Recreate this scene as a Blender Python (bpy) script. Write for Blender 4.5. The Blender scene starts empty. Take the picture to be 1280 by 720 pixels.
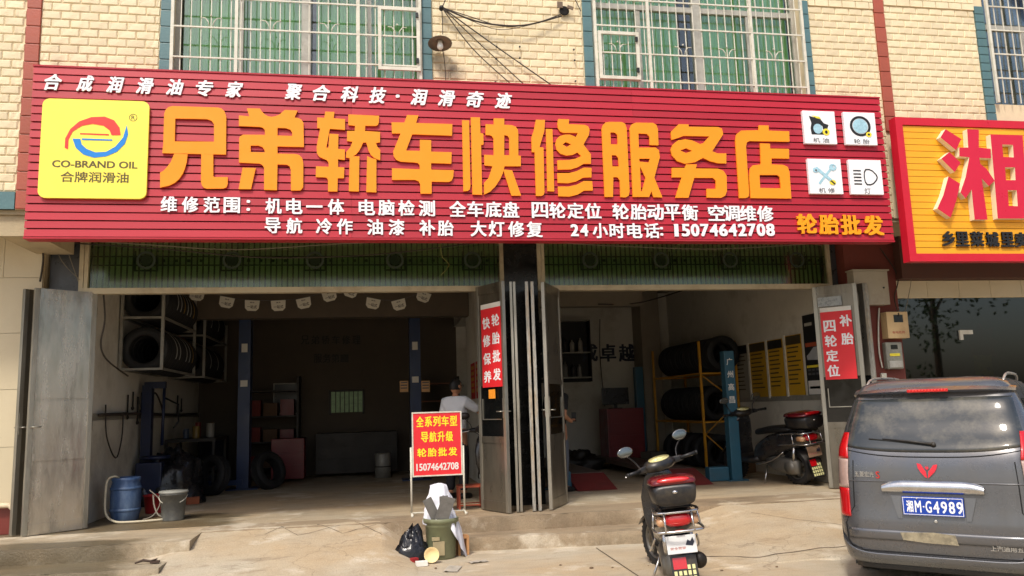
import bpy, bmesh, math, random
from mathutils import Vector, Matrix, noise
from mathutils.geometry import tessellate_polygon
from math import radians as rd, sin, cos, pi
random.seed(7)
S = bpy.context.scene
COL = S.collection

# ------------------------------------------------------------------ camera
PITCH, YAW, ROLL, FPX, CAMZ = rd(8.45), rd(10.1), rd(-1.88), 1000.0, 1.55
fwd = Vector((sin(YAW)*cos(PITCH), cos(YAW)*cos(PITCH), sin(PITCH)))
r0 = Vector((cos(YAW), -sin(YAW), 0)); u0 = r0.cross(fwd)
CR = cos(ROLL)*r0 + sin(ROLL)*u0
CU = -sin(ROLL)*r0 + cos(ROLL)*u0
CP = Vector((0, 0, CAMZ))
cd = bpy.data.cameras.new('camera'); cam = bpy.data.objects.new('camera', cd); COL.objects.link(cam)
m = Matrix.Identity(4)
for i in range(3):
    m[i][0] = CR[i]; m[i][1] = CU[i]; m[i][2] = -fwd[i]; m[i][3] = CP[i]
cam.matrix_world = m
cd.sensor_width = 36; cd.lens = 36*FPX/1280; cd.clip_start = .05; cd.clip_end = 1000
S.camera = cam
def ray(x, y): return (x-640)/FPX*CR-(y-360)/FPX*CU+fwd
def at(x, y, Y):                 # where a point of the facade plane at depth Y stands
    d = ray(x, y); return CP+d*(Y/d.y)
def atz(x, y, z):
    d = ray(x, y); return CP+d*((z-CAMZ)/d.z)
def atx(x, y, X):
    d = ray(x, y); return CP+d*(X/d.x)

# ------------------------------------------------------------------ light
SUN = Vector((.36, .64, -1)).normalized()          # the way the light travels
elev = math.asin(-SUN.z); azim = math.atan2(-SUN.x, -SUN.y)
W = bpy.data.worlds.new('World'); S.world = W; W.use_nodes = True
nt = W.node_tree
sky = nt.nodes.new('ShaderNodeTexSky'); sky.sky_type = 'NISHITA'; sky.sun_disc = False
sky.sun_elevation = elev; sky.sun_rotation = azim; sky.dust_density = 4.0; sky.air_density = 1.0; sky.ozone_density = 1.0
bg = nt.nodes['Background']; bg.inputs[1].default_value = .15
nt.links.new(sky.outputs[0], bg.inputs[0])
sl = bpy.data.lights.new('sun', 'SUN'); sl.energy = 2.0; sl.angle = rd(7.0); sl.color = (1, .945, .85)
so = bpy.data.objects.new('sun', sl); COL.objects.link(so)
so.rotation_euler = SUN.to_track_quat('-Z', 'Y').to_euler(); so.location = (-5, -8, 14)
S.view_settings.view_transform = 'Standard'; S.view_settings.look = 'None'
S.view_settings.exposure = .34; S.view_settings.gamma = 1

# ------------------------------------------------------------------ helpers
def lin(r, g, b):
    f = lambda v: (v/255/12.92) if v/255 <= .04045 else ((v/255+.055)/1.055)**2.4
    return (f(r), f(g), f(b), 1)
MATS = {}
def mat(name, rgb, rough=.6, metal=0, var=.12, vscale=6, bump=0, bscale=40, dirt=None, dscale=1.5, damt=.5, spec=.5, coat=0, emit=0, rnd=0, stretch=None, rvar=.1):
    """principled material: colour broken by two noises, optional second (dirt) colour in patches"""
    if name in MATS: return MATS[name]
    M = bpy.data.materials.new(name); M.use_nodes = True; MATS[name] = M
    n = M.node_tree.nodes; l = M.node_tree.links; p = n['Principled BSDF']
    col = rgb if len(rgb) == 4 else lin(*rgb)
    tc = n.new('ShaderNodeTexCoord'); src = tc.outputs['Object']
    if stretch:
        mp = n.new('ShaderNodeMapping'); mp.inputs['Scale'].default_value = stretch; l.new(src, mp.inputs[0]); src = mp.outputs[0]
    nz = n.new('ShaderNodeTexNoise'); nz.inputs['Scale'].default_value = vscale; nz.inputs['Detail'].default_value = 8; nz.inputs['Roughness'].default_value = .65
    l.new(src, nz.inputs['Vector'])
    mr = n.new('ShaderNodeMapRange'); mr.inputs[1].default_value = .25; mr.inputs[2].default_value = .75
    mr.inputs[3].default_value = 1-var; mr.inputs[4].default_value = 1+var; l.new(nz.outputs[0], mr.inputs[0])
    mul = n.new('ShaderNodeMix'); mul.data_type = 'RGBA'; mul.blend_type = 'MULTIPLY'; mul.inputs[0].default_value = 1
    mul.inputs[6].default_value = col; l.new(mr.outputs[0], mul.inputs[7]); out = mul.outputs[2]
    if rnd:
        oi = n.new('ShaderNodeObjectInfo'); m2 = n.new('ShaderNodeMapRange'); m2.inputs[3].default_value = 1-rnd; m2.inputs[4].default_value = 1+rnd
        l.new(oi.outputs['Random'], m2.inputs[0])
        mu = n.new('ShaderNodeMix'); mu.data_type = 'RGBA'; mu.blend_type = 'MULTIPLY'; mu.inputs[0].default_value = 1
        l.new(out, mu.inputs[6]); l.new(m2.outputs[0], mu.inputs[7]); out = mu.outputs[2]
    if dirt:
        dz = n.new('ShaderNodeTexNoise'); dz.inputs['Scale'].default_value = dscale; dz.inputs['Detail'].default_value = 9; dz.inputs['Roughness'].default_value = .7
        l.new(src, dz.inputs['Vector'])
        dr = n.new('ShaderNodeMapRange'); dr.inputs[1].default_value = .48; dr.inputs[2].default_value = .72; dr.inputs[3].default_value = 0; dr.inputs[4].default_value = damt
        l.new(dz.outputs[0], dr.inputs[0])
        mx = n.new('ShaderNodeMix'); mx.data_type = 'RGBA'; l.new(dr.outputs[0], mx.inputs[0]); l.new(out, mx.inputs[6])
        mx.inputs[7].default_value = dirt if len(dirt) == 4 else lin(*dirt); out = mx.outputs[2]
    l.new(out, p.inputs['Base Color'])
    rr = n.new('ShaderNodeMapRange'); rr.inputs[1].default_value = .3; rr.inputs[2].default_value = .7
    rr.inputs[3].default_value = max(.02, rough-rvar); rr.inputs[4].default_value = min(1, rough+rvar); l.new(nz.outputs[0], rr.inputs[0]); l.new(rr.outputs[0], p.inputs['Roughness'])
    p.inputs['Metallic'].default_value = metal; p.inputs['Specular IOR Level'].default_value = spec
    p.inputs['Coat Weight'].default_value = coat; p.inputs['Coat Roughness'].default_value = .08
    if emit:
        p.inputs['Emission Color'].default_value = col; p.inputs['Emission Strength'].default_value = emit
    if bump:
        bz = n.new('ShaderNodeTexNoise'); bz.inputs['Scale'].default_value = bscale; bz.inputs['Detail'].default_value = 6; l.new(src, bz.inputs['Vector'])
        bp = n.new('ShaderNodeBump'); bp.inputs['Strength'].default_value = bump; bp.inputs['Distance'].default_value = .02
        l.new(bz.outputs[0], bp.inputs['Height']); l.new(bp.outputs[0], p.inputs['Normal'])
    return M
def glass(name, tint, gloss=.12, rough=.03, gcol=(1, 1, 1, 1)):
    if name in MATS: return MATS[name]
    M = bpy.data.materials.new(name); M.use_nodes = True; MATS[name] = M
    n = M.node_tree.nodes; l = M.node_tree.links; n.remove(n['Principled BSDF']); o = n['Material Output']
    t = n.new('ShaderNodeBsdfTransparent'); t.inputs[0].default_value = tint
    g = n.new('ShaderNodeBsdfGlossy'); g.inputs[0].default_value = gcol; g.inputs[1].default_value = rough
    lw = n.new('ShaderNodeLayerWeight'); lw.inputs[0].default_value = .25
    mr = n.new('ShaderNodeMapRange'); mr.inputs[3].default_value = gloss; mr.inputs[4].default_value = 1; l.new(lw.outputs['Fresnel'], mr.inputs[0])
    mx = n.new('ShaderNodeMixShader'); l.new(mr.outputs[0], mx.inputs[0]); l.new(t.outputs[0], mx.inputs[1]); l.new(g.outputs[0], mx.inputs[2])
    l.new(mx.outputs[0], o.inputs[0])
    return M

class MB:
    """collects shapes; build() links them as one mesh object"""
    def __init__(s): s.v = []; s.f = []; s.m = []; s.sm = []
    def add(s, vs, fs, mi=0, smooth=False):
        o = len(s.v); s.v += [tuple(v) for v in vs]; s.f += [tuple(i+o for i in f) for f in fs]
        s.m += [mi]*len(fs); s.sm += [smooth]*len(fs); return s
    def box(s, a, b, mi=0, M=None, bev=0):
        x0, x1 = sorted((a[0], b[0])); y0, y1 = sorted((a[1], b[1])); z0, z1 = sorted((a[2], b[2]))
        if bev:
            e = bev; vs = []; 
            bm = bmesh.new(); bmesh.ops.create_cube(bm, size=1)
            for v in bm.verts: v.co = Vector(((x0+x1)/2+v.co.x*(x1-x0), (y0+y1)/2+v.co.y*(y1-y0), (z0+z1)/2+v.co.z*(z1-z0)))
            bmesh.ops.bevel(bm, geom=bm.edges[:], offset=e, segments=2, profile=.6, affect='EDGES', clamp_overlap=True)
            bm.verts.index_update(); vs = [v.co.copy() for v in bm.verts]; fs = [[v.index for v in f.verts] for f in bm.faces]; bm.free()
            if M: vs = [M@v for v in vs]
            return s.add(vs, fs, mi)
        vs = [Vector(p) for p in ((x0,y0,z0),(x1,y0,z0),(x1,y1,z0),(x0,y1,z0),(x0,y0,z1),(x1,y0,z1),(x1,y1,z1),(x0,y1,z1))]
        if M: vs = [M@v for v in vs]
        return s.add(vs, [(0,3,2,1),(4,5,6,7),(0,1,5,4),(1,2,6,5),(2,3,7,6),(3,0,4,7)], mi)
    def tube(s, pts, r, n=6, mi=0, closed=False, smooth=True, cap=True):
        pts = [Vector(p) for p in pts]; k = len(pts); rs = r if isinstance(r, (list, tuple)) else [r]*k
        rings = []; up = None
        for i, p in enumerate(pts):
            if closed: t = pts[(i+1) % k]-pts[i-1]
            else: t = pts[min(i+1, k-1)]-pts[max(i-1, 0)]
            if t.length < 1e-9: t = Vector((0, 0, 1))
            t.normalize()
            if up is None: up = Vector((0, 0, 1)) if abs(t.z) < .9 else Vector((0, 1, 0))
            a = t.cross(up)
            if a.length < 1e-4: a = t.cross(Vector((1, 0, 0)))
            a.normalize(); b = t.cross(a).normalized(); up = -b if False else up
            rings.append([p+a*cos(2*pi*j/n)*rs[i]+b*sin(2*pi*j/n)*rs[i] for j in range(n)])
        vs = [v for g in rings for v in g]; fs = []
        for i in range(k if closed else k-1):
            for j in range(n):
                a0 = i*n+j; a1 = i*n+(j+1) % n; b0 = ((i+1) % k)*n+j; b1 = ((i+1) % k)*n+(j+1) % n
                fs.append((a0, a1, b1, b0))
        if cap and not closed: fs.append(tuple(range(n))[::-1]); fs.append(tuple((k-1)*n+j for j in range(n)))
        return s.add(vs, fs, mi, smooth)
    def lathe(s, prof, c=(0,0,0), ax=(0,0,1), n=24, mi=0, smooth=True, closed=False, sx=1, sy=1):
        """prof: list of (radius, height along axis)"""
        ax = Vector(ax).normalized(); q = Vector((0,0,1)).rotation_difference(ax).to_matrix(); c = Vector(c)
        vs = []; fs = []
        for (r, h) in prof:
            for j in range(n):
                a = 2*pi*j/n; vs.append(c+q@Vector((r*cos(a)*sx, r*sin(a)*sy, h)))
        k = len(prof)
        for i in range(k if closed else k-1):
            for j in range(n):
                fs.append((i*n+j, i*n+(j+1) % n, ((i+1) % k)*n+(j+1) % n, ((i+1) % k)*n+j))
        return s.add(vs, fs, mi, smooth)
    def loft(s, secs, n=16, mi=0, e=2.5, smooth=True):
        """secs: (centre, half-width x, half-height, tilt about x)  superelliptic cross sections, mostly along y"""
        vs = []; fs = []
        for sec in secs:
            c, w, h = sec[0], sec[1], sec[2]; t = sec[3] if len(sec) > 3 else 0
            for j in range(n):
                a = 2*pi*j/n; ca, sa = cos(a), sin(a)
                x = w*math.copysign(abs(ca)**(2/e), ca); z = h*math.copysign(abs(sa)**(2/e), sa)
                vs.append(Vector(c)+Vector((x, -z*sin(t), z*cos(t))))
        k = len(secs)
        for i in range(k-1):
            for j in range(n): fs.append((i*n+j, i*n+(j+1) % n, (i+1)*n+(j+1) % n, (i+1)*n+j))
        fs.append(tuple(range(n))[::-1]); fs.append(tuple((k-1)*n+j for j in range(n)))
        return s.add(vs, fs, mi, smooth)
    def grid(s, fn, nu, nv, mi=0, smooth=True, flip=False):
        vs = [fn(i/nu, j/nv) for j in range(nv+1) for i in range(nu+1)]
        fs = [(j*(nu+1)+i, j*(nu+1)+i+1, (j+1)*(nu+1)+i+1, (j+1)*(nu+1)+i) for j in range(nv) for i in range(nu)]
        if flip: fs = [f[::-1] for f in fs]
        return s.add(vs, fs, mi, smooth)
    def prism(s, loops, to3, depth, mi=0, side=None):
        """loops: outer + holes of 2D points; to3(x, y, d) -> 3D; faces at d=0 and d=depth"""
        L = [[Vector((p[0], p[1], 0)) for p in lp] for lp in loops]
        tri = tessellate_polygon(L); flat = [p for lp in L for p in lp]; k = len(flat)
        vs = [to3(p.x, p.y, 0) for p in flat]+[to3(p.x, p.y, depth) for p in flat]
        s.add(vs, [tuple(t) for t in tri], mi); 
        o = len(s.v)-len(vs)
        fs = [tuple(k+i for i in t)[::-1] for t in tri]; c = 0; 
        for lp in L:
            q = len(lp)
            for i in range(q): fs.append((c+i, c+(i+1) % q, k+c+(i+1) % q, k+c+i))
            c += q
        s.f += [tuple(i+o for i in f) for f in fs]; s.m += [mi if side is None else side]*len(fs); s.sm += [False]*len(fs)
        return s
    def mesh(s, name, mats, off=None):
        me = bpy.data.meshes.new(name)
        v = s.v if off is None else [(a[0]-off[0], a[1]-off[1], a[2]-off[2]) for a in s.v]
        me.from_pydata(v, [], s.f)
        for M in (mats if isinstance(mats, (list, tuple)) else [mats]): me.materials.append(M)
        me.polygons.foreach_set('material_index', s.m); me.polygons.foreach_set('use_smooth', s.sm)
        bm = bmesh.new(); bm.from_mesh(me); bmesh.ops.recalc_face_normals(bm, faces=bm.faces); bm.to_mesh(me); bm.free()
        return me
def link(name, me, parent=None, loc=None, rz=0):
    o = bpy.data.objects.new(name, me); COL.objects.link(o)
    if parent: o.parent = parent
    if loc is not None: o.location = loc
    if rz: o.rotation_euler.z = rz
    return o
def root_off(p):
    while p and p.parent: p = p.parent
    return tuple(p.location) if p else None
def ob(name, b, mats, parent=None, world=False):
    """world=True: b's points are world points of an unrotated thing"""
    return link(name, b.mesh(name, mats, root_off(parent) if (world and parent) else None), parent)
def tag(o, label=None, cat=None, group=None, kind=None):
    if label: o['label'] = label
    if cat: o['category'] = cat
    if group: o['group'] = group
    if kind: o['kind'] = kind
    return o
def thing(name, label, cat, loc=(0,0,0), rz=0, group=None):
    o = bpy.data.objects.new(name, None); COL.objects.link(o); o.empty_display_size = .2
    o.location = loc; o.rotation_euler = (0, 0, rz); return tag(o, label, cat, group)
def copy_tree(o, parent=None, kids=None):
    c = o.copy(); COL.objects.link(c); c.parent = parent
    for ch in list(o.children): copy_tree(ch, c)
    return c
# text: one mesh per string, fitted later
FC = {}
def glyph(ch, bold=0, extr=0, shear=0):
    key = (ch, bold, extr, shear)
    if key in FC: return FC[key]
    cu = bpy.data.curves.new('t', 'FONT'); cu.body = ch; cu.size = 1; cu.offset = bold; cu.extrude = extr; cu.shear = shear
    cu.resolution_u = 3; cu.align_x = 'CENTER'
    o = bpy.data.objects.new('t', cu); COL.objects.link(o)
    dg = bpy.context.evaluated_depsgraph_get(); me = bpy.data.meshes.new_from_object(o.evaluated_get(dg))
    bpy.data.objects.remove(o); vs = [v.co.copy() for v in me.vertices]; fs = [tuple(p.vertices) for p in me.polygons]
    bpy.data.meshes.remove(me)
    xs = [v.x for v in vs]; ys = [v.y for v in vs]
    FC[key] = (vs, fs, (min(xs), max(xs), min(ys), max(ys))); return FC[key]
def put_text(b, txt, c, w, h, depth=.004, bold=.02, U=(1,0,0), V=(0,0,1), mi=0, shear=0, fit=True):
    """write txt centred at c into a w x h box spanned by U (right), V (up); faces stand depth in front"""
    vs, fs, (x0, x1, y0, y1) = glyph(txt, 0, .5, shear)
    U = Vector(U).normalized(); V = Vector(V).normalized(); N = U.cross(V); c = Vector(c)
    sx = w/(x1-x0+2*bold); sy = h/(y1-y0+2*bold)
    if not fit: sx = sy = min(sx, sy)
    k = 0
    for (dx, dy) in (((0, 0),) if bold <= 0 else ((-1, -.6), (1, -.6), (-1, .6), (1, .6))):
        k += 1; d = depth*(1-.02*k) if depth > .002 else depth-.00008*k
        out = [c+U*((v.x+dx*bold-(x0+x1)/2)*sx)+V*((v.y+dy*bold-(y0+y1)/2)*sy)+N*((v.z+.5)*d) for v in vs]
        b.add(out, fs, mi)
    return b

# ------------------------------------------------------------------ materials
M_brick = mat('cream_tile', (226, 210, 174), .55, var=.05, vscale=9, bump=.25, bscale=60, dirt=(170, 145, 105), dscale=3, damt=.3, rnd=.09)
def add_soot():
    n = M_brick.node_tree.nodes; l = M_brick.node_tree.links; p = n['Principled BSDF']; src = p.inputs['Base Color'].links[0].from_socket
    ge = n.new('ShaderNodeNewGeometry'); cur = src
    for (cx, cz, rx, rz, k) in ((.98, 5.62, .22, .16, .75), (.80, 5.75, .10, .3, .5), (-3.45, 5.5, .1, .3, .25), (6.2, 5.5, .3, .2, .15)):
        mp = n.new('ShaderNodeMapping'); mp.vector_type = 'POINT'; mp.inputs['Location'].default_value = (-cx/rx, 0, -cz/rz); mp.inputs['Scale'].default_value = (1/rx, 0, 1/rz); l.new(ge.outputs['Position'], mp.inputs[0])
        nz = n.new('ShaderNodeTexNoise'); nz.inputs['Scale'].default_value = 9; nz.inputs['Detail'].default_value = 7; l.new(ge.outputs['Position'], nz.inputs['Vector'])
        ln = n.new('ShaderNodeVectorMath'); ln.operation = 'LENGTH'; l.new(mp.outputs[0], ln.inputs[0])
        ad = n.new('ShaderNodeMath'); ad.operation = 'MULTIPLY_ADD'; l.new(nz.outputs[0], ad.inputs[0]); ad.inputs[1].default_value = 1.6; l.new(ln.outputs['Value'], ad.inputs[2])
        mr = n.new('ShaderNodeMapRange'); mr.inputs[1].default_value = .8; mr.inputs[2].default_value = 1.8; mr.inputs[3].default_value = k; mr.inputs[4].default_value = 0; l.new(ad.outputs[0], mr.inputs[0])
        mx = n.new('ShaderNodeMix'); mx.data_type = 'RGBA'; l.new(mr.outputs[0], mx.inputs[0]); l.new(cur, mx.inputs[6]); mx.inputs[7].default_value = lin(50, 42, 34); cur = mx.outputs[2]
    l.new(cur, p.inputs['Base Color'])
add_soot()
M_grout = mat('grout', (220, 203, 168), .85, var=.1)
M_redtile = mat('red_brown_tile', (165, 82, 62), .5, var=.1, vscale=10, bump=.15, rnd=.08, dirt=(120, 70, 50), damt=.4)
M_bluetile = mat('blue_green_tile', (84, 118, 122), .45, var=.1, vscale=12, bump=.15, rnd=.08, dirt=(70, 85, 90), damt=.4)
M_plaster = mat('overhang_plaster', (176, 160, 130), .9, var=.15, vscale=3, bump=.2, dirt=(110, 95, 75), dscale=1.2, damt=.6)
M_bigtile = mat('beige_wall_tile', (205, 192, 162), .35, var=.05, vscale=2, bump=.04, dirt=(170, 155, 125), dscale=1, damt=.4, rnd=.03)
M_skirt = mat('dark_red_tile', (120, 52, 45), .4, var=.12, dirt=(80, 50, 42))
M_pinkstone = mat('pink_stone', (190, 120, 105), .6, var=.12, dirt=(140, 110, 90))
M_white = mat('white_frame_paint', (214, 210, 194), .45, var=.06, dirt=(150, 135, 110), dscale=8, damt=.5)
M_alu = mat('white_aluminium', (178, 176, 166), .5, var=.08, dirt=(120, 110, 95), dscale=5, damt=.6)
M_curtain = mat('green_curtain', (150, 208, 138), .85, var=.1, vscale=3)
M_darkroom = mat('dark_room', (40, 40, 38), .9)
M_winglass = glass('window_glass', (.93, .98, .94, 1), .06, .02)
M_greenglass = glass('green_transom_glass', (.72, .82, .66, 1), .04, .12)
M_shopglass = glass('shop_glass', (.30, .34, .31, 1), .05, .02)
M_grillegreen = mat('dark_green_iron', (38, 52, 36), .6, var=.2)
M_backgreen = mat('green_film', (172, 182, 150), .8, var=.22, vscale=1.5, stretch=(1, 1, 3))
M_redsign = mat('red_sign_aluminium', (172, 30, 46), .42, var=.05, vscale=.7, bump=.03, bscale=3, dirt=(176, 62, 70), dscale=.6, damt=.5, spec=.45, rnd=.10)
M_redback = mat('sign_groove_dark_red', (70, 14, 18), .7)
M_gold = mat('gold_acrylic', (248, 150, 22), .4, var=.02, spec=.4)
M_goldsm = mat('gold_acrylic_small', (250, 160, 20), .4, var=.02, spec=.4)
M_whiteac = mat('white_acrylic', (240, 240, 242), .4, var=.01)
M_yellow = mat('yellow_logo_panel', (255, 236, 90), .4, var=.02)
M_olive = mat('olive_print', (92, 82, 40), .5)
M_logored = mat('logo_red', (226, 60, 52), .4, var=.02)
M_logoblue = mat('logo_blue', (20, 130, 215), .4, var=.02)
M_black = mat('black_print', (28, 28, 28), .5, var=.05)
M_grey = mat('grey_print', (90, 92, 96), .5)
M_cyan = mat('pale_cyan_print', (160, 200, 215), .5, var=.25, vscale=30)
M_yelprint = mat('yellow_print', (235, 215, 60), .5)
M_yslat = mat('yellow_sign_aluminium', (240, 168, 34), .42, var=.05, vscale=.8, dirt=(220, 150, 40), dscale=1)
M_yback = mat('sign_groove_brown', (120, 72, 18), .7)
M_redac = mat('red_acrylic', (205, 30, 60), .35, var=.03)
M_creamside = mat('cream_letter_side', (238, 226, 196), .45, var=.03)
M_redframe = mat('red_sign_frame', (200, 28, 48), .35, var=.04)

def steel(name, col, rough, rnd=0, dirt=(70, 62, 50), stretch=(3, 3, .6), damt=.5):
    return mat(name, col, rough, metal=.75, var=.22, vscale=2.2, bump=.05, bscale=8, dirt=dirt, dscale=1.3, damt=damt, stretch=stretch, rnd=rnd, rvar=.12)
M_steel = steel('brushed_steel_sheet', (196, 190, 178), .24, damt=.75)
M_steeldk = steel('dull_steel_sheet', (128, 122, 110), .34, damt=.75)
M_steeledge = steel('steel_edge_strip', (164, 160, 148), .38)
M_steelpeel = mat('steel_with_peeling_film', (158, 156, 148), .4, metal=.4, var=.5, vscale=14, stretch=(6, 6, 1), dirt=(205, 165, 100), dscale=2, damt=.5)
M_doorglass = mat('black_door_glass', (16, 17, 17), .08, var=.1, spec=.6)

# ------------------------------------------------------------------ ground
def ground_mat(name, base, stain, wet=None, crack=True, tint=(182, 160, 128)):
    M = bpy.data.materials.new(name); M.use_nodes = True; n = M.node_tree.nodes; l = M.node_tree.links; p = n['Principled BSDF']
    ge = n.new('ShaderNodeNewGeometry')
    def nz(sc, det=8, ro=.65, off=None, stretch=None):
        t = n.new('ShaderNodeTexNoise'); t.inputs['Scale'].default_value = sc; t.inputs['Detail'].default_value = det; t.inputs['Roughness'].default_value = ro
        mp = n.new('ShaderNodeMapping'); mp.inputs['Location'].default_value = off or (0, 0, 0); mp.inputs['Scale'].default_value = stretch or (1, 1, 1)
        l.new(ge.outputs['Position'], mp.inputs[0]); l.new(mp.outputs[0], t.inputs['Vector']); return t.outputs[0]
    def rng(v, a, b, c, d):
        m_ = n.new('ShaderNodeMapRange'); m_.inputs[1].default_value = a; m_.inputs[2].default_value = b; m_.inputs[3].default_value = c; m_.inputs[4].default_value = d; l.new(v, m_.inputs[0]); return m_.outputs[0]
    def mixc(f, a, b, mode='MIX'):
        m_ = n.new('ShaderNodeMix'); m_.data_type = 'RGBA'; m_.blend_type = mode
        if isinstance(f, float): m_.inputs[0].default_value = f
        else: l.new(f, m_.inputs[0])
        for s_, i in ((a, 6), (b, 7)):
            if isinstance(s_, tuple): m_.inputs[i].default_value = s_
            else: l.new(s_, m_.inputs[i])
        return m_.outputs[2]
    c = mixc(rng(nz(.55, 6, .6), .38, .62, 0, 1), lin(*base), lin(*tint))
    c = mixc(rng(nz(1.1, 9, .7, (3, 1, 0), (1, 2.2, 1)), .48, .70, 0, .75), c, lin(*stain))
    c = mixc(rng(nz(3.5, 9, .7, (7, 2, 0), (.6, 1.8, 1)), .56, .72, 0, .55), c, lin(120, 98, 72))
    c = mixc(rng(nz(1.7, 7, .6, (17, 9, 0)), .56, .66, 0, .6), c, lin(214, 204, 184))
    g = rng(nz(70, 4, .85), .3, .7, .80, 1.16); c = mixc(1.0, c, g, 'MULTIPLY')
    c = mixc(rng(nz(14, 5, .75, (2, 8, 0)), .66, .74, 0, .6), c, lin(84, 68, 52))
    c = mixc(rng(nz(2.6, 10, .75, (31, 12, 0), (.35, 1.6, 1)), .60, .70, 0, .5), c, lin(104, 88, 70))
    c = mixc(rng(nz(.9, 10, .8, (5, 22, 0)), .60, .66, 0, .38), c, lin(96, 82, 66))
    c = mixc(rng(nz(120, 2, .5, (4, 4, 0)), .68, .74, 0, .6), c, lin(70, 58, 46))
    h = nz(45, 6, .7); bp = n.new('ShaderNodeBump'); bp.inputs['Strength'].default_value = .6; bp.inputs['Distance'].default_value = .015; l.new(h, bp.inputs['Height'])
    rough = rng(nz(2, 5), .3, .7, .75, .95)
    if crack:
        vo = n.new('ShaderNodeTexVoronoi'); vo.feature = 'DISTANCE_TO_EDGE'; vo.inputs['Scale'].default_value = .33
        mp = n.new('ShaderNodeMapping'); l.new(ge.outputs['Position'], mp.inputs[0])
        nv = n.new('ShaderNodeTexNoise'); nv.inputs['Scale'].default_value = 1.6; nv.inputs['Detail'].default_value = 7; l.new(ge.outputs['Position'], nv.inputs['Vector'])
        va = n.new('ShaderNodeVectorMath'); va.operation = 'MULTIPLY_ADD'; va.inputs[1].default_value = (1.1, 1.1, 0); l.new(nv.outputs['Color'], va.inputs[0]); l.new(mp.outputs[0], va.inputs[2])
        l.new(va.outputs[0], vo.inputs['Vector'])
        c = mixc(rng(vo.outputs['Distance'], .0, .0022, .45, 0), c, lin(92, 74, 56))
    if wet:                       # damp patch: (x0, x1, y0, y1)
        sx = n.new('ShaderNodeSeparateXYZ'); l.new(ge.outputs['Position'], sx.inputs[0])
        def band(v, a, b, s_):
            u = rng(v, a-s_, a+s_, 0, 1); w_ = rng(v, b-s_, b+s_, 1, 0)
            m_ = n.new('ShaderNodeMath'); m_.operation = 'MULTIPLY'; l.new(u, m_.inputs[0]); l.new(w_, m_.inputs[1]); return m_.outputs[0]
        m1 = n.new('ShaderNodeMath'); m1.operation = 'MULTIPLY'; l.new(band(sx.outputs[0], wet[0], wet[1], .5), m1.inputs[0]); l.new(band(sx.outputs[1], wet[2], wet[3], .22), m1.inputs[1])
        ad = n.new('ShaderNodeMath'); ad.operation = 'MULTIPLY_ADD'; l.new(nz(1.5, 7, .65, (1, 5, 0), (1, 2.5, 1)), ad.inputs[0]); ad.inputs[1].default_value = 1.5; ad.inputs[2].default_value = -.75
        sm = n.new('ShaderNodeMath'); sm.operation = 'ADD'; l.new(m1.outputs[0], sm.inputs[0]); l.new(ad.outputs[0], sm.inputs[1])
        wf = rng(sm.outputs[0], .32, .66, 0, .85)
        c = mixc(wf, c, mixc(1.0, c, lin(150, 146, 132), 'MULTIPLY'))
        mr = n.new('ShaderNodeMix'); mr.data_type = 'FLOAT'; l.new(wf, mr.inputs[0]); l.new(rough, mr.inputs[2]); mr.inputs[3].default_value = .28; rough = mr.outputs[0]
    l.new(c, p.inputs['Base Color']); l.new(rough, p.inputs['Roughness']); l.new(bp.outputs[0], p.inputs['Normal']); p.inputs['Specular IOR Level'].default_value = .35
    MATS[name] = M; return M
G_street = ground_mat('street_concrete', (184, 174, 154), (160, 148, 128))
G_ramp = ground_mat('ramp_concrete', (184, 173, 152), (166, 148, 122))
G_slab = ground_mat('slab_concrete', (170, 158, 136), (142, 128, 106), wet=(-7, -1.7, 9.2, 11.4), crack=False)
G_step = ground_mat('step_concrete', (156, 140, 116), (104, 90, 72), crack=False, tint=(150, 130, 104))
G_left = ground_mat('left_step_concrete', (170, 158, 136), (138, 124, 102), wet=(-7, -2.4, 7.9, 9.4), crack=False)

def struct(name, b, m, parent=None):
    o = ob(name, b, m, parent); return tag(o, kind='structure')
def nz3(x, y, s, a, seed=0): return a*noise.noise(Vector((x*s+seed, y*s+seed*.7, seed)))

b = MB(); b.grid(lambda u, v: (-200+400*u, -200+400*v, 0), 8, 8, smooth=False); struct('ground', b, G_street)
b = MB(); b.box((-30, 10.0, -.2), (30, 30, .298)); struct('floor', b, G_slab)
FRONT = 9.34
def rough_block(x0, x1, yf0, yf1, yb, z0, z1, seed, amp=.012, nx=90, ny=14):
    """slab with a worn front: top grid + riser grid; front line runs from yf0 (at x0) to yf1 (at x1)"""
    b = MB()
    def fy(x): return yf0+(yf1-yf0)*(x-x0)/(x1-x0)+nz3(x, 0, 3.1, amp*1.6, seed)+nz3(x, 0, 11, amp*.7, seed+3)
    b.grid(lambda u, v: (x0+(x1-x0)*u, fy(x0+(x1-x0)*u)+.012+(yb-fy(x0+(x1-x0)*u)-.012)*v, z1+nz3(x0+(x1-x0)*u, v*2, 4, .003, seed)), nx, ny)
    def riser(u, v):
        x = x0+(x1-x0)*u; r = nz3(x, v*.3, 9, amp, seed+5)+nz3(x, v*.5, 30, amp*.5, seed+6)
        return (x, fy(x)+(.012 if v > .99 else 0)+r*sin(pi*min(v, .9)), z0+(z1-z0)*v-(.0 if v < .99 else 0)+nz3(x, 0, 4, .003, seed)*v)
    b.grid(riser, nx*2, 6)
    b.grid(lambda u, v: (x0, fy(x0)+(yb-fy(x0))*v, z0+(z1-z0)*u), 2, 6); b.grid(lambda u, v: (x1, fy(x1)+(yb-fy(x1))*v, z0+(z1-z0)*u), 2, 6)
    return b
struct('pavement_slab', rough_block(-1.9, 7.5, 9.52, 9.22, 10.02, -.1, .3, 1, .02), G_step)
struct('doorstep', rough_block(.25, 4.6, 9.14, 8.66, 9.6, -.1, .14, 5, .012), G_step)
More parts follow.
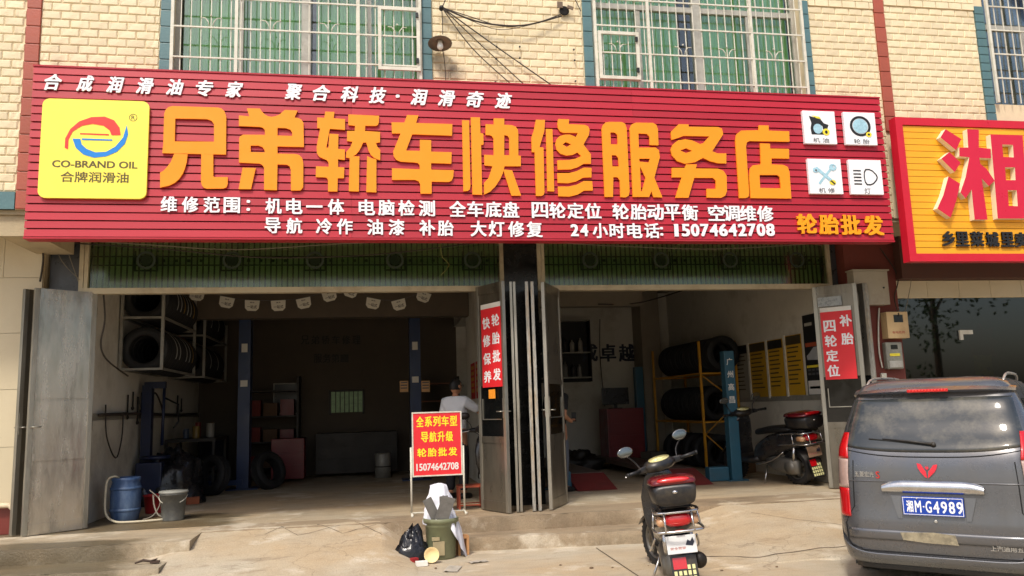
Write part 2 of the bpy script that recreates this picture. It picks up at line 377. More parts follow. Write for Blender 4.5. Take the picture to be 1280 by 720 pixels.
struct('pavement_slab', rough_block(-14, -1.85, 9.05, 8.95, 10.02, -.1, .3, 8, .02), G_left)
struct('doorstep', rough_block(-14, -2.0, 8.55, 8.35, 9.1, -.1, .15, 12, .015), G_left)
struct('pavement_slab', rough_block(7.45, 30, 9.3, 9.2, 10.02, -.1, .3, 15, .012, nx=60), G_step)
def ramp(x0, x1, ytop, ybot, sl, sr, seed, ztop=.305, crown=.02):
    """poured concrete ramp, edges feathering down at both ends"""
    b = MB()
    def f(u, v):
        x = x0+(x1-x0)*u; yb = ybot+.25*noise.noise(Vector((x*.8, seed, 0)))+.08*noise.noise(Vector((x*4, seed, 0)))
        y = ytop+(yb-ytop)*v
        e = min(1, (x-x0)/sl)*min(1, (x1-x)/sr); e = max(0, e)**.8
        z = ztop*(1-v**1.15)*e+nz3(x, y, 2, .012, seed)+nz3(x, y, 9, .004, seed)
        if v > .97: z = .012
        if v == 1: z = -.02
        return (x, y, z if v < .02 or e > 0 else -.01)
    b.grid(f, 110, 60); return b
struct('concrete_ramp', ramp(-2.9, .45, 9.62, 7.75, .95, .35, 21), G_ramp)
struct('concrete_ramp', ramp(3.05, 9.6, 9.45, 7.35, 1.1, .5, 33), G_ramp)
# joint cut across the street concrete
b = MB(); a_, c_ = atz(745, 685, 0), atz(812, 730, 0); c_ = a_+(c_-a_)*3
d_ = (c_-a_).normalized(); w_ = Vector((-d_.y, d_.x, 0))*.006
b.add([a_-w_+Vector((0,0,.004)), a_+w_+Vector((0,0,.004)), c_+w_+Vector((0,0,.004)), c_-w_+Vector((0,0,.004))], [(0, 1, 2, 3)])
struct('joint', b, mat('joint_dirt', (70, 56, 42), .95))

# ------------------------------------------------------------------ building
YW, YD = 9.2, 10.4
BL = thing('commercial_building', 'cream tiled two storey building with barred green curtained windows above the repair shop', 'building', (2, YW, 0))
def P(name, b, m): return ob(name, b, m, BL, world=True)
ZS = 3.83                                      # underside of the overhang
wins = [(-2.24, .62, 5.1, 7.6), (2.78, 5.66, 5.1, 7.6), (8.45, 11.2, 5.45, 8.0)]
b = MB(); x = -9.0                             # backing wall with window holes
for (w0, w1, z0, z1) in wins:
    b.box((x, YW-.001, ZS), (w0, YW+.26, 9)); b.box((w0, YW-.001, ZS), (w1, YW+.26, z0)); b.box((w0, YW-.001, z1), (w1, YW+.26, 9)); x = w1
b.box((x, YW-.001, ZS), (16, YW+.26, 9)); P('wall', b, M_grout)
# relief brick meshes (split faces, five variants)
def brick_mesh(w, h, seed, M):
    rr = random.Random(seed); b = MB(); g = .0028; e = .008
    def f(u, v):
        x = -w/2+g+(w-2*g)*u; z = -h/2+g+(h-2*g)*v
        edge = u in (0, 1) or v in (0, 1)
        return (x, -.004 if edge else -.011-.006*rr.random(), z)
    us = [0, .06, .34, .66, .94, 1]; vs_ = [0, .12, .88, 1]
    pts = [f(u, v) for v in vs_ for u in us]; fs = [(j*6+i, j*6+i+1, (j+1)*6+i+1, (j+1)*6+i) for j in range(3) for i in range(5)]
    b.add(pts, fs)
    bx = [(-w/2+g, .022, -h/2+g), (w/2-g, .022, -h/2+g), (w/2-g, .022, h/2-g), (-w/2+g, .022, h/2-g)]
    o = len(b.v); b.v += bx
    ring = [list(range(0, 6)), [5, 11, 17, 23], [23, 22, 21, 20, 19, 18], [18, 12, 6, 0]]
    for k, r_ in enumerate(ring): b.f.append(tuple(r_+[o+(k+1) % 4, o+k])); b.m.append(0); b.sm.append(False)
    return b.mesh('brick', M)
BW, BH = .2, .1
bm_full = [brick_mesh(BW, BH, s_, M_brick) for s_ in range(5)]
bm_half = [brick_mesh(BW/2, BH, 50+s_, M_brick) for s_ in range(3)]
def brickfield(x0, x1, z0, z1, name='brick', off=0, hide=lambda x, z: False):
    r = 0; z = z0+BH/2; rest = MB()
    while z < z1:
        x = x0+((r+off) % 2)*BW/2*-1
        while x < x1-.02:
            a, c = max(x, x0), min(x+BW, x1)
            w = c-a; cx = (a+c)/2
            if w > .03 and not hide(cx, z):
                if abs(w-BW) < .001: me = random.choice(bm_full); sc = 1
                else: me = random.choice(bm_half); sc = w/(BW/2)
                if z > 6.75:
                    rest.box((a+.005, YW-.028, z-BH/2+.005), (c-.005, YW+.02, z+BH/2-.005))
                else:
                    o = link(name, me, BL, (cx-2, 0, z)); o.scale.x = sc
            x += BW
        z += BH; r += 1
    return rest
hid = lambda x, z: (-3.5 < x < 6.5 and z < 5.24) or (x > 6.98 and z < 5.0) or x > 9.3
R_ = MB()
for (a, c, z0, o_) in ((-3.62, -2.37, 3.83, 0), (.755, 2.645, 5.0, 1), (5.78, 6.745, 3.83, 0), (6.905, 8.30, 4.9, 1), (-4.6, -3.775, 4.03, 1)):
    r_ = brickfield(a, c, z0, 9, off=o_, hide=hid); R_.v, R_.f, R_.m, R_.sm = (R_.add(r_.v, r_.f).v, R_.f, R_.m, R_.sm)
tag(P('upper_bricks', R_, M_brick), kind='stuff')
# vertical tile bands
def band(x0, x1, z0, z1, h, M, slim=0):
    me = MB().box((-(x1-x0)/2+.003, -.03, -h/2+.004), ((x1-x0)/2-.003, .02, h/2-.004), bev=.006).mesh('tile', M)
    z = z0+h/2
    while z < min(z1, 6.9): link('tile', me, BL, ((x0+x1)/2-2, 0, z)); z += h
band(-3.775, -3.622, 3.83, 9, .21, M_redtile); band(6.748, 6.902, 5.0, 9, .21, M_redtile)
for (x0, x1) in ((-2.365, -2.245), (.625, .75), (2.65, 2.775), (5.665, 5.775)): band(x0, x1, 5.2, 9, .2, M_bluetile)
band(8.30, 8.445, 4.95, 9, .12, M_bluetile)
b = MB(); b.box((-4.6, YW-.03, 3.83), (-3.78, YW+.02, 4.02)); P('blue_band', b, M_bluetile)
# overhang underside, beam, upper room
b = MB(); b.box((-9, YW+.02, ZS-.05), (16, YD+.3, ZS-.002)); b.box((-3.95, YW+.05, 3.55), (-3.55, YD-.1, ZS-.052)); P('overhang', b, M_plaster)
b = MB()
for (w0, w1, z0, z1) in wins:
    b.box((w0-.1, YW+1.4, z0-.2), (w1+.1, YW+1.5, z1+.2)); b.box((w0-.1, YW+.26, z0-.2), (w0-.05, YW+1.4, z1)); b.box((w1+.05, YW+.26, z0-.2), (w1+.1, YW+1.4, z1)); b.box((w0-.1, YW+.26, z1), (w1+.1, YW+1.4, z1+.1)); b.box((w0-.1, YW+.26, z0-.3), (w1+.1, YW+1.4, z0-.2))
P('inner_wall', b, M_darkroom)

def window(w0, w1, z0, z1, mull, thin, curt, gate=None, bars=.111, hz=(5.55, 5.92, 6.29, 6.66, 7.03), fl=()):
    fr = MB(); y = YW+.14
    fr.box((w0, y, z0), (w0+.05, y+.07, z1)); fr.box((w1-.05, y, z0), (w1, y+.07, z1)); fr.box((w0+.05, y, z1-.06), (w1-.05, y+.07, z1)); fr.box((w0+.05, y, z0), (w1-.05, y+.07, z0+.06))
    ht = 6.66
    for m_ in mull: fr.box((m_-.055, y-.01, z0+.06), (m_+.055, y+.08, z1-.06))
    for m_ in thin: fr.box((m_-.025, y+.01, z0+.06), (m_+.025, y+.06, ht-.04))
    xs = [w0+.05]+[m_ for m_ in mull]+[w1-.05]
    for i in range(len(xs)-1): fr.box((xs[i]+(.056 if i else 0), y, ht-.04), (xs[i+1]-(.056 if i < len(xs)-2 else 0), y+.065, ht+.03))
    f = P('window', fr, M_alu)
    g = MB(); g.box((w0+.05, y+.03, z0+.06), (w1-.05, y+.036, z1-.06)); ob('pane', g, M_winglass, f, world=True)
    for (c0, c1) in curt:
        c = MB(); n = int((c1-c0)*48)
        ph = random.random()*9
        c.grid(lambda u, v: (c0+(c1-c0)*u, y+.15+.028*sin(u*(c1-c0)*52+ph+sin(u*9+ph)*1.5)+.012*sin(u*(c1-c0)*131+ph), z0+(z1-z0)*v), n*2, 2)
        ob('curtain', c, M_curtain, f, world=True)
    gr = MB(); yg = YW-.06; r = .0085
    gr.box((w0+.0, yg-.018, z0), (w0+.035, yg+.018, z1)); gr.box((w1-.035, yg-.018, z0), (w1, yg+.018, z1))
    k = int(round((w1-w0)/bars)); s_ = (w1-w0)/k
    for i in range(1, k): gr.box((w0+i*s_-r*.6, yg-.006, z0), (w0+i*s_+r*.6, yg+.006, z1))
    for z in hz: gr.box((w0+.036, yg-.02, z-.009), (w1-.036, yg-.0065, z+.009))
    for xb in (w0+.72, w1-.75): gr.box((xb-.018, yg-.019, z0), (xb+.018, yg+.019, z1))
    for (fx, fz) in fl:
        for sgn in (-1, 1):
            gr.tube([(fx+sgn*.02, yg-.01, fz+.02), (fx+sgn*.03, yg-.01, fz+.07), (fx+sgn*.065, yg-.01, fz+.115), (fx+sgn*.115, yg-.01, fz+.12)], .006, 5)
        gr.lathe([(0, -.012), (.012, -.006), (.012, .006), (0, .012)], (fx, yg-.01, fz+.15), n=6)
    ob('security_grille', gr, M_white, f, world=True)
    if gate:
        gt = MB(); g0, g1, q0, q1 = gate; t = .02
        gt.box((g0, yg-.05, q0), (g0+t*2, yg-.022, q1)); gt.box((g1-t*2, yg-.05, q0), (g1, yg-.022, q1)); gt.box((g0+t*2, yg-.05, q0), (g1-t*2, yg-.022, q0+t*2)); gt.box((g0+t*2, yg-.05, q1-t*2), (g1-t*2, yg-.022, q1))
        ob('grille_gate', gt, M_white, f, world=True)
        hh = MB()
        for q in (q0+.12, q1-.1): hh.box((g1-.05, yg-.07, q-.03), (g1-.02, yg-.0505, q+.03))
        ob('hinge', hh, M_black, f, world=True)
    for z in (z0+.55, z0+.92, z0+1.3):
        pass
# curtain folds hang behind glass; heights follow the grille rails
window(*wins[0], (-.75, ), (-1.5, .0), ((-2.18, -1.45), (-1.46, -.72), (-.64, .06), (.05, .57)), gate=(.1, .6, 5.55, 6.35), hz=(5.62, 5.99, 6.36, 6.73, 7.1), fl=((-1.8, 5.99), (-1.13, 5.99), (-.46, 5.99), (.33, 5.99)))
window(*wins[1], (4.25, ), (3.45, 4.98), ((2.83, 3.45), (3.46, 4.04), (4.29, 4.97), (4.96, 5.60)), gate=(2.82, 3.35, 5.55, 6.18), hz=(5.55, 5.91, 6.27, 6.63), fl=((3.08, 5.91), (3.95, 5.91), (4.55, 5.91), (5.2, 5.91)))
window(*wins[2], (9.9, ), (9.2, ), (), bars=.125, hz=(5.8, 6.15, 6.5, 6.85), fl=())
# window 3 has no curtain, so its dark coloured inner walls show

# lower piers, transoms, columns ------------------------------------------------
def tilefield(x0, x1, y, z0, z1, w, h, M, d=.02, off=0):
    k = 0; z = z0
    while z < z1-.01:
        x = x0-off*(k % 2)
        while x < x1-.01:
            a, c = max(x, x0), min(x+w, x1); t = min(z+h, z1)
            if c-a > .02: P('tile', MB().box((a+.0025, y-d, z+.0025), (c-.0025, y, t-.0025)), M)
            x += w
        z += h; k += 1
b = MB(); b.box((-9, YD-.12, .28), (-3.86, YD+.3, ZS-.052)); b.box((-3.86, YD+.02, .28), (-3.5, YD+.3, ZS-.052)); P('pier', b, M_plaster)
tilefield(-6.0, -3.87, YD-.122, .62, ZS-.06, .85, .66, M_bigtile, off=.25)
tilefield(-6.0, -3.87, YD-.122, .3, .615, .6, .33, M_skirt)
b = MB(); b.box((-3.84, YD-.02, 3.1), (-3.5, YD+.018, ZS-.06)); P('dark_tile_panel', b, mat('charcoal_tile', (62, 64, 68), .3, var=.15))
tilefield(-3.84, -3.5, YD-.021, .3, 3.08, .4, .66, M_bigtile)
# centre column with dark polished tiles
b = MB(); b.box((1.74, YD-.02, .28), (2.2, YD+.5, ZS-.052)); P('column', b, mat('black_tile_column', (26, 27, 28), .25, var=.2))
# right red brown column
b = MB(); b.box((6.62, YD-.2, .28), (7.40, YD+.3, ZS-.052)); P('column', b, mat('red_brown_paint', (112, 50, 40), .75, var=.2, vscale=4, bump=.15, dirt=(66, 44, 36), dscale=2, damt=.7))
b = MB(); b.box((6.50, YD+.0, 3.1), (6.62, YD+.2, ZS-.06)); P('dark_tile_panel', b, MATS['charcoal_tile'])

def transom(x0, x1):
    f = MB(); f.box((x0, YD-.05, 3.075), (x1, YD+.06, 3.145)); f.box((x0, YD-.05, 3.146), (x0+.05, YD+.06, ZS-.055)); f.box((x0+.055, YD-.045, 3.146), (x0+.10, YD+.05, ZS-.055)); f.box((x1-.05, YD-.05, 3.146), (x1, YD+.06, ZS-.055))
    o = P('transom_window', f, mat('pale_steel_frame', (190, 178, 150), .5, metal=.3, var=.1, dirt=(130, 105, 75), dscale=2, damt=.7))
    g = MB(); g.box((x0+.10, YD, 3.146), (x1-.05, YD+.006, ZS-.055)); ob('pane', g, M_greenglass, o, world=True)
    k = MB(); k.box((x0+.1, YD+.16, 3.14), (x1-.05, YD+.17, ZS-.055)); ob('film', k, M_backgreen, o, world=True)
    r = MB(); n = int((x1-x0-.15)/.068); s_ = (x1-x0-.15)/n
    for i in range(n): r.box((x0+.1+i*s_+.0, YD+.035, 3.15), (x0+.1+i*s_+.018, YD+.05, ZS-.056))
    for z in (3.44, 3.55): r.box((x0+.1, YD+.02, z-.008), (x1-.05, YD+.034, z+.008))
    c = x0+.75
    while c < x1-.4:
        r.box((c-.14, YD+.012, 3.36), (c+.14, YD+.02, 3.38)); r.box((c-.14, YD+.012, 3.38), (c-.12, YD+.02, 3.62)); r.box((c+.12, YD+.012, 3.38), (c+.14, YD+.02, 3.62))
        r.lathe([(.115, 0), (.115, .012), (.085, .012), (.085, 0)], (c, YD+.011, 3.5), (0, -1, 0), 20, closed=True, smooth=False)
        r.lathe([(0, 0), (.07, 0), (.07, .008), (0, .008)], (c, YD+.011, 3.5), (0, -1, 0), 16, smooth=False)
        for q in range(4): r.box((c+.2+q*.15-.02, YD+.012, 3.478), (c+.2+q*.15+.02, YD+.02, 3.512))
        c += 1.02
    ob('iron_grille', r, M_grillegreen, o, world=True)
transom(-3.5, 1.74); transom(2.2, 6.50)

# neighbour shop front --------------------------------------------------------
b = MB(); b.box((7.40, YD-.35, 3.17), (16, YD+.1, ZS-.053)); P('beam', b, mat('brown_beam', (84, 52, 42), .8, var=.15))
tilefield(7.41, 12, YD-.12, 2.92, 3.165, .52, .245, M_bigtile)
b = MB(); b.box((7.40, YD-.1195, 2.915), (16, YD+.1, 3.168)); P('lintel', b, M_grout)
b = MB(); b.box((7.405, YD-.1, .3), (12, YD-.09, 2.914)); P('shop_window_pane', b, M_shopglass)
b = MB()
for x in (9.75, 11.2): b = MB(); b.box((x, YD-.13, .3), (x+.03, YD-.08, 2.914)); P('pane_strip', b, M_alu)
# rooms ------------------------------------------------------------------------
M_roomwall = mat('interior_plaster', (212, 208, 196), .85, var=.1, vscale=2, bump=.08, dirt=(130, 118, 98), dscale=1.0, damt=.7)
M_roomtile = mat('interior_white_tile', (212, 206, 190), .4, var=.06, vscale=2, dirt=(120, 108, 90), dscale=1.3, damt=.6)
M_roomceil = mat('interior_ceiling', (150, 140, 124), .9, var=.12)
M_backtile = mat('brown_back_wall', (88, 78, 66), .8, var=.2, vscale=3)  # left bay back wall, a darker brown than the side walls
YB = 17.2
b = MB()
b.box((-3.7, YD+.3, .29), (-3.46, YB, 4.0)); P('side_wall', b, M_roomwall)
b = MB(); b.box((-3.46, YD+.02, .3), (-3.44, YB, 1.55)); P('wall_tiling', b, M_roomtile)
b = MB(); b.box((-3.459, YD+.02, 1.56), (-3.435, YB, 1.64)); P('wall_border', b, mat('grey_border', (140, 136, 124), .5, var=.3, vscale=10))
b = MB(); b.box((6.62, YD+.3, .29), (6.86, YB, 4.0)); P('side_wall', b, M_roomwall)
b = MB(); b.box((6.60, YD+.3, .3), (6.618, YB, 1.50)); P('wall_tiling', b, M_roomtile)
b = MB(); b.box((6.593, YD+.3, 1.505), (6.617, YB, 1.58)); P('wall_border', b, MATS['grey_border'])
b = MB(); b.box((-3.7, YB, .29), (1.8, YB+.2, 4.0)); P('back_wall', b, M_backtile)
b = MB(); b.box((1.8, YB, .29), (6.86, YB+.2, 4.0)); P('back_wall', b, M_roomwall)
b = MB(); b.box((-3.7, YD+.062, 4.0), (6.86, YB+.2, 4.15)); P('ceiling', b, M_roomceil)
b = MB(); b.box((-3.458, 14.4, 3.22), (1.75, 14.7, 3.995)); P('ceiling_beam', b, mat('brown_beam_plaster', (98, 88, 76), .9, var=.15)); b = MB(); b.box((2.05, 14.8, 3.42), (5.2, 15.05, 3.995)); b.box((5.78, 16.6, .3), (6.2, 17.19, 3.99)); P('ceiling_beam', b, M_roomceil)
b = MB(); b.box((1.76, 12.2, .3), (1.98, 15.0, 3.995)); b.box((1.76, 15.01, 3.3), (1.98, YB, 3.995)); b.box((1.761, YD+.5, .3), (1.95, 12.19, 3.99)) ; P('dividing_wall', b, M_roomwall)
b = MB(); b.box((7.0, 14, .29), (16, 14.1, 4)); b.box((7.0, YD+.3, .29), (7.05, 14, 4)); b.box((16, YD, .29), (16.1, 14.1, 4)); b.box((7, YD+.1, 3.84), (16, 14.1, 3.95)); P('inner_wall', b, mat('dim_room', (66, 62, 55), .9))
# no opening is cut for the back window; its pane glows by itself

# ------------------------------------------------------------------ main sign
YS = 9.0
SG = thing('shop_sign', 'long red slatted sign board with large gold characters above the two repair bays', 'shop sign', (1.5, YS, 3.48))
def PS(name, b, m, root=SG): return ob(name, b, m, root, world=True)
SX0, SX1, SZ0, SZ1 = -3.60, 6.565, 3.485, 5.385
b = MB(); b.box((SX0+.012, YS+.03, SZ0), (SX1-.012, YS+.16, SZ1)); PS('backing', b, M_redback)
ns = 21; hh = (SZ1-SZ0)/ns
me = MB(); 
me.add([(-.5, -.007, .008), (.5, -.007, .008), (.5, .002, hh-.005), (-.5, .002, hh-.005), (-.5, .032, .008), (.5, .032, .008), (.5, .032, hh-.005), (-.5, .032, hh-.005)], [(0, 1, 2, 3), (4, 7, 6, 5), (0, 4, 5, 1), (3, 2, 6, 7), (0, 3, 7, 4), (1, 5, 6, 2)])
slat = me.mesh('slat', M_redsign)
for i in range(ns):
    cuts = [SX0, SX0+3.39, SX0+6.78, SX1]
    for j in range(3):
        o = link('slat', slat, SG, ((cuts[j]+cuts[j+1])/2-1.5, random.uniform(0, .0015), SZ0+i*hh-3.48)); o.scale.x = cuts[j+1]-cuts[j]-.002; o.rotation_euler = (random.uniform(-.014, .014), random.uniform(-.0004, .0004), 0)
b = MB(); b.box((SX0-.004, YS-.008, SZ1-.0025), (SX1+.004, YS+.162, SZ1+.016)); b.box((SX0-.004, YS-.008, SZ0-.018), (SX1+.004, YS+.162, SZ0+.0025)); PS('edge_trim', b, M_redsign)
b = MB()
for x in (-3.2, -1.5, .4, 2.2, 4.1, 6.0): b.box((x, YS+.16, 3.9), (x+.04, YW+.021, 3.94)); b.box((x, YS+.16, 5.0), (x+.04, YW+.021, 5.04))
PS('bracket', b, M_black)
def tochar(ox, oy, sc, Y):
    return lambda x, y, d: at(ox+x/sc, oy+y/sc, Y)+Vector((0, -d, 0))
A_ = (190, 100, 5.805); C_ = (380, 120, 5.805); D_ = (570, 130, 5.805); E_ = (740, 140, 4.923)
def ell(cx, cy, rx, ry, n=14): return [(cx+rx*cos(2*pi*i/n), cy+ry*sin(2*pi*i/n)) for i in range(n)]
big = [
 (A_, [[[(78,535),(85,470),(92,250),(102,222),(122,202),(150,194),(480,204),(508,212),(528,232),(541,270),(539,545)], [(172,284),(400,288),(435,300),(452,325),(453,452),(168,450)]],
       [[(165,538),(262,543),(254,600),(243,640),(228,680),(200,722),(165,752),(125,770),(62,784),(62,676),(90,660),(115,632),(140,598)]],
       [[(360,541),(447,544),(447,700),(452,708),(552,708),(551,760),(542,782),(520,791),(400,792),(378,785),(364,768),(358,740)]]]),
 (A_, [[[(633,262),(708,268),(690,210),(785,212),(800,235),(822,256),(845,268),(870,272),(897,267),(925,256),(965,222),(1058,226),(1035,277),(1060,280),(1085,292),(1100,315),(1103,490),(912,486),(912,538),(1040,541),(1070,548),(1090,570),(1099,605),(1098,780),(1080,804),(1010,806),(1008,655),(1000,630),(980,618),(912,616),(908,803),(815,800),(815,640),(800,618),(780,610),(633,603),(635,430),(642,412),(665,401),(822,402),(820,365),(805,350),(780,344),(633,338)],
        [(912,351),(975,354),(1005,365),(1018,385),(1018,410),(912,407)], [(718,480),(775,480),(802,490),(818,510),(820,530),(718,527)]],
       [[(660,640),(755,642),(720,795),(630,795)]]]),
 (C_, [[[(155,118),(222,120),(215,166),(298,172),(298,250),(188,242),(163,378),(178,380),(185,278),(250,282),(248,388),(297,392),(296,468),(247,462),(248,520),(293,522),(290,600),(245,600),(243,696),(175,696),(175,615),(168,600),(155,594),(86,592),(88,514),(180,517),(178,485),(165,468),(140,458),(112,445),(95,420),(92,380),(98,340),(118,240),(97,236),(97,160),(148,163)]],
       [[(322,138),(545,148),(543,192),(538,212),(522,221),(445,220),(442,258),(552,265),(552,340),(522,345),(532,372),(553,395),(553,470),(512,455),(485,432),(468,400),(452,342),(428,342),(415,375),(398,405),(375,430),(335,455),(305,450),(308,410),(335,378),(352,336),(312,330),(314,258),(368,258),(370,220),(322,215)]],
       [[(332,440),(402,442),(398,696),(325,694)]], [[(458,440),(490,455),(525,464),(525,702),(452,700)]]]),
 (C_, [[[(748,142),(830,145),(812,200),(1075,208),(1073,292),(785,282),(740,400),(840,402),(840,322),(922,325),(922,408),(1070,412),(1068,495),(922,490),(922,538),(1085,542),(1082,590),(1070,618),(1050,627),(925,625),(925,712),(845,712),(842,645),(830,622),(805,612),(638,612),(638,528),(840,535),(838,505),(825,490),(800,486),(700,480),(668,466),(650,440),(647,405),(700,276),(638,276),(635,195),(727,197)]]]),
 (D_, [[[(43,122),(93,124),(103,600),(99,622),(84,634),(52,636)]], [[(106,100),(172,102),(176,215),(197,220),(198,298),(180,300),(188,662),(118,660)]],
       [[(272,108),(348,110),(348,155),(400,157),(430,168),(446,190),(450,215),(450,378),(468,380),(468,455),(350,455),(340,500),(318,550),(285,600),(245,640),(202,660),(202,575),(235,540),(262,455),(205,448),(203,372),(272,375),(270,255),(260,238),(245,230),(213,228),(213,150),(272,153)], [(348,231),(372,234),(384,252),(385,376),(348,375)]],
       [[(340,478),(405,485),(470,668),(400,668)]]]),
 (D_, [[[(578,118),(643,120),(638,200),(603,318),(632,320),(639,640),(635,660),(618,670),(578,670),(568,352),(548,354),(545,245),(563,195)]], [[(650,185),(697,187),(710,638),(660,635)]],
       [[(738,113),(818,116),(815,150),(930,155),(955,165),(966,190),(960,230),(922,298),(975,368),(976,437),(925,437),(880,462),(830,478),(735,480),(732,412),(820,410),(865,400),(905,382),(878,355),(845,372),(800,378),(755,365),(727,335),(718,295),(727,260),(750,237),(785,226),(825,226),(866,243),(882,214),(775,213),(752,203),(738,180),(733,150)], [(770,297),(795,280),(832,296),(800,316)]],
       [[(732,505),(815,505),(870,492),(925,465),(980,467),(980,535),(920,537),(870,565),(810,578),(735,575)]], [[(737,602),(815,602),(870,590),(925,562),(985,563),(990,630),(925,632),(880,660),(820,675),(740,672)]]]),
 (E_, [[[(57,110),(63,85),(80,68),(105,64),(180,65),(200,75),(210,105),(228,490),(222,518),(205,528),(172,526),(168,425),(155,405),(128,403),(126,525),(75,525)], [(110,129),(138,130),(153,145),(155,202),(113,202)], [(118,268),(145,270),(158,285),(162,338),(122,338)]],
       [[(228,105),(240,80),(268,69),(370,70),(392,82),(402,110),(406,208),(352,206),(350,155),(335,138),(282,135),(285,222),(388,222),(408,238),(414,280),(380,408),(430,528),(375,527),(362,490),(348,525),(248,525)], [(287,290),(353,290),(346,314),(289,308)], [(292,338),(326,408),(305,490),(298,492)]]]),
 (E_, [[[(482,125),(530,78),(590,80),(590,94),(770,96),(795,106),(803,140),(735,245),(770,258),(822,258),(822,320),(770,318),(720,305),(680,285),(630,312),(570,322),(520,305),(488,270),(480,235),(495,202),(525,178),(570,171),(612,178),(660,200),(680,195),(718,153),(560,150),(520,165),(485,175)], [(538,240),(575,226),(612,242),(575,256)]],
       [[(575,325),(642,325),(635,350),(770,352),(805,365),(824,395),(826,490),(815,518),(790,531),(702,529),(702,475),(758,475),(758,425),(740,408),(625,408),(590,530),(510,530),(548,405),(488,405),(488,347),(568,347)]]]),
 (E_, [[[(1022,85),(1082,87),(1082,118),(1208,122),(1210,186),(965,182),(948,190),(943,215),(962,500),(958,525),(940,532),(902,532),(878,180),(885,140),(912,118),(1022,115)]],
       [[(1030,196),(1090,198),(1092,228),(1207,230),(1208,290),(1100,288),(1100,325),(1170,328),(1198,340),(1210,370),(1222,535),(972,532),(963,400),(968,350),(985,332),(1035,325)], [(1026,390),(1135,390),(1150,402),(1158,472),(1030,470)]]]),
]
for (fr_, pieces) in big:
    b = MB()
    for k, loops in enumerate(pieces): b.prism(loops, tochar(*fr_, YS-.008), .022-.0003*k)
    b.v = [(v[0], v[1]-.0, v[2]) for v in b.v]
    PS('gold_character', b, M_gold)
def small(chars, ys, w, h, M, name='white_character', shear=0, bold=.035, depth=.02, Y=YS-.006, root=SG):
    for (ch, px), py in zip(chars, ys):
        c = at(px, py, Y); b = MB(); k = FPX*1.0
        ww = (at(px+w/2, py, Y)-at(px-w/2, py, Y)).length; hh_ = (at(px, py+h/2, Y)-at(px, py-h/2, Y)).length
        if ch in '一': hh_ *= .16
        if ch in '·：:': ww *= .22; hh_ *= (.22 if ch == '·' else .7)
        if ch == '1': ww *= .5
        put_text(b, ch, c, ww, hh_, depth, bold, shear=shear); ob(name, b, M, root, world=True)
def ycol(pts, x0, y0, x1, y1): return [y0+(y1-y0)*(p[1]-x0)/(x1-x0) for p in pts]
L1 = list(zip('合成润滑油专家聚合科技·润滑奇迹', (67, 107, 144.5, 181.5, 219, 256, 293, 367, 402, 437, 472, 497, 524, 558, 594, 629)))
small(L1, ycol(L1, 67, 103, 629, 126), 22, 20.5, M_whiteac, shear=.25, bold=.032, depth=.014)
L2 = list(zip('维修范围：机电一体电脑检测全车底盘四轮定位轮胎动平衡空调维修', (211.5, 238, 265, 290, 310.6, 342, 368, 393, 420, 458.6, 483, 508, 533.5, 571.8, 594, 616.5, 638.5, 674.6, 696.5, 719, 741, 775.4, 798, 819, 840, 862, 895, 914, 934.5, 956)))
small(L2, ycol(L2, 211, 255.5, 956, 267.5), 20.5, 20, M_whiteac, bold=.026, depth=.014)
L3 = list(zip('导航冷作油漆补胎大灯修复', (341, 368, 405, 431, 468.7, 495.6, 534, 557, 598, 620.5, 645, 668)))
small(L3, ycol(L3, 341, 282, 668, 287), 20, 20, M_whiteac, bold=.026, depth=.014)
L3b = list(zip('小时电话', (750, 771, 793, 814.5))); small(L3b, [288.5]*4, 19, 19, M_whiteac, bold=.026, depth=.014)
L3c = list(zip('24', (718, 730))); small(L3c, [288]*2, 10, 15.5, M_whiteac, bold=.035, depth=.014)
L3c = [('：', 826.5)]; small(L3c, [289.5], 17, 16, M_whiteac)
L3d = list(zip('15074642708', [845+i*11.75 for i in range(11)])); small(L3d, ycol(L3d, 845, 288, 962, 287.5), 10.5, 16, M_whiteac, bold=.035, depth=.014)
L4 = list(zip('轮胎批发', (1008, 1035.5, 1062.5, 1091))); small(L4, ycol(L4, 1008, 280, 1091, 282), 25, 25.5, M_goldsm, name='gold_character', bold=.04, Y=YS-.007)

# rounded panels in the sign plane given by 4 photograph corners
def rrect(w, h, r, n=6):
    o = []
    for (cx, cy, a0) in ((w/2-r, h/2-r, 0), (-w/2+r, h/2-r, 90), (-w/2+r, -h/2+r, 180), (w/2-r, -h/2+r, 270)):
        for i in range(n+1): a = rd(a0+90*i/n); o.append((cx+r*cos(a), cy+r*sin(a)))
    return o
x0, x1, z0, z1 = -3.50, -2.34, 3.92, 5.03
q = [at(54, 124, YS), at(188, 129, YS), at(184, 250, YS), at(50, 248, YS)]
x0 = (q[0].x+q[3].x)/2; x1 = (q[1].x+q[2].x)/2; z1 = (q[0].z+q[1].z)/2; z0 = (q[2].z+q[3].z)/2
b = MB(); b.prism([rrect(x1-x0, z1-z0, .075)], lambda x, y, d: Vector(((x0+x1)/2+x, YS-.006-d, (z0+z1)/2+y)), .035)
LP = PS('logo_panel', b, M_yellow); YL = YS-.041
Z1 = (0, 0, 2.977)
def lp(name, loops, M, d=.003):
    b = MB(); b.prism(loops, tochar(*Z1, YL-.001), d); ob(name, b, M, LP, world=True)
lp('red_swoosh', [[(241,550),(243,515),(262,480),(295,452),(340,436),(390,434),(425,448),(445,475),(449,503),(415,503),(408,485),(385,468),(345,461),(305,468),(270,490),(255,520),(253,556)]], M_logored)
lp('red_bar', [[(298,495),(405,499),(405,504),(298,500)]], M_logored, .0025)
lp('blue_swoosh', [[(270,516),(299,517),(304,537),(322,554),(355,567),(395,565),(430,545),(458,512),(472,466),(477,500),(465,535),(435,565),(395,582),(350,587),(310,575),(282,550)]], M_logoblue)
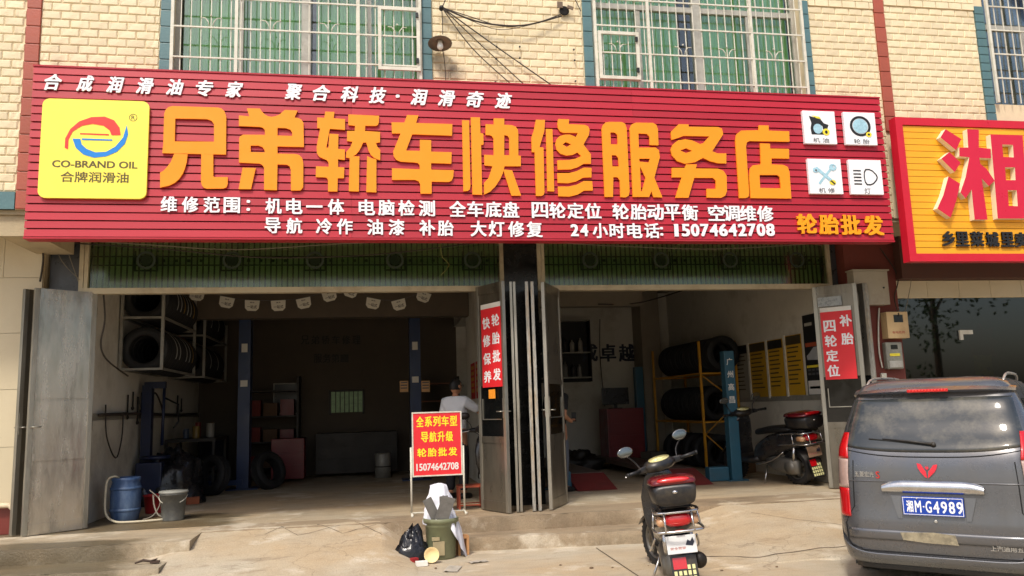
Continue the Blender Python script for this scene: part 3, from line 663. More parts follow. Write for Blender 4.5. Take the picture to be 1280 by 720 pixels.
lp('blue_bar', [[(305,515),(418,519),(418,524),(305,521)]], M_logoblue, .0025)
def lptext(txt, x, y, w, h, M, bold=.02):
    b = MB(); c = at(x, y, YL-.001); put_text(b, txt, c, (at(x+w, y, YL)-at(x, y, YL)).x, abs((at(x, y+h, YL)-at(x, y, YL)).z), .0015, bold); ob('lettering', b, M, LP, world=True)
lptext('CO-BRAND OIL', 119, 205.5, 105, 9, M_olive, .025); lptext('合牌润滑油', 118.5, 221.5, 84, 13.5, M_olive, .015)
b = MB(); c = at(166.5, 147, YL); b.lathe([(.042, 0), (.042, .002), (.036, .002), (.036, 0)], c, (0, -1, 0), 24, closed=True); put_text(b, 'R', c, .036, .045, .002, .01); ob('registered_mark', b, M_olive, LP, world=True)

# four white pictogram tiles
def tile4(cx, cz, w, h):
    b = MB(); b.box((cx-w/2, YS-.05, cz-h/2), (cx+w/2, YS-.006, cz+h/2), bev=.004); return PS('pictogram_tile', b, M_whiteac)
YI = YS-.0515
def fl(loops, c, s, t, M, name, d=.0012, lev=0):
    b = MB(); b.prism(loops, lambda x, y, dd: Vector((c[0]+x*s, YI-.0005-lev*.0013-dd, c[1]-y*s)), d); return ob(name, b, M, t, world=True)
def tltext(t, txt, c, w, h=.062):
    b = MB(); put_text(b, txt, (c[0], YI, c[1]), w, h, .0012, .006); ob('lettering', b, M_grey, t, world=True)
sq = .00175
c = (5.645, 4.945); t = tile4(*c, .445, .435)
fl([[(-70,55),(-75,10),(-65,-30),(-80,-85),(-45,-75),(-30,-80),(10,-60),(35,-30),(70,-20),(40,55)], [(-50,20),(-15,-25),(20,-10),(25,20),(0,40),(-35,40)]], c, sq, t, M_black, 'oil_can')
fl([ell(-18, 12, 36, 38)], c, sq, t, M_cyan, 'oil_window', lev=1); fl([ell(45, 35, 28, 26)], c, sq, t, M_yelprint, 'oil_drop', lev=1); fl([ell(46, 36, 11, 13)], c, sq, t, M_black, 'drop_core', lev=2)
fl([[(-62,-88),(-35,-84),(0,-80),(15,-62),(-20,-68)]], c, sq, t, M_yelprint, 'spout', lev=1)
tltext(t, '机 油', (c[0]+.0, c[1]-.172), .22)
c = (6.213, 4.945); t = tile4(*c, .445, .435)
fl([ell(0, -18, 84, 78, 30), ell(0, -18, 64, 60, 30)[::-1]], c, sq, t, M_black, 'tyre_ring'); fl([ell(0, -18, 60, 56, 24)], c, sq, t, M_cyan, 'wheel_disc'); fl([ell(62, 45, 24, 20, 8)], c, sq, t, M_yelprint, 'spark', lev=1); fl([ell(62, 45, 10, 9, 6)], c, sq, t, M_black, 'spark_core', lev=2)
tltext(t, '轮 胎', (c[0], c[1]-.172), .22)
c = (5.66, 4.30); t = tile4(*c, .455, .455)
def rot(pts, a, ox=0, oy=0): return [(x*cos(a)-y*sin(a)+ox, x*sin(a)+y*cos(a)+oy) for x, y in pts]
fl([rot([(-90,-9),(90,-9),(90,9),(-90,9)], rd(-48), 5, -10)], c, sq, t, M_cyan, 'spanner'); fl([rot([(-80,-12),(75,-12),(75,12),(-80,12)], rd(40), -10, -12)], c, sq, t, M_cyan, 'screwdriver', lev=1)
fl([ell(62, -68, 30, 26, 10), ell(66, -72, 12, 11, 10)[::-1]], c, sq, t, M_cyan, 'spanner_head', lev=2); fl([ell(-75, -45, 24, 20, 7)], c, sq, t, M_cyan, 'gear', lev=2); fl([ell(-72, -42, 9, 9, 7)], c, sq, t, M_grey, 'gear_hub', lev=3)
fl([ell(52, 45, 26, 20, 8)], c, sq, t, M_yelprint, 'spark', lev=2); fl([rot([(-20,-6),(20,-6),(20,6),(-20,6)], .7, 52, 45)], c, sq, t, M_black, 'spark_core', lev=3)
tltext(t, '机 修', (c[0], c[1]-.182), .22)
c = (6.225, 4.30); t = tile4(*c, .455, .455)
k = [(0,-62),(30,-62),(58,-50),(85,-22),(94,0),(85,22),(58,50),(30,62),(0,62),(-15,40),(-20,0),(-15,-40)]
fl([k, [(x*.84+5, y*.84) for x, y in k][::-1]], c, sq, t, M_black, 'lamp_symbol')
for i in range(5): fl([[(-100,-52+i*25),(-40,-52+i*25),(-38,-42+i*25),(-100,-42+i*25)]], c, sq, t, M_black, 'beam_line')
tltext(t, '灯', (c[0], c[1]-.182), .085, .075)

# ------------------------------------------------------------------ yellow neighbour sign
YY = 8.9
YG = thing('shop_sign', 'yellow slatted sign board with a raised red character and thick red frame', 'shop sign', (8.6, YY, 3.19))
X0, X1, Z0, Z1_ = 6.67, 10.6, 3.195, 5.09
b = MB(); b.box((X0+.02, YY+.03, Z0+.02), (X1, YY+.10, Z1_-.02)); ob('backing', b, M_yback, YG, world=True)
hs = .083; n = int((Z1_-Z0-.2)/hs); hs = (Z1_-Z0-.2)/n
me = MB().box((-.5, 0, .004), (.5, .028, hs-.003)).mesh('slat', M_yslat)
for i in range(n):
    o = link('slat', me, YG, ((X0+X1)/2-8.6, random.uniform(-.002, .002), .10+i*hs)); o.scale.x = X1-X0-.2; o.rotation_euler.x = random.uniform(-.012, .008)
b = MB(); b.box((X0, YY-.02, Z0), (X0+.1, YY+.11, Z1_)); b.box((X1-.1, YY-.02, Z0), (X1, YY+.11, Z1_)); b.box((X0+.1, YY-.02, Z1_-.1), (X1-.1, YY+.11, Z1_)); b.box((X0+.1, YY-.02, Z0), (X1-.1, YY+.11, Z0+.1)); ob('frame', b, M_redframe, YG, world=True)
F_ = (1100, 130, 3.6)
b = MB()
for loops in ([[(295,113),(366,157),(342,208),(272,150)]], [[(312,216),(363,264),(336,306),(276,246)]], [[(308,326),(360,358),(345,430),(318,512),(258,470),(285,410)]],
              [[(392,113),(445,115),(445,195),(498,202),(500,245),(447,242),(452,270),(480,292),(516,345),(490,370),(458,335),(484,520),(426,520),(412,385),(385,425),(362,398),(385,330),(402,240),(357,235),(357,195),(397,196)]],
              [[(497,137),(642,140),(668,515),(530,515)], [(550,182),(598,184),(602,240),(555,238)], [(563,285),(607,285),(610,343),(567,342)], [(575,388),(615,388),(620,460),(580,458)]]):
    b.prism(loops, tochar(*F_, YY-.12), .0, 0)if False else None
    tc_ = tochar(*F_, YY-.085)
    L = MB(); L.prism(loops, lambda x, y, d: tc_(x, y, 0)+Vector((0, d, 0)), .082, 0, side=1)
    n0 = len(tessellate_polygon([[Vector((p[0], p[1], 0)) for p in lp_] for lp_ in loops])); L.m[:n0] = [0]*n0
    b.v, b.f, b.m, b.sm = (lambda o: (b.v+L.v, b.f+[tuple(i+o for i in f) for f in L.f], b.m+L.m, b.sm+L.sm))(len(b.v))
ob('red_character', b, [M_redac, M_creamside], YG, world=True)
small(list(zip('乡里菜城里卖', (1184.7, 1202, 1220.5, 1239.5, 1258.5, 1276))), [298.5, 299, 299, 299.5, 299.5, 300], 16.5, 19, M_black, name='black_character', bold=.035, depth=.02, Y=YY-.012, root=YG)

# ------------------------------------------------------------------ folding doors
ZD0, ZD1 = .31, 3.09
def leaf(D, p0, p1, t=.045, face=M_steeldk, edge=M_steeledge, win=True, both=True):
    """one door leaf from p0 to p1 in plan, child mesh pieces of door D"""
    p0 = Vector((*p0, 0)); p1 = Vector((*p1, 0)); d = (p1-p0); L = d.length; d.normalize(); n = Vector((-d.y, d.x, 0))
    T = Matrix(((d.x, n.x, 0, p0.x), (d.y, n.y, 0, p0.y), (0, 0, 1, 0), (0, 0, 0, 1)))
    b = MB(); s = .055
    b.box((0, -t/2, ZD0), (s, t/2, ZD1), M=T, bev=.004); b.box((L-s, -t/2, ZD0), (L, t/2, ZD1), M=T, bev=.004)
    fr_ = ob('stile', b, edge, D, world=True)
    b = MB(); b.box((s+.002, -t/2+.002, ZD0), (L-s-.002, t/2-.002, ZD0+.12), M=T); b.box((s+.002, -t/2+.002, ZD1-.12), (L-s-.002, t/2-.002, ZD1), M=T); b.box((s+.002, -t/2+.002, 1.12), (L-s-.002, t/2-.002, 1.2), M=T); b.box((s+.002, -t/2+.002, 1.82), (L-s-.002, t/2-.002, 1.88), M=T)
    ob('rail', b, face, D, world=True)
    b = MB(); b.box((s-.01, -t/2+.010, ZD0+.1), (L-s+.01, t/2-.010, 1.14), M=T)
    b.box((s-.01, -t/2+.010, 1.86 if win else 1.14), (L-s+.01, t/2-.010, ZD1-.1), M=T); ob('panel', b, face, D, world=True)
    if win:
        b = MB(); b.box((s-.01, -t/2+.012, 1.17), (L-s+.01, t/2-.012, 1.85), M=T); ob('glass_panel', b, M_doorglass, D, world=True)
        b = MB()
        for sg in (-1, 1):
            y = sg*(t/2-.004)
            b.box((s+.04, y-.006, 1.40), (L-s-.04, y+.006, 1.412), M=T); b.box((s+.04, y-.006, 1.412), (s+.052, y+.006, 1.66), M=T)
        ob('trim', b, M_steeledge, D, world=True)
    b = MB()
    for sg in ((-1, 1) if t > .042 else ()):
        b.box((L-s+.005, sg*t/2, 1.42), (L-.012, sg*(t/2+.008), 1.66), M=T); b.tube([T@Vector((L-.03, sg*(t/2+.008), 1.5)), T@Vector((L-.03, sg*(t/2+.05), 1.5)), T@Vector((L-.12, sg*(t/2+.05), 1.5))], .008, 6)
    if t > .042: ob('handle', b, M_steeledge, D, world=True)
    b = MB()
    for z in (.45, 1.5, 2.85): b.tube([T@Vector((.0, 0, z-.06)), T@Vector((.0, 0, z+.06))], .014, 6)
    ob('hinge', b, edge, D, world=True)
def door(label, leaves, loc):
    D = thing('folding_door', label, 'folding door', loc, group='folding steel doors'); 
    for lf in leaves: leaf(D, *lf[:2], **(lf[2] if len(lf) > 2 else {}))
    return D
# hinge ends first, free (front) ends last
big_sheet = dict(face=M_steel, win=False)
D1 = door('folded steel door with dull plain sheet beside the beige tiled pier on the far left', [((-3.30, 10.40), (-3.83, 9.95), big_sheet), ((-3.62, 10.52), (-3.97, 10.02), dict(win=False))], (-3.6, 10.2, .3))
D2 = door('folded steel door left of the black centre column, with the narrow red banner', [((1.345, 10.15), (1.60, 9.60)), ((1.83, 10.35), (1.705, 9.66), dict(t=.032)), ((1.88, 10.35), (1.748, 9.66), dict(t=.032))], (1.6, 10, .3))
D3 = door('folded steel door right of the black centre column, edges covered in peeling film', [((2.035, 10.35), (1.905, 9.66), dict(edge=M_steelpeel, t=.04)), ((2.11, 10.35), (1.975, 9.66), dict(edge=M_steelpeel, t=.04)), ((2.47, 10.36), (2.115, 9.70))], (2.3, 10, .3))
D4 = door('folded steel door beside the red brown column and meters, with the wide red banner', [((6.18, 10.36), (6.60, 9.94)), ((6.50, 10.4), (6.75, 9.93), dict(edge=M_steelpeel))], (6.5, 10.2, .3))

# ------------------------------------------------------------------ banners and notices on the doors
M_redpaper = mat('red_banner_print', (222, 40, 48), .5, var=.03)
M_paperwhite = mat('white_paper', (225, 222, 214), .7, var=.05)
def banner(label, p0, p1, z0, z1, cols, off=.03, strip=True, cat='banner', M=M_redpaper, ink=M_whiteac, cw=.15, chh=.16, tx=None):
    p0 = Vector((*p0, 0)); p1 = Vector((*p1, 0)); U = (p1-p0).normalized(); N = U.cross(Vector((0, 0, 1))); L = (p1-p0).length
    c = (p0+p1)/2+N*off+Vector((0, 0, (z0+z1)/2)); T = thing('banner', label, cat, c-Vector((0, 0, (z1-z0)/2)))
    def pt(u, z, d=0): return p0+U*u+N*(off+d)+Vector((0, 0, z))
    b = MB(); b.add([pt(0, z0), pt(L, z0), pt(L, z1), pt(0, z1), pt(0, z0, .004), pt(L, z0, .004), pt(L, z1, .004), pt(0, z1, .004)], [(0,3,2,1),(4,5,6,7),(0,1,5,4),(1,2,6,5),(2,3,7,6),(3,0,4,7)])
    ob('sheet', b, M, T, world=True)
    if strip:
        b = MB(); b.add([pt(0, z1+.001), pt(L, z1+.001), pt(L, z1+.06), pt(0, z1+.06), pt(0, z1+.001, .005), pt(L, z1+.001, .005), pt(L, z1+.06, .005), pt(0, z1+.06, .005)], [(0,3,2,1),(4,5,6,7),(0,1,5,4),(1,2,6,5),(2,3,7,6),(3,0,4,7)])
        ob('top_strip', b, M_paperwhite, T, world=True)
    for (u, txt, za, zb) in cols:
        n = len(txt)
        for i, ch in enumerate(txt):
            b = MB(); z = za+(zb-za)*(i/(n-1) if n > 1 else 0)
            put_text(b, ch, pt(u*L, z, .0045), cw, chh, .0015, .03, U=U); ob('printed_character', b, ink, T, world=True)
    return T
# left of centre column: banner lies on the near face of the door leaf
banner('narrow red banner with white characters on the door left of the black column', (1.40, 10.03), (1.585, 9.633), 1.80, 2.78, [(.75, '轮胎批发', 2.62, 1.95), (.27, '快修保养', 2.60, 1.93)], cw=.17, chh=.15, off=.028)
banner('small orange slip under the narrow red banner on the steel door', (1.455, 9.91), (1.515, 9.78), 1.66, 1.77, [], strip=False, cat='slip', M=mat('orange_paper', (240, 150, 40), .6), off=.028)
banner('wide red banner with white characters on the door beside the electricity meters', (6.235, 10.29), (6.53, 10.0), 1.78, 2.72, [(.80, '补胎', 2.58, 2.33), (.27, '四轮定位', 2.52, 1.90)], cw=.16, chh=.165, off=.03)
banner('scrap of grey plastic film taped above the wide red banner', (6.22, 10.30), (6.45, 10.08), 2.80, 2.93, [], strip=False, cat='film', M=mat('grey_film', (150, 155, 155), .3, var=.4, vscale=20), off=.028)
# poster on the dividing wall
def flat(name, label, cat, c, U, w, h, M, t=.006, V=(0, 0, 1), group=None):
    U = Vector(U).normalized(); V = Vector(V).normalized(); N = U.cross(V); c = Vector(c); T = thing(name, label, cat, c, 0, group)
    b = MB(); pts = [c+U*(sx*w/2)+V*(sy*h/2)+N*d for d in (0, t) for sx, sy in ((-1,-1),(1,-1),(1,1),(-1,1))]
    b.add(pts, [(0,3,2,1),(4,5,6,7),(0,1,5,4),(1,2,6,5),(2,3,7,6),(3,0,4,7)]); ob('sheet', b, M, T, world=True); T['_'] = 0; del T['_']
    return T, c+N*(t+.0006), U, V
def rows(T, c, U, V, specs, M, name='print'):
    """specs: (u0, v0, u1, v1) rectangles in metres about c"""
    N = U.cross(V)
    for k, (u0, v0, u1, v1) in enumerate(specs):
        b = MB(); b.add([c+U*u0+V*v0+N*.0006, c+U*u1+V*v0+N*.0006, c+U*u1+V*v1+N*.0006, c+U*u0+V*v1+N*.0006], [(0, 1, 2, 3)]); ob(name, b, M, T, world=True)
for k, yy in enumerate((13.35, 14.05)):
    T, c, U, V = flat('notice_sheet', 'red notice sheet with yellow lines on the pale dividing wall, '+('left one' if k else 'right one'), 'notice', (1.755, yy, 2.02), (0, -1, 0), .55, .62, mat('dull_red_paper', (180, 34, 36), .6))
    rows(T, c, U, V, [(-.2, .2-i*.1, .2, .26-i*.1) for i in range(5)], mat('gold_ink', (190, 140, 50), .6))

# ------------------------------------------------------------------ sandwich board
BC = atz(545, 643, .3)
p = [at(516, 515, BC.y), at(578, 514, BC.y), at(577, 594, BC.y), at(514, 596, BC.y)]
SBx0, SBx1, SBz0, SBz1 = (p[0].x+p[3].x)/2, (p[1].x+p[2].x)/2, (p[2].z+p[3].z)/2, (p[0].z+p[1].z)/2
SB = thing('standing_sign', 'small red board with yellow characters in a white frame on thin white legs', 'sign', ((SBx0+SBx1)/2, BC.y, .3))
y = BC.y; t = .016
b = MB(); b.box((SBx0, y-.015, SBz0), (SBx0+t, y+.015, SBz1)); b.box((SBx1-t, y-.015, SBz0), (SBx1, y+.015, SBz1)); b.box((SBx0+t, y-.015, SBz1-t), (SBx1-t, y+.015, SBz1)); b.box((SBx0+t, y-.015, SBz0), (SBx1-t, y+.015, SBz0+t)); ob('frame', b, M_white, SB, world=True)
b = MB(); b.box((SBx0+t, y-.008, SBz0+t), (SBx1-t, y+.008, SBz1-t)); ob('board', b, M_redpaper, SB, world=True)
M_yelink = mat('yellow_ink', (250, 225, 40), .5)
hz = SBz1-SBz0; wx = SBx1-SBx0; cx = (SBx0+SBx1)/2
for txt, fz, w, h, M in (('全系列车型', .85, .84, .165, M_yelink), ('导航升级', .61, .66, .165, M_yelink), ('轮胎批发', .37, .82, .135, M_yelink)):
    n = len(txt)
    for i, ch in enumerate(txt):
        b = MB(); put_text(b, ch, (cx+wx*w*((i+.5)/n-.5), y-.0085, SBz0+hz*fz), wx*w/n*.88, hz*h, .0015, .03); ob('printed_character', b, M, SB, world=True)
b = MB(); put_text(b, '15074642708', (cx, y-.0085, SBz0+hz*.145), wx*.84, hz*.115, .0015, .025); ob('phone_number', b, M_paperwhite, SB, world=True)
for sx in (SBx0-.014, SBx1+.014):
    b = MB(); b.tube([(sx, y, SBz1-.42), (sx, y, .325)], .012, 8); b.tube([(sx, y-.16, .322), (sx, y+.16, .322)], .012, 8); b.lathe([(0, 0), (.018, 0), (.018, .03), (0, .03)], (sx, y-.15, .298), n=8); ob('leg', b, M_white, SB, world=True)
b = MB(); b.tube([(SBx0-.014, y, .33), (SBx1+.014, y, .33)], .009, 6); ob('crossbar', b, M_white, SB, world=True)

# ------------------------------------------------------------------ rubbish bin and bits round it
BN = atz(552, 697, 0)
T = thing('rubbish_bin', 'worn olive green plastic bin overflowing with white bag beside the doorstep', 'bin', BN)
M_bin = mat('olive_bin_plastic', (118, 122, 92), .5, var=.15, dirt=(84, 76, 56), dscale=5, damt=.6, bump=.1)
b = MB(); b.lathe([(0, 0), (.145, 0), (.15, .02), (.168, .36), (.186, .37), (.19, .41), (.178, .415), (.172, .39), (.14, .05), (0, .04)], n=28); ob('bucket', b, M_bin, T)
b = MB(); b.box((-.11, -.172, .2), (-.03, -.15, .235)); b.box((-.10, -.168, .05), (.02, -.148, .19)); ob('label_patch', b, mat('peeled_label', (160, 146, 112), .7, var=.2), T)
T2 = thing('plastic_bag', 'crumpled white plastic sack hanging out of the green bin', 'plastic bag', BN+Vector((.0, .0, .3)))
rr = random.Random(3)
def sack(u, v):
    a = 2*pi*u; r = .17*(1-.55*v)*(1+.0*cos(a)); z = .05+.42*v
    if v < .25 and cos(a-.2) > .3: z -= .38*(1-v/.25)*cos(a-.2); r += .07*(1-v/.25)
    f = 1+.22*noise.noise(Vector((cos(a)*2.2, sin(a)*2.2, v*4)))+.10*noise.noise(Vector((cos(a)*7, sin(a)*7, v*9)))
    x = r*f*cos(a)*1.1-.02*v; yy = r*f*sin(a)*.8+.05*v
    if v > .98: x *= .2; yy *= .2
    return (x, yy, z)
b = MB(); b.grid(sack, 48, 18); 
ob('sack', b, mat('white_sack', (225, 225, 232), .45, var=.05, bump=.3, bscale=18), T2)
b = MB(); 
for k, (x, w) in enumerate(((-.05, .10), (.03, .09), (-.01, .14))):
    b.box((-w/2, -.006, 0), (w/2, .006, .26), M=Matrix.Translation((x, -.11-.02*k, .10))@Matrix.Rotation(rd(-25+22*k), 4, 'Y')@Matrix.Rotation(rd(14), 4, 'X'))
TC = thing('cardboard_scraps', 'grey folded card scraps sticking out of the bin opening', 'scraps', BN+Vector((0, 0, .3))); ob('card', b, mat('grey_card', (110, 108, 104), .7, var=.3, vscale=12), TC)
b = MB(); b.grid(lambda u, v: (.20*(v**.6)*cos(2*pi*u)*(1+.3*noise.noise(Vector((cos(2*pi*u)*2, sin(2*pi*u)*2, v*3)))), .13*(v**.6)*sin(2*pi*u), .30*(1-v)**.7*(1+.5*noise.noise(Vector((cos(2*pi*u)*3, sin(2*pi*u)*3, v*5+4))))), 30, 10)
o = link('black_rubbish_bag', b.mesh('black_rubbish_bag', mat('black_bag_plastic', (26, 26, 29), .25, var=.2, bump=.4, bscale=16)), None, BN+Vector((-.30, -.05, .003))); tag(o, 'slumped black rubbish bag on the ground left of the green bin', 'rubbish bag')
def simple(name, label, cat, b, M, loc, rz=0, group=None): o = link(name, b.mesh(name, M), None, loc, rz); return tag(o, label, cat, group)
b = MB(); b.lathe([(0, 0), (.055, 0), (.075, .03), (.078, .03), (.058, -.006), (0, -.006)], (0, 0, .075), (-.15, -1, .25), 20); simple('foam_bowl', 'yellowish foam bowl tipped on its side in front of the green bin', 'bowl', b, mat('cream_foam', (232, 205, 150), .7), atz(540, 704, 0)+Vector((0, 0, .004)))
b = MB(); b.box((-.06, -.03, 0), (.06, .03, .05), bev=.004); simple('paper_box', 'small white box lying by the black rubbish bag', 'box', b, M_paperwhite, atz(527, 708, 0)+Vector((0, 0, .003)), .1)
b = MB(); b.box((-.035, -.03, 0), (.035, .03, .065), bev=.004); simple('cigarette_box', 'small crumpled red box beside the white box on the ground', 'box', b, mat('red_card', (150, 30, 34), .6), atz(518, 706, 0)+Vector((0, 0, .003)), .4)
b = MB(); b.box((-.06, -.04, 0), (-.035, .06, .17)); b.box((.035, -.04, 0), (.06, .06, .17)); b.box((-.06, -.04, .171), (.06, .06, .20)); simple('wood_offcut', 'small pale wooden block standing right of the green bin', 'wood', b, mat('raw_wood', (190, 140, 92), .7, var=.15, stretch=(1, 1, 6)), atz(579, 694, 0)+Vector((0, .02, .003)), .15)
for k, (px, py, s_, lab) in enumerate(((598, 703, .05, 'thin torn strip of clear plastic right of the bin on the street'), (566, 712, .07, 'flat translucent plastic scrap lying in front of the green bin'))):
    b = MB(); b.grid(lambda u, v: ((u-.5)*s_*4, (v-.5)*s_*2, .008+.02*abs(noise.noise(Vector((u*3, v*3, k))))), 8, 5); simple('plastic_scrap', lab, 'litter', b, mat('dull_plastic', (178, 170, 156), .5), atz(px, py, 0), .3+k)
for k, (px, py) in enumerate(((492, 690), (507, 680), (470, 712))): pass
b = MB(); 
for k in range(26):
    px, py = rr.uniform(180, 1000), rr.uniform(655, 715); c = atz(px, py, 0); s_ = rr.uniform(.006, .018)
    if c.y > 8.6: continue
    b.lathe([(0, 0), (s_, .002), (s_*.8, s_*.7), (0, s_)], (c.x, c.y, .002), n=6, sx=rr.uniform(.7, 1.4))
tag(link('pebbles', b.mesh('pebbles', mat('pebble', (120, 100, 78), .9)), None, (0, 0, 0)), 'scattered small stones and grit on the street concrete in front', 'grit', kind='stuff')
# debris on left step
c = atz(182, 706, .15); b = MB(); b.tube([(-.10, 0, .01), (-.03, .03, .03), (.04, .0, .02), (.10, .03, .035)], [.008, .014, .012, .006], 6); b.box((.04, -.01, .0), (.12, .05, .02)); simple('debris', 'dark twisted scrap lying on the low step at lower left', 'debris', b, mat('dark_scrap', (70, 54, 44), .8, var=.4), c+Vector((0, 0, .01)))

# ------------------------------------------------------------------ barrel, buckets and clutter inside the left bay
M_bluepl = mat('blue_barrel_plastic', (52, 78, 118), .45, var=.15, dirt=(120, 140, 160), dscale=3, damt=.75, stretch=(1, 1, .4))
c = atz(156, 651, .3); T = thing('barrel', 'blue plastic barrel with pale stains and a hose over its rim', 'barrel', c)
b = MB(); b.lathe([(0, 0), (.14, 0), (.155, .02), (.175, .12), (.18, .28), (.175, .42), (.16, .48), (.168, .50), (.168, .53), (.15, .535), (.15, .46), (0, .44)], n=32, sx=1, sy=1); ob('body', b, M_bluepl, T)
for hz_ in (.12, .38): b = MB(); b.lathe([(.174, .0), (.185, .01), (.185, .03), (.174, .04)], (0, 0, hz_), n=32); ob('ring', b, M_bluepl, T)
M_hose = mat('pale_hose', (196, 186, 160), .5, var=.1)
h0 = c
b = MB(); pts = [(-.06, .05, .47), (-.10, -.08, .55), (-.18, -.12, .52), (-.19, -.16, .35), (-.16, -.22, .12), (-.04, -.28, .03), (.15, -.33, .02), (.45, -.28, .02), (.62, -.15, .02)]
def smooth_path(pts, n=6):
    P_ = [Vector(p) for p in pts]; o = []
    for i in range(len(P_)-1):
        p0, p1, p2, p3 = P_[max(i-1, 0)], P_[i], P_[i+1], P_[min(i+2, len(P_)-1)]
        for k in range(n):
            t = k/n; o.append(.5*((2*p1)+(-p0+p2)*t+(2*p0-5*p1+4*p2-p3)*t*t+(-p0+3*p1-3*p2+p3)*t**3))
    return o+[P_[-1]]
b.tube(smooth_path(pts), .014, 8); simple('hose', 'pale garden hose looping over the blue barrel and along the ground', 'hose', b, M_hose, c)
b = MB(); b.tube(smooth_path([(.32, .02, .3), (.36, -.05, .15), (.45, -.1, .04), (.65, -.05, .02), (.75, .1, .02)]), .011, 6); b.tube(smooth_path([(.28, .0, .36), (.42, -.04, .22), (.36, -.1, .06), (.25, -.15, .02)]), .008, 6); simple('hose', 'thin looping grey hoses lying between the blue barrel and the buckets', 'hose', b, mat('grey_hose', (130, 122, 108), .5), c)
def bucket(label, loc, r0, r1, h, M, lid=False, handle=True, fill=None):
    T = thing('bucket', label, 'bucket', loc); b = MB(); b.lathe([(0, 0), (r0, 0), (r0+.004, .01), (r1, h-.02), (r1+.01, h-.02), (r1+.01, h), (r1-.006, h), (r0, .02), (0, .02)], n=28); ob('pail', b, M, T)
    if handle: b = MB(); b.tube([(-(r1+.012)*cos(a), -(r1+.02)*sin(a)*.75, h-.03-.10*sin(a)) for a in [pi*i/14 for i in range(15)]], .004, 5); ob('wire_handle', b, M_white, T)
    if lid: b = MB(); b.lathe([(0, 0), (r1+.016, 0), (r1+.02, .012), (r1+.012, .026), (0, .034)], (0, 0, h+.001), n=28); ob('lid', b, mat('grey_lid', (150, 150, 142), .5, var=.15), T)
    return T
M_gb = mat('grey_bucket_plastic', (104, 106, 104), .5, var=.3, vscale=9, dirt=(150, 146, 134), dscale=7, damt=.6)
bucket('tall grey bucket with pale lid and wire handle beside the blue barrel', atz(216, 650, .3), .125, .155, .33, M_gb, lid=True)
bucket('red bucket half hidden behind the grey lidded bucket', atz(193, 641, .3), .11, .14, .24, mat('red_bucket_plastic', (176, 40, 44), .45, dirt=(120, 40, 40)), handle=False)
c = atz(241, 630, .3); b = MB(); b.box((-.09, -.06, 0), (.09, .06, .10), bev=.004); simple('brick_block', 'single orange brick on the floor behind the grey bucket', 'brick', b, mat('orange_brick', (150, 82, 52), .8, var=.2), c, .2)
# black pile (old wheels and plastic bags)
M_rub = mat('black_rubber', (24, 24, 24), .55, var=.15, bump=.1)
M_bag = MATS['black_bag_plastic']
def blob(name, label, cat, loc, rx, ry, rz_, M, seed, amp=.25):
    b = MB()
    def f(u, v):
        a = 2*pi*u; e = pi*v/2; d = Vector((cos(a)*cos(e), sin(a)*cos(e), sin(e)))
        k = 1+amp*noise.noise(d*2.1+Vector((seed, 0, 0)))+amp*.5*noise.noise(d*5+Vector((seed, 3, 0)))
        return (d.x*rx*k, d.y*ry*k, max(0, d.z*rz_*k))
    b.grid(f, 36, 16); return simple(name, label, cat, b, M, loc)
blob('black_plastic_heap', 'heap of shiny black plastic bags against the left bay wall behind the barrel', 'heap', atz(212, 630, .3)+Vector((.05, .1, 0)), .42, .36, .74, M_bag, 2, .3)
blob('black_plastic_heap', 'smaller black bag heap touching the blue barrel on its right', 'heap', atz(186, 632, .3)+Vector((.0, .05, 0)), .26, .25, .5, M_bag, 9, .35)
# blue tyre machine at left wall
c = atx(158, 560, -3.2); c = Vector((-3.17, 12.75, .3)); T = thing('tyre_machine', 'dark blue tyre changing machine with arm standing against the left bay wall', 'tyre machine', c)
M_bm = mat('navy_machine_paint', (24, 34, 64), .4, var=.15, dirt=(40, 40, 44), dscale=4, damt=.6)
b = MB(); b.box((-.20, -.2, 0), (.16, .26, .62), bev=.02); ob('cabinet', b, M_bm, T)
b = MB(); b.lathe([(0, 0), (.2, 0), (.22, .03), (.2, .05), (0, .05)], (.02, 0, .66), n=24); b.lathe([(.07, 0), (.07, .06)], (.05, 0, .615), n=12); ob('turntable', b, M_bm, T)
b = MB(); b.box((-.22, .1, .6), (-.08, .24, 1.75)); b.box((-.2, .12, 1.7), (.1, .22, 1.8)); b.tube([(.08, .17, 1.78), (.08, .12, .85)], .022, 8); ob('column', b, M_bm, T)
b = MB(); b.tube([(.1, .17, 1.55), (.3, .1, 1.45), (.32, .05, 1.2), (.26, 0, 1.1)], .014, 6); ob('arm', b, M_black, T)
# dark work bench and machine by the wall
c = Vector((-3.0, 14.6, .3)); T = thing('work_bench', 'dark steel work bench with wheel parts on top by the left wall', 'bench', c)
M_dsteel = mat('dark_steel', (44, 40, 36), .5, metal=.4, var=.3)
b = MB(); b.box((-.35, -.5, .85), (.45, .6, .9)); ob('bench_top', b, M_dsteel, T)
for (x, y_) in ((-.33, -.48), (.42, -.48), (-.33, .57), (.42, .57)): b = MB(); b.box((x-.02, y_-.02, 0), (x+.02, y_+.02, .849)); ob('leg', b, M_dsteel, T)
b = MB(); b.box((-.3, -.4, .3), (.4, .5, .33)); ob('shelf', b, M_dsteel, T)

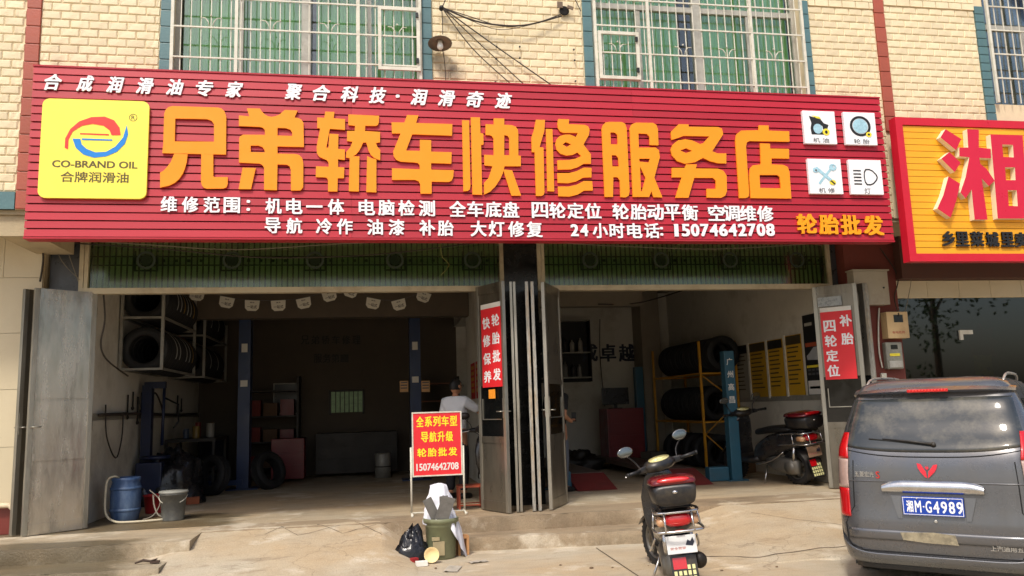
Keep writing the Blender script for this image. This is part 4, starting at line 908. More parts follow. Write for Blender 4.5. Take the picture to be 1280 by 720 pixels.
# ------------------------------------------------------------------ tyres and racks
M_tyre = mat('tyre_rubber', (27, 27, 28), .7, var=.12, bump=.15, bscale=30)
M_band = mat('tread_sticker', (205, 205, 200), .6); M_bandy = mat('yellow_tread_sticker', (190, 150, 50), .6)
def tyre_mesh(R=.32, w=.2, n=40):
    b = MB(); h = w/2
    prof = [(R*.60, -h*.8), (R*.62, -h), (R*.80, -h*1.06), (R*.95, -h*.92), (R, -h*.72)]
    for k in (-.36, 0, .36): prof += [(R, h*(k-.11)-.0), (R-.008, h*(k-.08)), (R-.008, h*(k+.08)), (R, h*(k+.11))]
    prof += [(R, h*.72), (R*.95, h*.92), (R*.80, h*1.06), (R*.62, h), (R*.60, h*.8)]
    b.lathe(prof, (0, 0, 0), (0, 1, 0), n, closed=True); return b.mesh('tyre', M_tyre)
TM = tyre_mesh(); TMs = tyre_mesh(.30, .18)
sk = MB(); sk.lathe([(.3235, -.028), (.3235, .028)], (0, 0, 0), (0, 1, 0), 60); 
def arcband(M, R=.324, w=.018, a0=-20, a1=75, off=0):
    b = MB(); n = 12; vs = []
    for i in range(n+1):
        a = rd(a0+(a1-a0)*i/n)
        vs += [(R*cos(a), off-w, R*sin(a)), (R*cos(a), off+w, R*sin(a))]
    b.add(vs, [(2*i, 2*i+1, 2*i+3, 2*i+2) for i in range(n)]); return b.mesh('sticker', M)
SM, SMY = arcband(M_band), arcband(M_bandy)
def tyre(loc, label, group, lean=0, me=TM, sticker=0, yaw=0):
    o = link('tyre', me, None, loc); o.rotation_euler = (0, lean, yaw); tag(o, label, 'tyre', group)
    if sticker: link('sticker', SM if sticker == 1 else SMY, o)
    return o
def rack(label, x0, x1, y0, y1, levels, ztop, M, zb=None, posts=True):
    T = thing('tyre_rack', label, 'tyre rack', ((x0+x1)/2, (y0+y1)/2, zb if zb is not None else levels[0]-.02)); s_ = .02
    zb_ = zb if zb is not None else levels[0]-.03
    for x in (x0, x1):
        for y_ in (y0, y1): b = MB(); b.box((x-s_, y_-s_, zb_), (x+s_, y_+s_, ztop)); ob('upright', b, M, T, world=True)
    for z in levels:
        for (a, c_) in (((x0+s_, y0-s_+.004, z-.03), (x1-s_, y0+s_-.004, z)), ((x0+s_, y1-s_+.004, z-.03), (x1-s_, y1+s_-.004, z)), ((x0-s_+.004, y0+s_, z-.03), (x0+s_-.004, y1-s_, z)), ((x1-s_+.004, y0+s_, z-.03), (x1+s_-.004, y1-s_, z))):
            b = MB(); b.box(a, c_); ob('rail', b, M, T, world=True)
    return T
M_angle = mat('grey_angle_steel', (150, 148, 140), .5, metal=.3, var=.15, dirt=(90, 80, 66), dscale=5)
rack('grey steel wall rack of tyres high on the left bay wall nearest the door', -3.42, -2.88, 11.85, 13.9, (2.25, 2.97), 3.5, M_angle)
rack('grey steel wall rack of tyres farther back on the left bay wall', -3.42, -2.86, 14.6, 16.7, (2.25, 2.97), 3.35, M_angle)
ORD = ['nearest the door', 'second from the door', 'third from the door', 'fourth from the door', 'middle one', 'sixth from the door', 'seventh from the door', 'second from the far end', 'farthest from the door']
i = 0
for z in (2.25, 2.97):
    for k in range(9):
        tyre((-3.13, 11.98+k*.215, z+.325-.06), 'tyre '+ORD[k]+' in the '+('lower' if z < 2.5 else 'upper')+' row of the near grey wall rack', 'tyres in the near left wall rack, '+('lower' if z < 2.5 else 'upper')+' row', sticker=(1 if k in (2, 3, 5, 6) else (2 if k in (4, 7) and z > 2.5 or k == 7 else 0)))
    for k in range(8):
        tyre((-3.13, 14.75+k*.22, z+.26), 'tyre '+ORD[k+(k > 5)]+' in the '+('lower' if z < 2.5 else 'upper')+' row of the far grey wall rack', 'tyres in the far left wall rack, '+('lower' if z < 2.5 else 'upper')+' row', me=TM, sticker=(k % 3 == 1)*1)
M_yrack = mat('yellow_rack_paint', (206, 146, 28), .45, var=.12, dirt=(110, 84, 40), dscale=5, damt=.5)
T = rack('yellow steel floor rack holding tyres against the right bay wall', 5.86, 6.55, 13.75, 16.2, (1.18, 2.05), 2.62, M_yrack, zb=.3)
for (za, zc, flip) in ((.35, .95, 0), (.95, 1.5, 1), (1.5, 2.0, 0)):
    a, c_ = ((5.88, 13.74, za), (6.53, 13.74, zc)) if flip else ((6.53, 13.74, za), (5.88, 13.74, zc)); b = MB(); b.tube([a, c_], .012, 5); ob('brace', b, M_yrack, T, world=True)
for z, lv in ((.3, 'bottom'), (1.18, 'middle'), (2.05, 'top')):
    for k in range(9):
        if lv == 'bottom' and k % 2: continue
        tyre((6.2, 13.95+k*.24, z+.32), 'tyre '+ORD[k]+' on the '+lv+' level of the yellow rack', 'tyres on the '+lv+' level of the yellow rack', sticker=(k % 2)*1)
tyre((6.22, 13.60, 2.38), 'large tyre at the outer front corner of the yellow rack, top level', None, me=TM)

# workshop clutter -------------------------------------------------------------
def drum(name, label, cat, loc, r, h, M): 
    b = MB(); b.lathe([(0, 0), (r, 0), (r, .01), (r*.97, .015), (r*.97, h-.015), (r, h-.01), (r, h), (r*.9, h), (r*.88, h-.008), (0, h-.008)], n=18); return simple(name, label, cat, b, M, loc)
for k, (x, y_, r, h, col, lab) in enumerate(((-2.9, 14.3, .06, .2, (120, 96, 40), 'yellowish tin on the near end of the dark work bench'), (-3.1, 14.5, .05, .16, (60, 70, 90), 'small blue tin on the dark work bench'), (-2.75, 14.7, .07, .24, (130, 126, 116), 'pale tin in the middle of the dark work bench'), (-3.0, 14.95, .05, .26, (110, 36, 30), 'slim red tin on the far side of the dark work bench'))):
    drum('tin', lab, 'tin', (x, y_, 1.2015), r, h, mat('tin_paint_%d' % k, col, .4, var=.15))
for k, (x, y_, ln, lab) in enumerate(((-2.55, 13.9, .2, 'bare tyre leaning on the front of the dark work bench'), (-1.75, 14.5, .3, 'tyre leaning on the foot of the left blue lift post'))):
    o = link('tyre', TM, None, (x, y_, .3+.31)); o.rotation_euler = (-ln, 0, rd((-35, 50)[k])); tag(o, lab, 'tyre')
for k, (y_, z, ln) in enumerate(((12.3, 1.9, .3), (12.55, 1.95, .22), (12.8, 1.88, .36), (13.0, 1.95, .26), (15.3, 1.95, .3), (15.6, 1.9, .2))):
    b = MB(); b.tube([(0, 0, 0), (0, 0, -ln)], .012, 6); b.lathe([(.012, -.02), (.03, -.01), (.03, .01), (.012, .02)], (0, 0, -ln-.02), (1, 0, 0), 8, closed=True); simple('spanner', 'dark spanner hanging on the left bay wall, '+('nearest the door', 'second from the door', 'third from the door', 'fourth from the door', 'fifth from the door', 'deepest in the bay')[k], 'spanner', b, M_dsteel, (-3.43, y_, z))
drum('oil_drum', 'dark oil drum standing at the far left corner of the left bay', 'drum', (-3.0, 16.4, .3), .29, .88, mat('drum_navy', (36, 42, 56), .45, var=.2))
for k, (x, y_, w, h, col, lab) in enumerate(((2.35, 13.3, .3, .3, (120, 92, 60), 'brown carton on the right bay floor just inside the post'), (5.4, 15.2, .36, .3, (96, 90, 80), 'grey carton on the floor between red cabinet and yellow rack'), (6.3, 13.2, .3, .24, (116, 88, 58), 'small brown carton at the foot of the yellow rack'))):
    b = MB(); b.box((-w/2, -w/2, 0), (w/2, w/2, h), bev=.006); b.box((-w/2+.01, -.02, h), (w/2-.01, .02, h+.002)); simple('carton', lab, 'box', b, mat('carton_%d' % k, col, .8, var=.12), (x, y_, .3), .3*k)

# ------------------------------------------------------------------ two post lifts
M_liftblue = mat('lift_blue_paint', (26, 50, 92), .4, var=.12, dirt=(40, 44, 52), dscale=3, damt=.5)
M_liftteal = mat('lift_teal_paint', (44, 92, 112), .42, var=.12, dirt=(60, 70, 74), dscale=3, damt=.5)
def post(label, x, y_, h, M, sgn, w=.2):
    T = thing('lift_post', label, 'lift', (x, y_, .3)); b = MB(); b.box((-w/2, -.02, .02), (w/2, .03, h)); b.box((-w/2, .031, .02), (-w/2+.04, .26, h)); b.box((w/2-.04, .031, .02), (w/2, .26, h)); ob('column', b, M, T)
    b = MB(); b.box((-.26, -.12, 0), (.26, .36, .019)); ob('base_plate', b, M, T)
    b = MB(); b.box((-w/2+.045, .04, .3), (w/2-.045, .2, .85)); ob('carriage', b, M_dsteel, T)
    b = MB(); b.box((0, -.04, .08), (sgn*.75, .08, .17)); b.lathe([(0, 0), (.06, 0), (.06, .04), (0, .04)], (sgn*.7, .02, .171), n=14); ob('lift_arm', b, M, T)
    b = MB(); b.box((-.06, -.032, 1.75), (.06, -.021, 1.86)); b.box((-.05, -.032, 2.35), (.05, -.021, 2.5)); ob('label_plate', b, M_paperwhite, T)
    return T
c = atz(303, 612, .3); post('blue lift post nearer the tyres in the left bay', c.x, c.y, 2.95, M_liftblue, -1)
c = atz(521, 600, .3); post('blue lift post on the right side of the left bay behind the standing sign', c.x, c.y, 2.95, M_liftblue, 1)
for k, (px, py) in enumerate(((505, 483), (532, 483))):
    c = at(px, py, 14.75); T, c2, U, V = flat('notice_card', ('pale notice card left of the blue post behind the standing sign', 'pale notice card right of the blue post behind the standing sign')[k], 'card', c, (1, 0, 0), .15, .2, mat('amber_card', (205, 160, 110), .6)); rows(T, c2, U, V, [(-.06, .06-i*.05, .06, .08-i*.05) for i in range(3)], M_grey)
def lp4(label, x, y_, h, text=None):
    T = thing('lift_post', label, 'lift', (x, y_, .3)); b = MB(); b.box((-.085, -.08, .0), (.085, .08, h), bev=.01); ob('column', b, M_liftteal, T)
    b = MB(); b.box((-.16, -.14, -.0), (.16, .16, .018)); ob('base_plate', b, M_liftteal, T)
    if text:
        for i, ch in enumerate(text): b = MB(); put_text(b, ch, (0, -.0815, 1.85-i*.2), .10, .11, .003, .02); ob('lettering', b, M_paperwhite, T)
    return T
lp4('teal lift post with white lettering near the small parked scooter', 5.60, 12.05, 2.02, '广州高昌')
lp4('teal lift post half hidden behind the right centre door', 2.72, 12.2, 2.15)
lp4('dark teal lift post in the middle of the right bay', 5.55, 16.3, 2.0)
T = thing('car_lift_deck', 'low four post lift deck with red ramps and blue cross beams in the right bay', 'car lift', (4.1, 14, .3))
M_ramp = mat('dull_red_ramp_paint', (120, 44, 42), .6, var=.15, dirt=(84, 60, 52), dscale=3, damt=.6)
for x in (3.25, 4.75):
    b = MB(); b.box((x-.3, 12.35, .42), (x+.3, 16.4, .50)); ob('runway', b, mat('dull_grey_runway', (96, 84, 74), .6, dirt=(110, 50, 44), dscale=1.5), T, world=True)
    b = MB(); b.add([(x-.3, 11.62, .303), (x+.3, 11.62, .303), (x+.3, 12.34, .495), (x-.3, 12.34, .495), (x-.3, 12.34, .303), (x+.3, 12.34, .303)], [(0, 1, 2, 3), (3, 2, 5, 4), (0, 3, 4), (1, 5, 2), (0, 4, 5, 1)]); ob('approach_ramp', b, M_ramp, T, world=True)
for y_ in (12.05, ):
    b = MB(); b.box((2.84, y_-.06, .302), (2.94, y_+.12, .56)); b.box((2.941, y_-.06, .302), (3.2, y_+.1, .40)); ob('beam_end', b, M_liftteal, T, world=True); b = MB(); b.box((5.15, y_-.06, .302), (5.48, y_+.12, .52), bev=.02); ob('beam_end', b, M_liftteal, T, world=True)

# red tool cabinet, screen, shelf and letters on the back wall ------------------
c = Vector((5.0, 15.9, .3)); T = thing('tool_cabinet', 'dark red wheeled tool cabinet against the back wall of the right bay', 'cabinet', c)
M_cab = mat('cabinet_red', (112, 26, 30), .4, var=.15)
b = MB(); b.box((-.38, -.3, .1), (.38, .3, 1.15), bev=.015); ob('case', b, M_cab, T)
for i in range(4): b = MB(); b.box((-.34, -.318, .18+i*.24), (.34, -.3005, .38+i*.24)); ob('drawer', b, M_cab, T)
for x in (-.3, .3): b = MB(); b.lathe([(0, -.03), (.05, -.03), (.05, .03), (0, .03)], (x, -.2, .05), (1, 0, 0), 12); ob('castor', b, M_black, T)
T = thing('monitor', 'black flat screen standing on top of the red tool cabinet', 'monitor', c+Vector((-.1, 0, 1.151)))
b = MB(); b.box((-.28, -.03, .08), (.28, .02, .42), bev=.008); ob('screen', b, mat('monitor_black', (20, 20, 22), .3), T); b = MB(); b.box((-.03, -.015, .01), (.03, .01, .08)); b.box((-.12, -.08, 0), (.12, .08, .012)); ob('stand', b, M_black, T)
c = Vector((3.9, 15.4, .3)); blob('dark_machine', 'low dark machine parts heaped left of the red cabinet', 'machine parts', c, .55, .35, .35, M_dsteel, 5, .35)
b_ = [at(px, 441, YB-.012) for px in (740, 762, 784)]
for ch, px in zip('成卓越', (737, 760, 783)):
    b = MB(); put_text(b, ch, at(px, 441, YB-.015), .36, .40, .02, .03); o = link('wall_character', b.mesh('wall_character', mat('navy_letter', (22, 34, 56), .5)), None, (0, 0, 0)); tag(o, 'dark wall character on the back wall of the right bay, '+{'成': 'nearest the bottle shelf', '卓': 'middle one', '越': 'rightmost'}[ch], 'lettering', 'characters on the back wall')
c0 = at(697, 478, YB-.2); c1 = at(736, 400, YB-.2)
T = thing('bottle_shelf', 'dark wall cabinet with shelves of oil bottles behind the right centre door', 'shelf', ((c0.x+c1.x)/2, YB-.2, c0.z)); x0, x1, z0, z1 = c0.x-.35, c1.x, c0.z, c1.z
b = MB(); b.box((x0, YB-.03, z0), (x1, YB-.005, z1)); ob('back_panel', b, mat('shelf_black', (24, 24, 24), .6), T, world=True)
b = MB(); b.box((x1-.02, YB-.28, z0), (x1, YB-.031, z1)); ob('side_panel', b, MATS['shelf_black'], T, world=True)
zz = [z0+.08, z0+.62, z1-.02]
for z in zz: b = MB(); b.box((x0, YB-.28, z), (x1-.021, YB-.031, z+.025)); ob('shelf_board', b, M_alu, T, world=True)
bt = MB(); bt.lathe([(0, 0), (.055, 0), (.055, .19), (.03, .23), (.02, .235), (.02, .27), (0, .27)], n=10); btm = [bt.mesh('bottle', mat(nm, col, .35, var=.1)) for nm, col in (('bottle_grey', (140, 140, 138)), ('bottle_dark', (60, 62, 66)), ('bottle_white', (180, 178, 170)))]
k = 0
for z in zz[:2]:
    k = 0; x = x0+.1
    while x < x1-.06:
        o = link('bottle', random.choice(btm), None, (x, YB-.16, z+.0255)); o.scale.z = random.uniform(.9, 1.35); tag(o, ['first', 'second', 'third', 'fourth', 'fifth', 'sixth', 'seventh', 'eighth', 'ninth'][k]+' bottle from the left on the '+('lower' if z < zz[1] else 'upper')+' board of the wall shelf', 'bottle', 'bottles on the '+('lower' if z < zz[1] else 'upper')+' shelf board'); x += random.uniform(.13, .2); k += 1

# posters on the right wall ----------------------------------------------------------
XW = 6.612
def wallposter(label, ya, yb, z0, z1, M, head=None, ink=None, frame=True):
    U = Vector((0, -1, 0)); c = Vector((XW-.004, (ya+yb)/2, (z0+z1)/2)); w = abs(ya-yb); h = z1-z0
    T, c2, U, V = flat('wall_poster', label, 'poster', c, U, w, h, M)
    if head: rows(T, c2, U, V, [(-w/2+.01, h/2-h*.16, w/2-.01, h/2-.01)], head, 'heading')
    if ink: rows(T, c2, U, V, [(-w*.42, h*(.28-.075*i), w*(.42-.3*random.random()), h*(.28-.075*i)+h*.022) for i in range(9)], ink, 'printed_line')
    if frame: b = MB(); b.box((XW-.03, ya-.005, z0-.02), (XW-.0, ya+.045, z1+.02)); ob('white_strip', b, M_white, T, world=True)
    return T
def wz(px, py): return atx(px, py, XW-.01)
M_py = mat('yellow_poster', (200, 154, 34), .5, var=.06, vscale=5); M_pg = mat('grey_poster', (150, 146, 132), .5)
M_pink = mat('poster_ink', (70, 60, 40), .6)
for (pa, pb, ta, tb, ba, M, lab) in ((919, 935, 433, 430, 500, M_pg, 'grey printed poster leftmost in the row on the right bay wall'), (938, 958, 430, 426, 498, M_py, 'yellow poster second from the left in the row on the right bay wall'), (961, 980, 426, 422, 496, M_py, 'yellow poster with black heading third from left on the right bay wall'), (984, 1004, 420, 416, 494, M_py, 'yellow poster nearest the tall black poster on the right bay wall')):
    a, c_ = wz(pa, 460), wz(pb, 460); z1 = wz((pa+pb)/2, (ta+tb)/2).z; z0 = wz((pa+pb)/2, ba).z
    wallposter(lab, a.y, c_.y, z0, z1, M, M_black if 'leftmost' in lab or 'heading' in lab else M_pink, M_pink)
a, c_ = wz(1006, 440), wz(1036, 440); z1 = wz(1020, 391).z; z0 = wz(1020, 494).z; w = abs(a.y-c_.y)
T, c2, U, V = flat('wall_poster', 'tall black poster with a pale car picture and dense text beside the right door', 'poster', (XW-.004, (a.y+c_.y)/2, (z0+z1)/2), (0, -1, 0), w, z1-z0, mat('black_poster', (30, 32, 34), .4, var=.2)); h = z1-z0
rows(T, c2, U, V, [(-w*.42, h*.36, -w*.1, h*.40), (w*.1, h*.36, w*.42, h*.40)], M_alu, 'headlamp_print')
rows(T, c2, U, V, [(-w*.45, h*.10, w*.45, h*.15)], mat('orange_ink', (170, 80, 50), .5), 'red_stripe')
N = U.cross(V); b = MB(); b.prism([[(-.40, -.06), (.40, -.08), (.42, .0), (.30, .03), (.15, .09), (-.1, .09), (-.3, .02), (-.42, -.01)]], lambda x, y_, d: c2+U*(x*w)+V*(y_*h)+N*(.0006+d), .001); ob('car_picture', b, mat('silver_ink', (170, 174, 178), .4, var=.15), T, world=True)
rows(T, c2, U, V, [(-w*.46, -h*.16, w*.46, -h*.13)], M_yelprint, 'yellow_stripe'); rows(T, c2, U, V, [(-w*.46, -h*.49, w*.46, -h*.32)], M_paperwhite, 'white_block')
rows(T, c2, U, V, [(-w*.42+w*.17*i, -h*(.20+.05*j), -w*.42+w*.17*i+w*.12, -h*(.20+.05*j)+h*.025) for i in range(5) for j in range(2)]+[(-w*.40, -h*.42, w*.36, -h*.39)], M_grey, 'small_print')

# things on the dark back wall of the left bay ------------------------------------
c = at(377, 430, YB-.01)
T = thing('wall_slogan', 'faint dark raised wall slogan in two lines on the back wall of the left bay', 'lettering', c)
for txt, py, a, e in (('兄弟轿车修理', 425, 375, 452), ('服务第一', 448, 392, 436)):
    for i, ch in enumerate(txt):
        px = a+(e-a)*(i+.5)/len(txt); b = MB(); put_text(b, ch, at(px, py, YB-.006), .17, .19, .02, .02); ob('raised_character', b, mat('near_black_letter', (48, 43, 37), .6), T, world=True)
def framed(label, px0, py0, px1, py1, Y, M, fr=.025, mf=None):
    a, c_ = at(px0, py1, Y), at(px1, py0, Y); T = thing('framed_board', label, 'board', ((a.x+c_.x)/2, Y, a.z)); b = MB(); b.box((a.x, Y-.02, a.z), (c_.x, Y, c_.z)); ob('board', b, M, T, world=True)
    f = MB(); f.box((a.x-fr, Y-.03, a.z-fr), (a.x, Y, c_.z+fr)); f.box((c_.x, Y-.03, a.z-fr), (c_.x+fr, Y, c_.z+fr)); f.box((a.x, Y-.03, c_.z), (c_.x, Y, c_.z+fr)); f.box((a.x, Y-.03, a.z-fr), (c_.x, Y, a.z)); ob('frame', f, mf or M_alu, T, world=True); return T
framed('pale framed dark board on the back wall of the left bay', 343, 480, 372, 517, YB-.015, mat('dark_board', (36, 36, 34), .3))
# yard window: daylight put in as a faint glow of a solid pane
a, c_ = at(414, 516, YB-.02), at(453, 489, YB-.02)
b = MB(); 
T = thing('yard_window', 'small window to a leafy yard, with thin bars, at the back of the left bay', 'window', ((a.x+c_.x)/2, YB-.02, a.z))
b.box((a.x, YB-.018, a.z), (c_.x, YB-.01, c_.z)); ob('pane', b, mat('glowing_leafy_pane', (96, 112, 78), .5, var=.6, vscale=9, emit=.12), T, world=True)
b = MB(); b.box((a.x-.04, YB-.05, a.z-.04), (a.x, YB-.001, c_.z+.04)); b.box((c_.x, YB-.05, a.z-.04), (c_.x+.04, YB-.001, c_.z+.04)); b.box((a.x, YB-.05, c_.z), (c_.x, YB-.001, c_.z+.04)); ob('frame', b, M_dsteel, T, world=True)
for i in range(1, 7): x = a.x+(c_.x-a.x)*i/7; b = MB(); b.box((x-.008, YB-.04, a.z), (x+.008, YB-.025, c_.z)); ob('bar', b, M_dsteel, T, world=True)
# dark furniture along the back of the left bay
for (lab, x, y_, w, d, h, M, nm, cat) in (('dark low cabinet under the yard window of the left bay', -.3, 16.7, 1.6, .5, .85, M_dsteel, 'dark_cabinet', 'cabinet'), ('dull red tool trolley beside the left blue post', -1.55, 15.9, .6, .45, .8, M_cab, 'tool_trolley', 'trolley'), ('grey cylinder drum on the floor before the yard window', .2, 15.8, .3, .3, .45, M_angle, 'grey_drum', 'drum')):
    T = thing(nm, lab, cat, (x, y_, .3)); b = MB()
    if nm == 'grey_drum': b.lathe([(0, 0), (.15, 0), (.15, .45), (.14, .46), (0, .46)], n=20); ob('drum_body', b, M, T); b = MB(); b.lathe([(.151, 0), (.156, .01), (.151, .02)], (0, 0, .2), n=20); ob('hoop', b, M_dsteel, T)
    else:
        b.box((-w/2, -d/2, .06), (w/2, d/2, h), bev=.01); ob('case', b, M, T)
        for i in range(3): b = MB(); b.box((-w/2+.03, -d/2-.012, .12+i*(h-.15)/3), (w/2-.03, -d/2-.0005, .12+(i+.9)*(h-.15)/3)); ob('drawer', b, M, T)
# red shelving with boxes behind the post
T = thing('shelving', 'shelving with dull red and brown boxes behind the left blue post', 'shelving', (-1.9, 16.8, .3))
for z in (.5, 1.0, 1.5, 2.0): b = MB(); b.box((-2.5, 16.55, z), (-1.45, 17.1, z+.03)); ob('shelf_board', b, M_dsteel, T, world=True)
for x in (-2.5, -1.45): b = MB(); b.box((x-.02, 16.52, .3), (x+.02, 17.1, 2.3)); ob('upright', b, M_dsteel, T, world=True)
cols_ = [mat('dull_box_red', (120, 44, 36), .7), mat('dull_box_brown', (104, 76, 52), .7), M_cab]
k = 0
for z in (.53, 1.03, 1.53):
    for x in (-2.3, -1.98, -1.66):
        b = MB(); hh_ = .22+.1*rr.random(); b.box((-.13, -.15, 0), (.13, .15, hh_)); simple('stock_box', ('red', 'brown', 'dark red')[k % 3]+' stock box, '+{-2.3: 'left', -1.98: 'centre', -1.66: 'right'}[x]+' on the '+{.53: 'lowest', 1.03: 'middle', 1.53: 'upper'}[z]+' shelf behind the blue post', 'box', b, cols_[k % 3], (x, 16.75, z+.001)); k += 1
T = thing('shelving', 'brown shelves with boxes at the right rear of the left bay, behind the man', 'shelving', (1.3, 16.6, .3))
for z in (1.3, 1.7, 2.05): b = MB(); b.box((.95, 16.2, z), (1.74, 16.7, z+.03)); ob('shelf_board', b, mat('brown_shelf', (110, 66, 42), .6), T, world=True)
for x in (.95, 1.72): b = MB(); b.box((x-.02, 16.18, .3), (x+.02, 16.7, 2.2)); ob('upright', b, M_dsteel, T, world=True)

# bunting ------------------------------------------------------------------------
M_flag = mat('bunting_paper', (218, 214, 200), .7, var=.08); yb_ = 13.2
FL = [(213, 357), (246, 369), (283, 378), (315, 382), (348, 382), (380, 379), (412, 370), (438, 365), (466, 379.5), (499, 381), (529, 371)]
T0 = []
for k, (px, py) in enumerate(FL):
    c = at(px, py, yb_); ang = [8, 8, 12, 3, -3, -12, -14, 20, 12, -14, 20][k]
    T = thing('pennant', 'pale printed pennant hanging on the string across the left bay', 'pennant', c, 0, 'pennants on the string across the left bay')
    T['label'] = ['leftmost pennant, half hidden by the transom rail above the tyre rack', 'second pennant from the left on the string', 'third pennant from the left on the string', 'fourth pennant from the left on the string', 'fifth pennant from the left on the string', 'sixth pennant from the left on the string', 'seventh pennant, rising towards the rail', 'folded pennant tucked up at the rail', 'pennant tilted down just right of the folded one', 'second last pennant, tilted upward to the right', 'last pennant at right, twisted and hanging down'][k]
    T.rotation_euler.y = rd(ang); w, h = .115, .085
    b = MB(); b.prism([[(-w, h), (w, h), (w*.92, -h*.5), (w*.55, -h), (-w*.55, -h), (-w*.92, -h*.5)]], lambda x, y_, d: Vector((x, d, y_)), .002); ob('paper', b, M_flag, T)
    b = MB(); put_text(b, '一站式', (0, -.0005, -.02), .15, .055, .001, .02); put_text(b, '服务', (0, -.0005, .05), .07, .022, .001, .01); ob('print', b, mat('print_dark', (66, 56, 54), .7), T)
b = MB(); pts = [at(px, py, yb_)+Vector((0, .003, .088)) for px, py in [(190, 345)]+FL+[(560, 360)]]; b.tube(smooth_path(pts, 4), .003, 4); simple('bunting_string', 'thin string carrying the pennants across the left bay', 'string', b, M_grey, (0, 0, 0))

# stool --------------------------------------------------------------------------
c = atz(588, 636, .3); T = thing('stool', 'low reddish brown metal frame stool right of the standing sign', 'stool', c); M_st = mat('stool_red_brown', (150, 66, 40), .5, var=.15)
b = MB(); b.box((-.16, -.12, .27), (.16, .14, .295)); ob('seat', b, M_st, T)
for x in (-.145, .145):
    for y_ in (-.105, .125): b = MB(); b.box((x-.012, y_-.012, 0), (x+.012, y_+.012, .269)); ob('leg', b, M_st, T)
b = MB(); b.box((-.132, -.11, .05), (.132, -.1, .065)); b.box((-.132, .12, .05), (.132, .13, .065)); ob('stretcher', b, M_st, T)

# boxes and meters on the right column ---------------------------------------------
Yc = YD-.2
def boxat(px0, py0, px1, py1, Y, d=.12): a = at(px0, py1, Y); c_ = at(px1, py0, Y); return a, c_
a, c_ = boxat(1062, 341, 1100, 383, Yc); T = thing('junction_box', 'beige steel junction box at the top of the red brown column', 'junction box', ((a.x+c_.x)/2, Yc, a.z))
M_gbox = mat('beige_grey_enamel', (168, 160, 142), .5, var=.08, dirt=(120, 100, 80), dscale=3)
b = MB(); b.box((a.x, Yc-.16, a.z), (c_.x, Yc, c_.z), bev=.006); ob('case', b, M_gbox, T, world=True)
b = MB(); b.box((a.x-.02, Yc-.18, c_.z+.001), (c_.x+.02, Yc, c_.z+.02)); ob('lid', b, M_gbox, T, world=True)
b = MB(); b.lathe([(0, 0), (.012, 0), (.012, .01), (0, .012)], (c_.x-.08, Yc-.161, (a.z+c_.z)/2), (0, -1, 0), 10); ob('lock', b, M_black, T, world=True)
a, c_ = boxat(1103, 391, 1126, 424, Yc); T = thing('meter_box', 'cream steel meter box with a small window on the red brown column', 'meter box', ((a.x+c_.x)/2, Yc, a.z)); M_cr = mat('cream_enamel', (206, 176, 128), .5, var=.08, dirt=(150, 110, 70), dscale=4)
b = MB(); b.box((a.x, Yc-.14, a.z), (c_.x, Yc, c_.z), bev=.006); ob('case', b, M_cr, T, world=True); wx_ = c_.x-a.x; hz_ = c_.z-a.z
b = MB(); b.box((a.x+wx_*.33, Yc-.145, a.z+hz_*.6), (a.x+wx_*.75, Yc-.1405, a.z+hz_*.88)); ob('window', b, M_doorglass, T, world=True)
b = MB(); put_text(b, '有电危险', ((a.x+c_.x)/2, Yc-.1408, a.z+hz_*.22), wx_*.6, hz_*.1, .001, .01); ob('lettering', b, mat('faded_red_ink', (170, 70, 50), .6), T, world=True)
a, c_ = boxat(1105, 428, 1122, 462, Yc); T = thing('electricity_meter', 'clear grey electricity meter with yellow label below the cream box', 'meter', ((a.x+c_.x)/2, Yc, a.z)); wx_ = c_.x-a.x; hz_ = c_.z-a.z
b = MB(); b.box((a.x, Yc-.09, a.z), (c_.x, Yc, c_.z), bev=.02); ob('case', b, mat('grey_meter_plastic', (140, 138, 126), .3, var=.1), T, world=True)
b = MB(); b.box((a.x+wx_*.3, Yc-.096, a.z+hz_*.74), (a.x+wx_*.7, Yc-.0905, a.z+hz_*.9)); ob('display', b, M_doorglass, T, world=True)
b = MB(); b.box((a.x+wx_*.2, Yc-.096, a.z+hz_*.48), (a.x+wx_*.8, Yc-.0905, a.z+hz_*.58)); ob('yellow_label', b, M_yelprint, T, world=True)
b = MB(); b.box((a.x+wx_*.1, Yc-.105, a.z+hz_*.05), (a.x+wx_*.9, Yc-.0905, a.z+hz_*.3), bev=.01); ob('terminal_cover', b, M_alu, T, world=True)
a, c_ = boxat(1101, 466, 1110, 473, Yc); b = MB(); b.box((-.04, -.04, 0), (.04, 0, .07), bev=.005); simple('socket_box', 'small white socket box at the end of the conduit on the red column', 'socket', b, M_white, (a.x+.03, Yc, a.z))
b = MB(); pts = [at(1099, 385, Yc-.03), at(1098, 410, Yc-.03), at(1099, 440, Yc-.03), at(1103, 460, Yc-.03)]; b.tube(smooth_path(pts), .012, 6); simple('conduit', 'pale conduit running down from the beige junction box', 'conduit', b, M_white, (0, 0, 0))

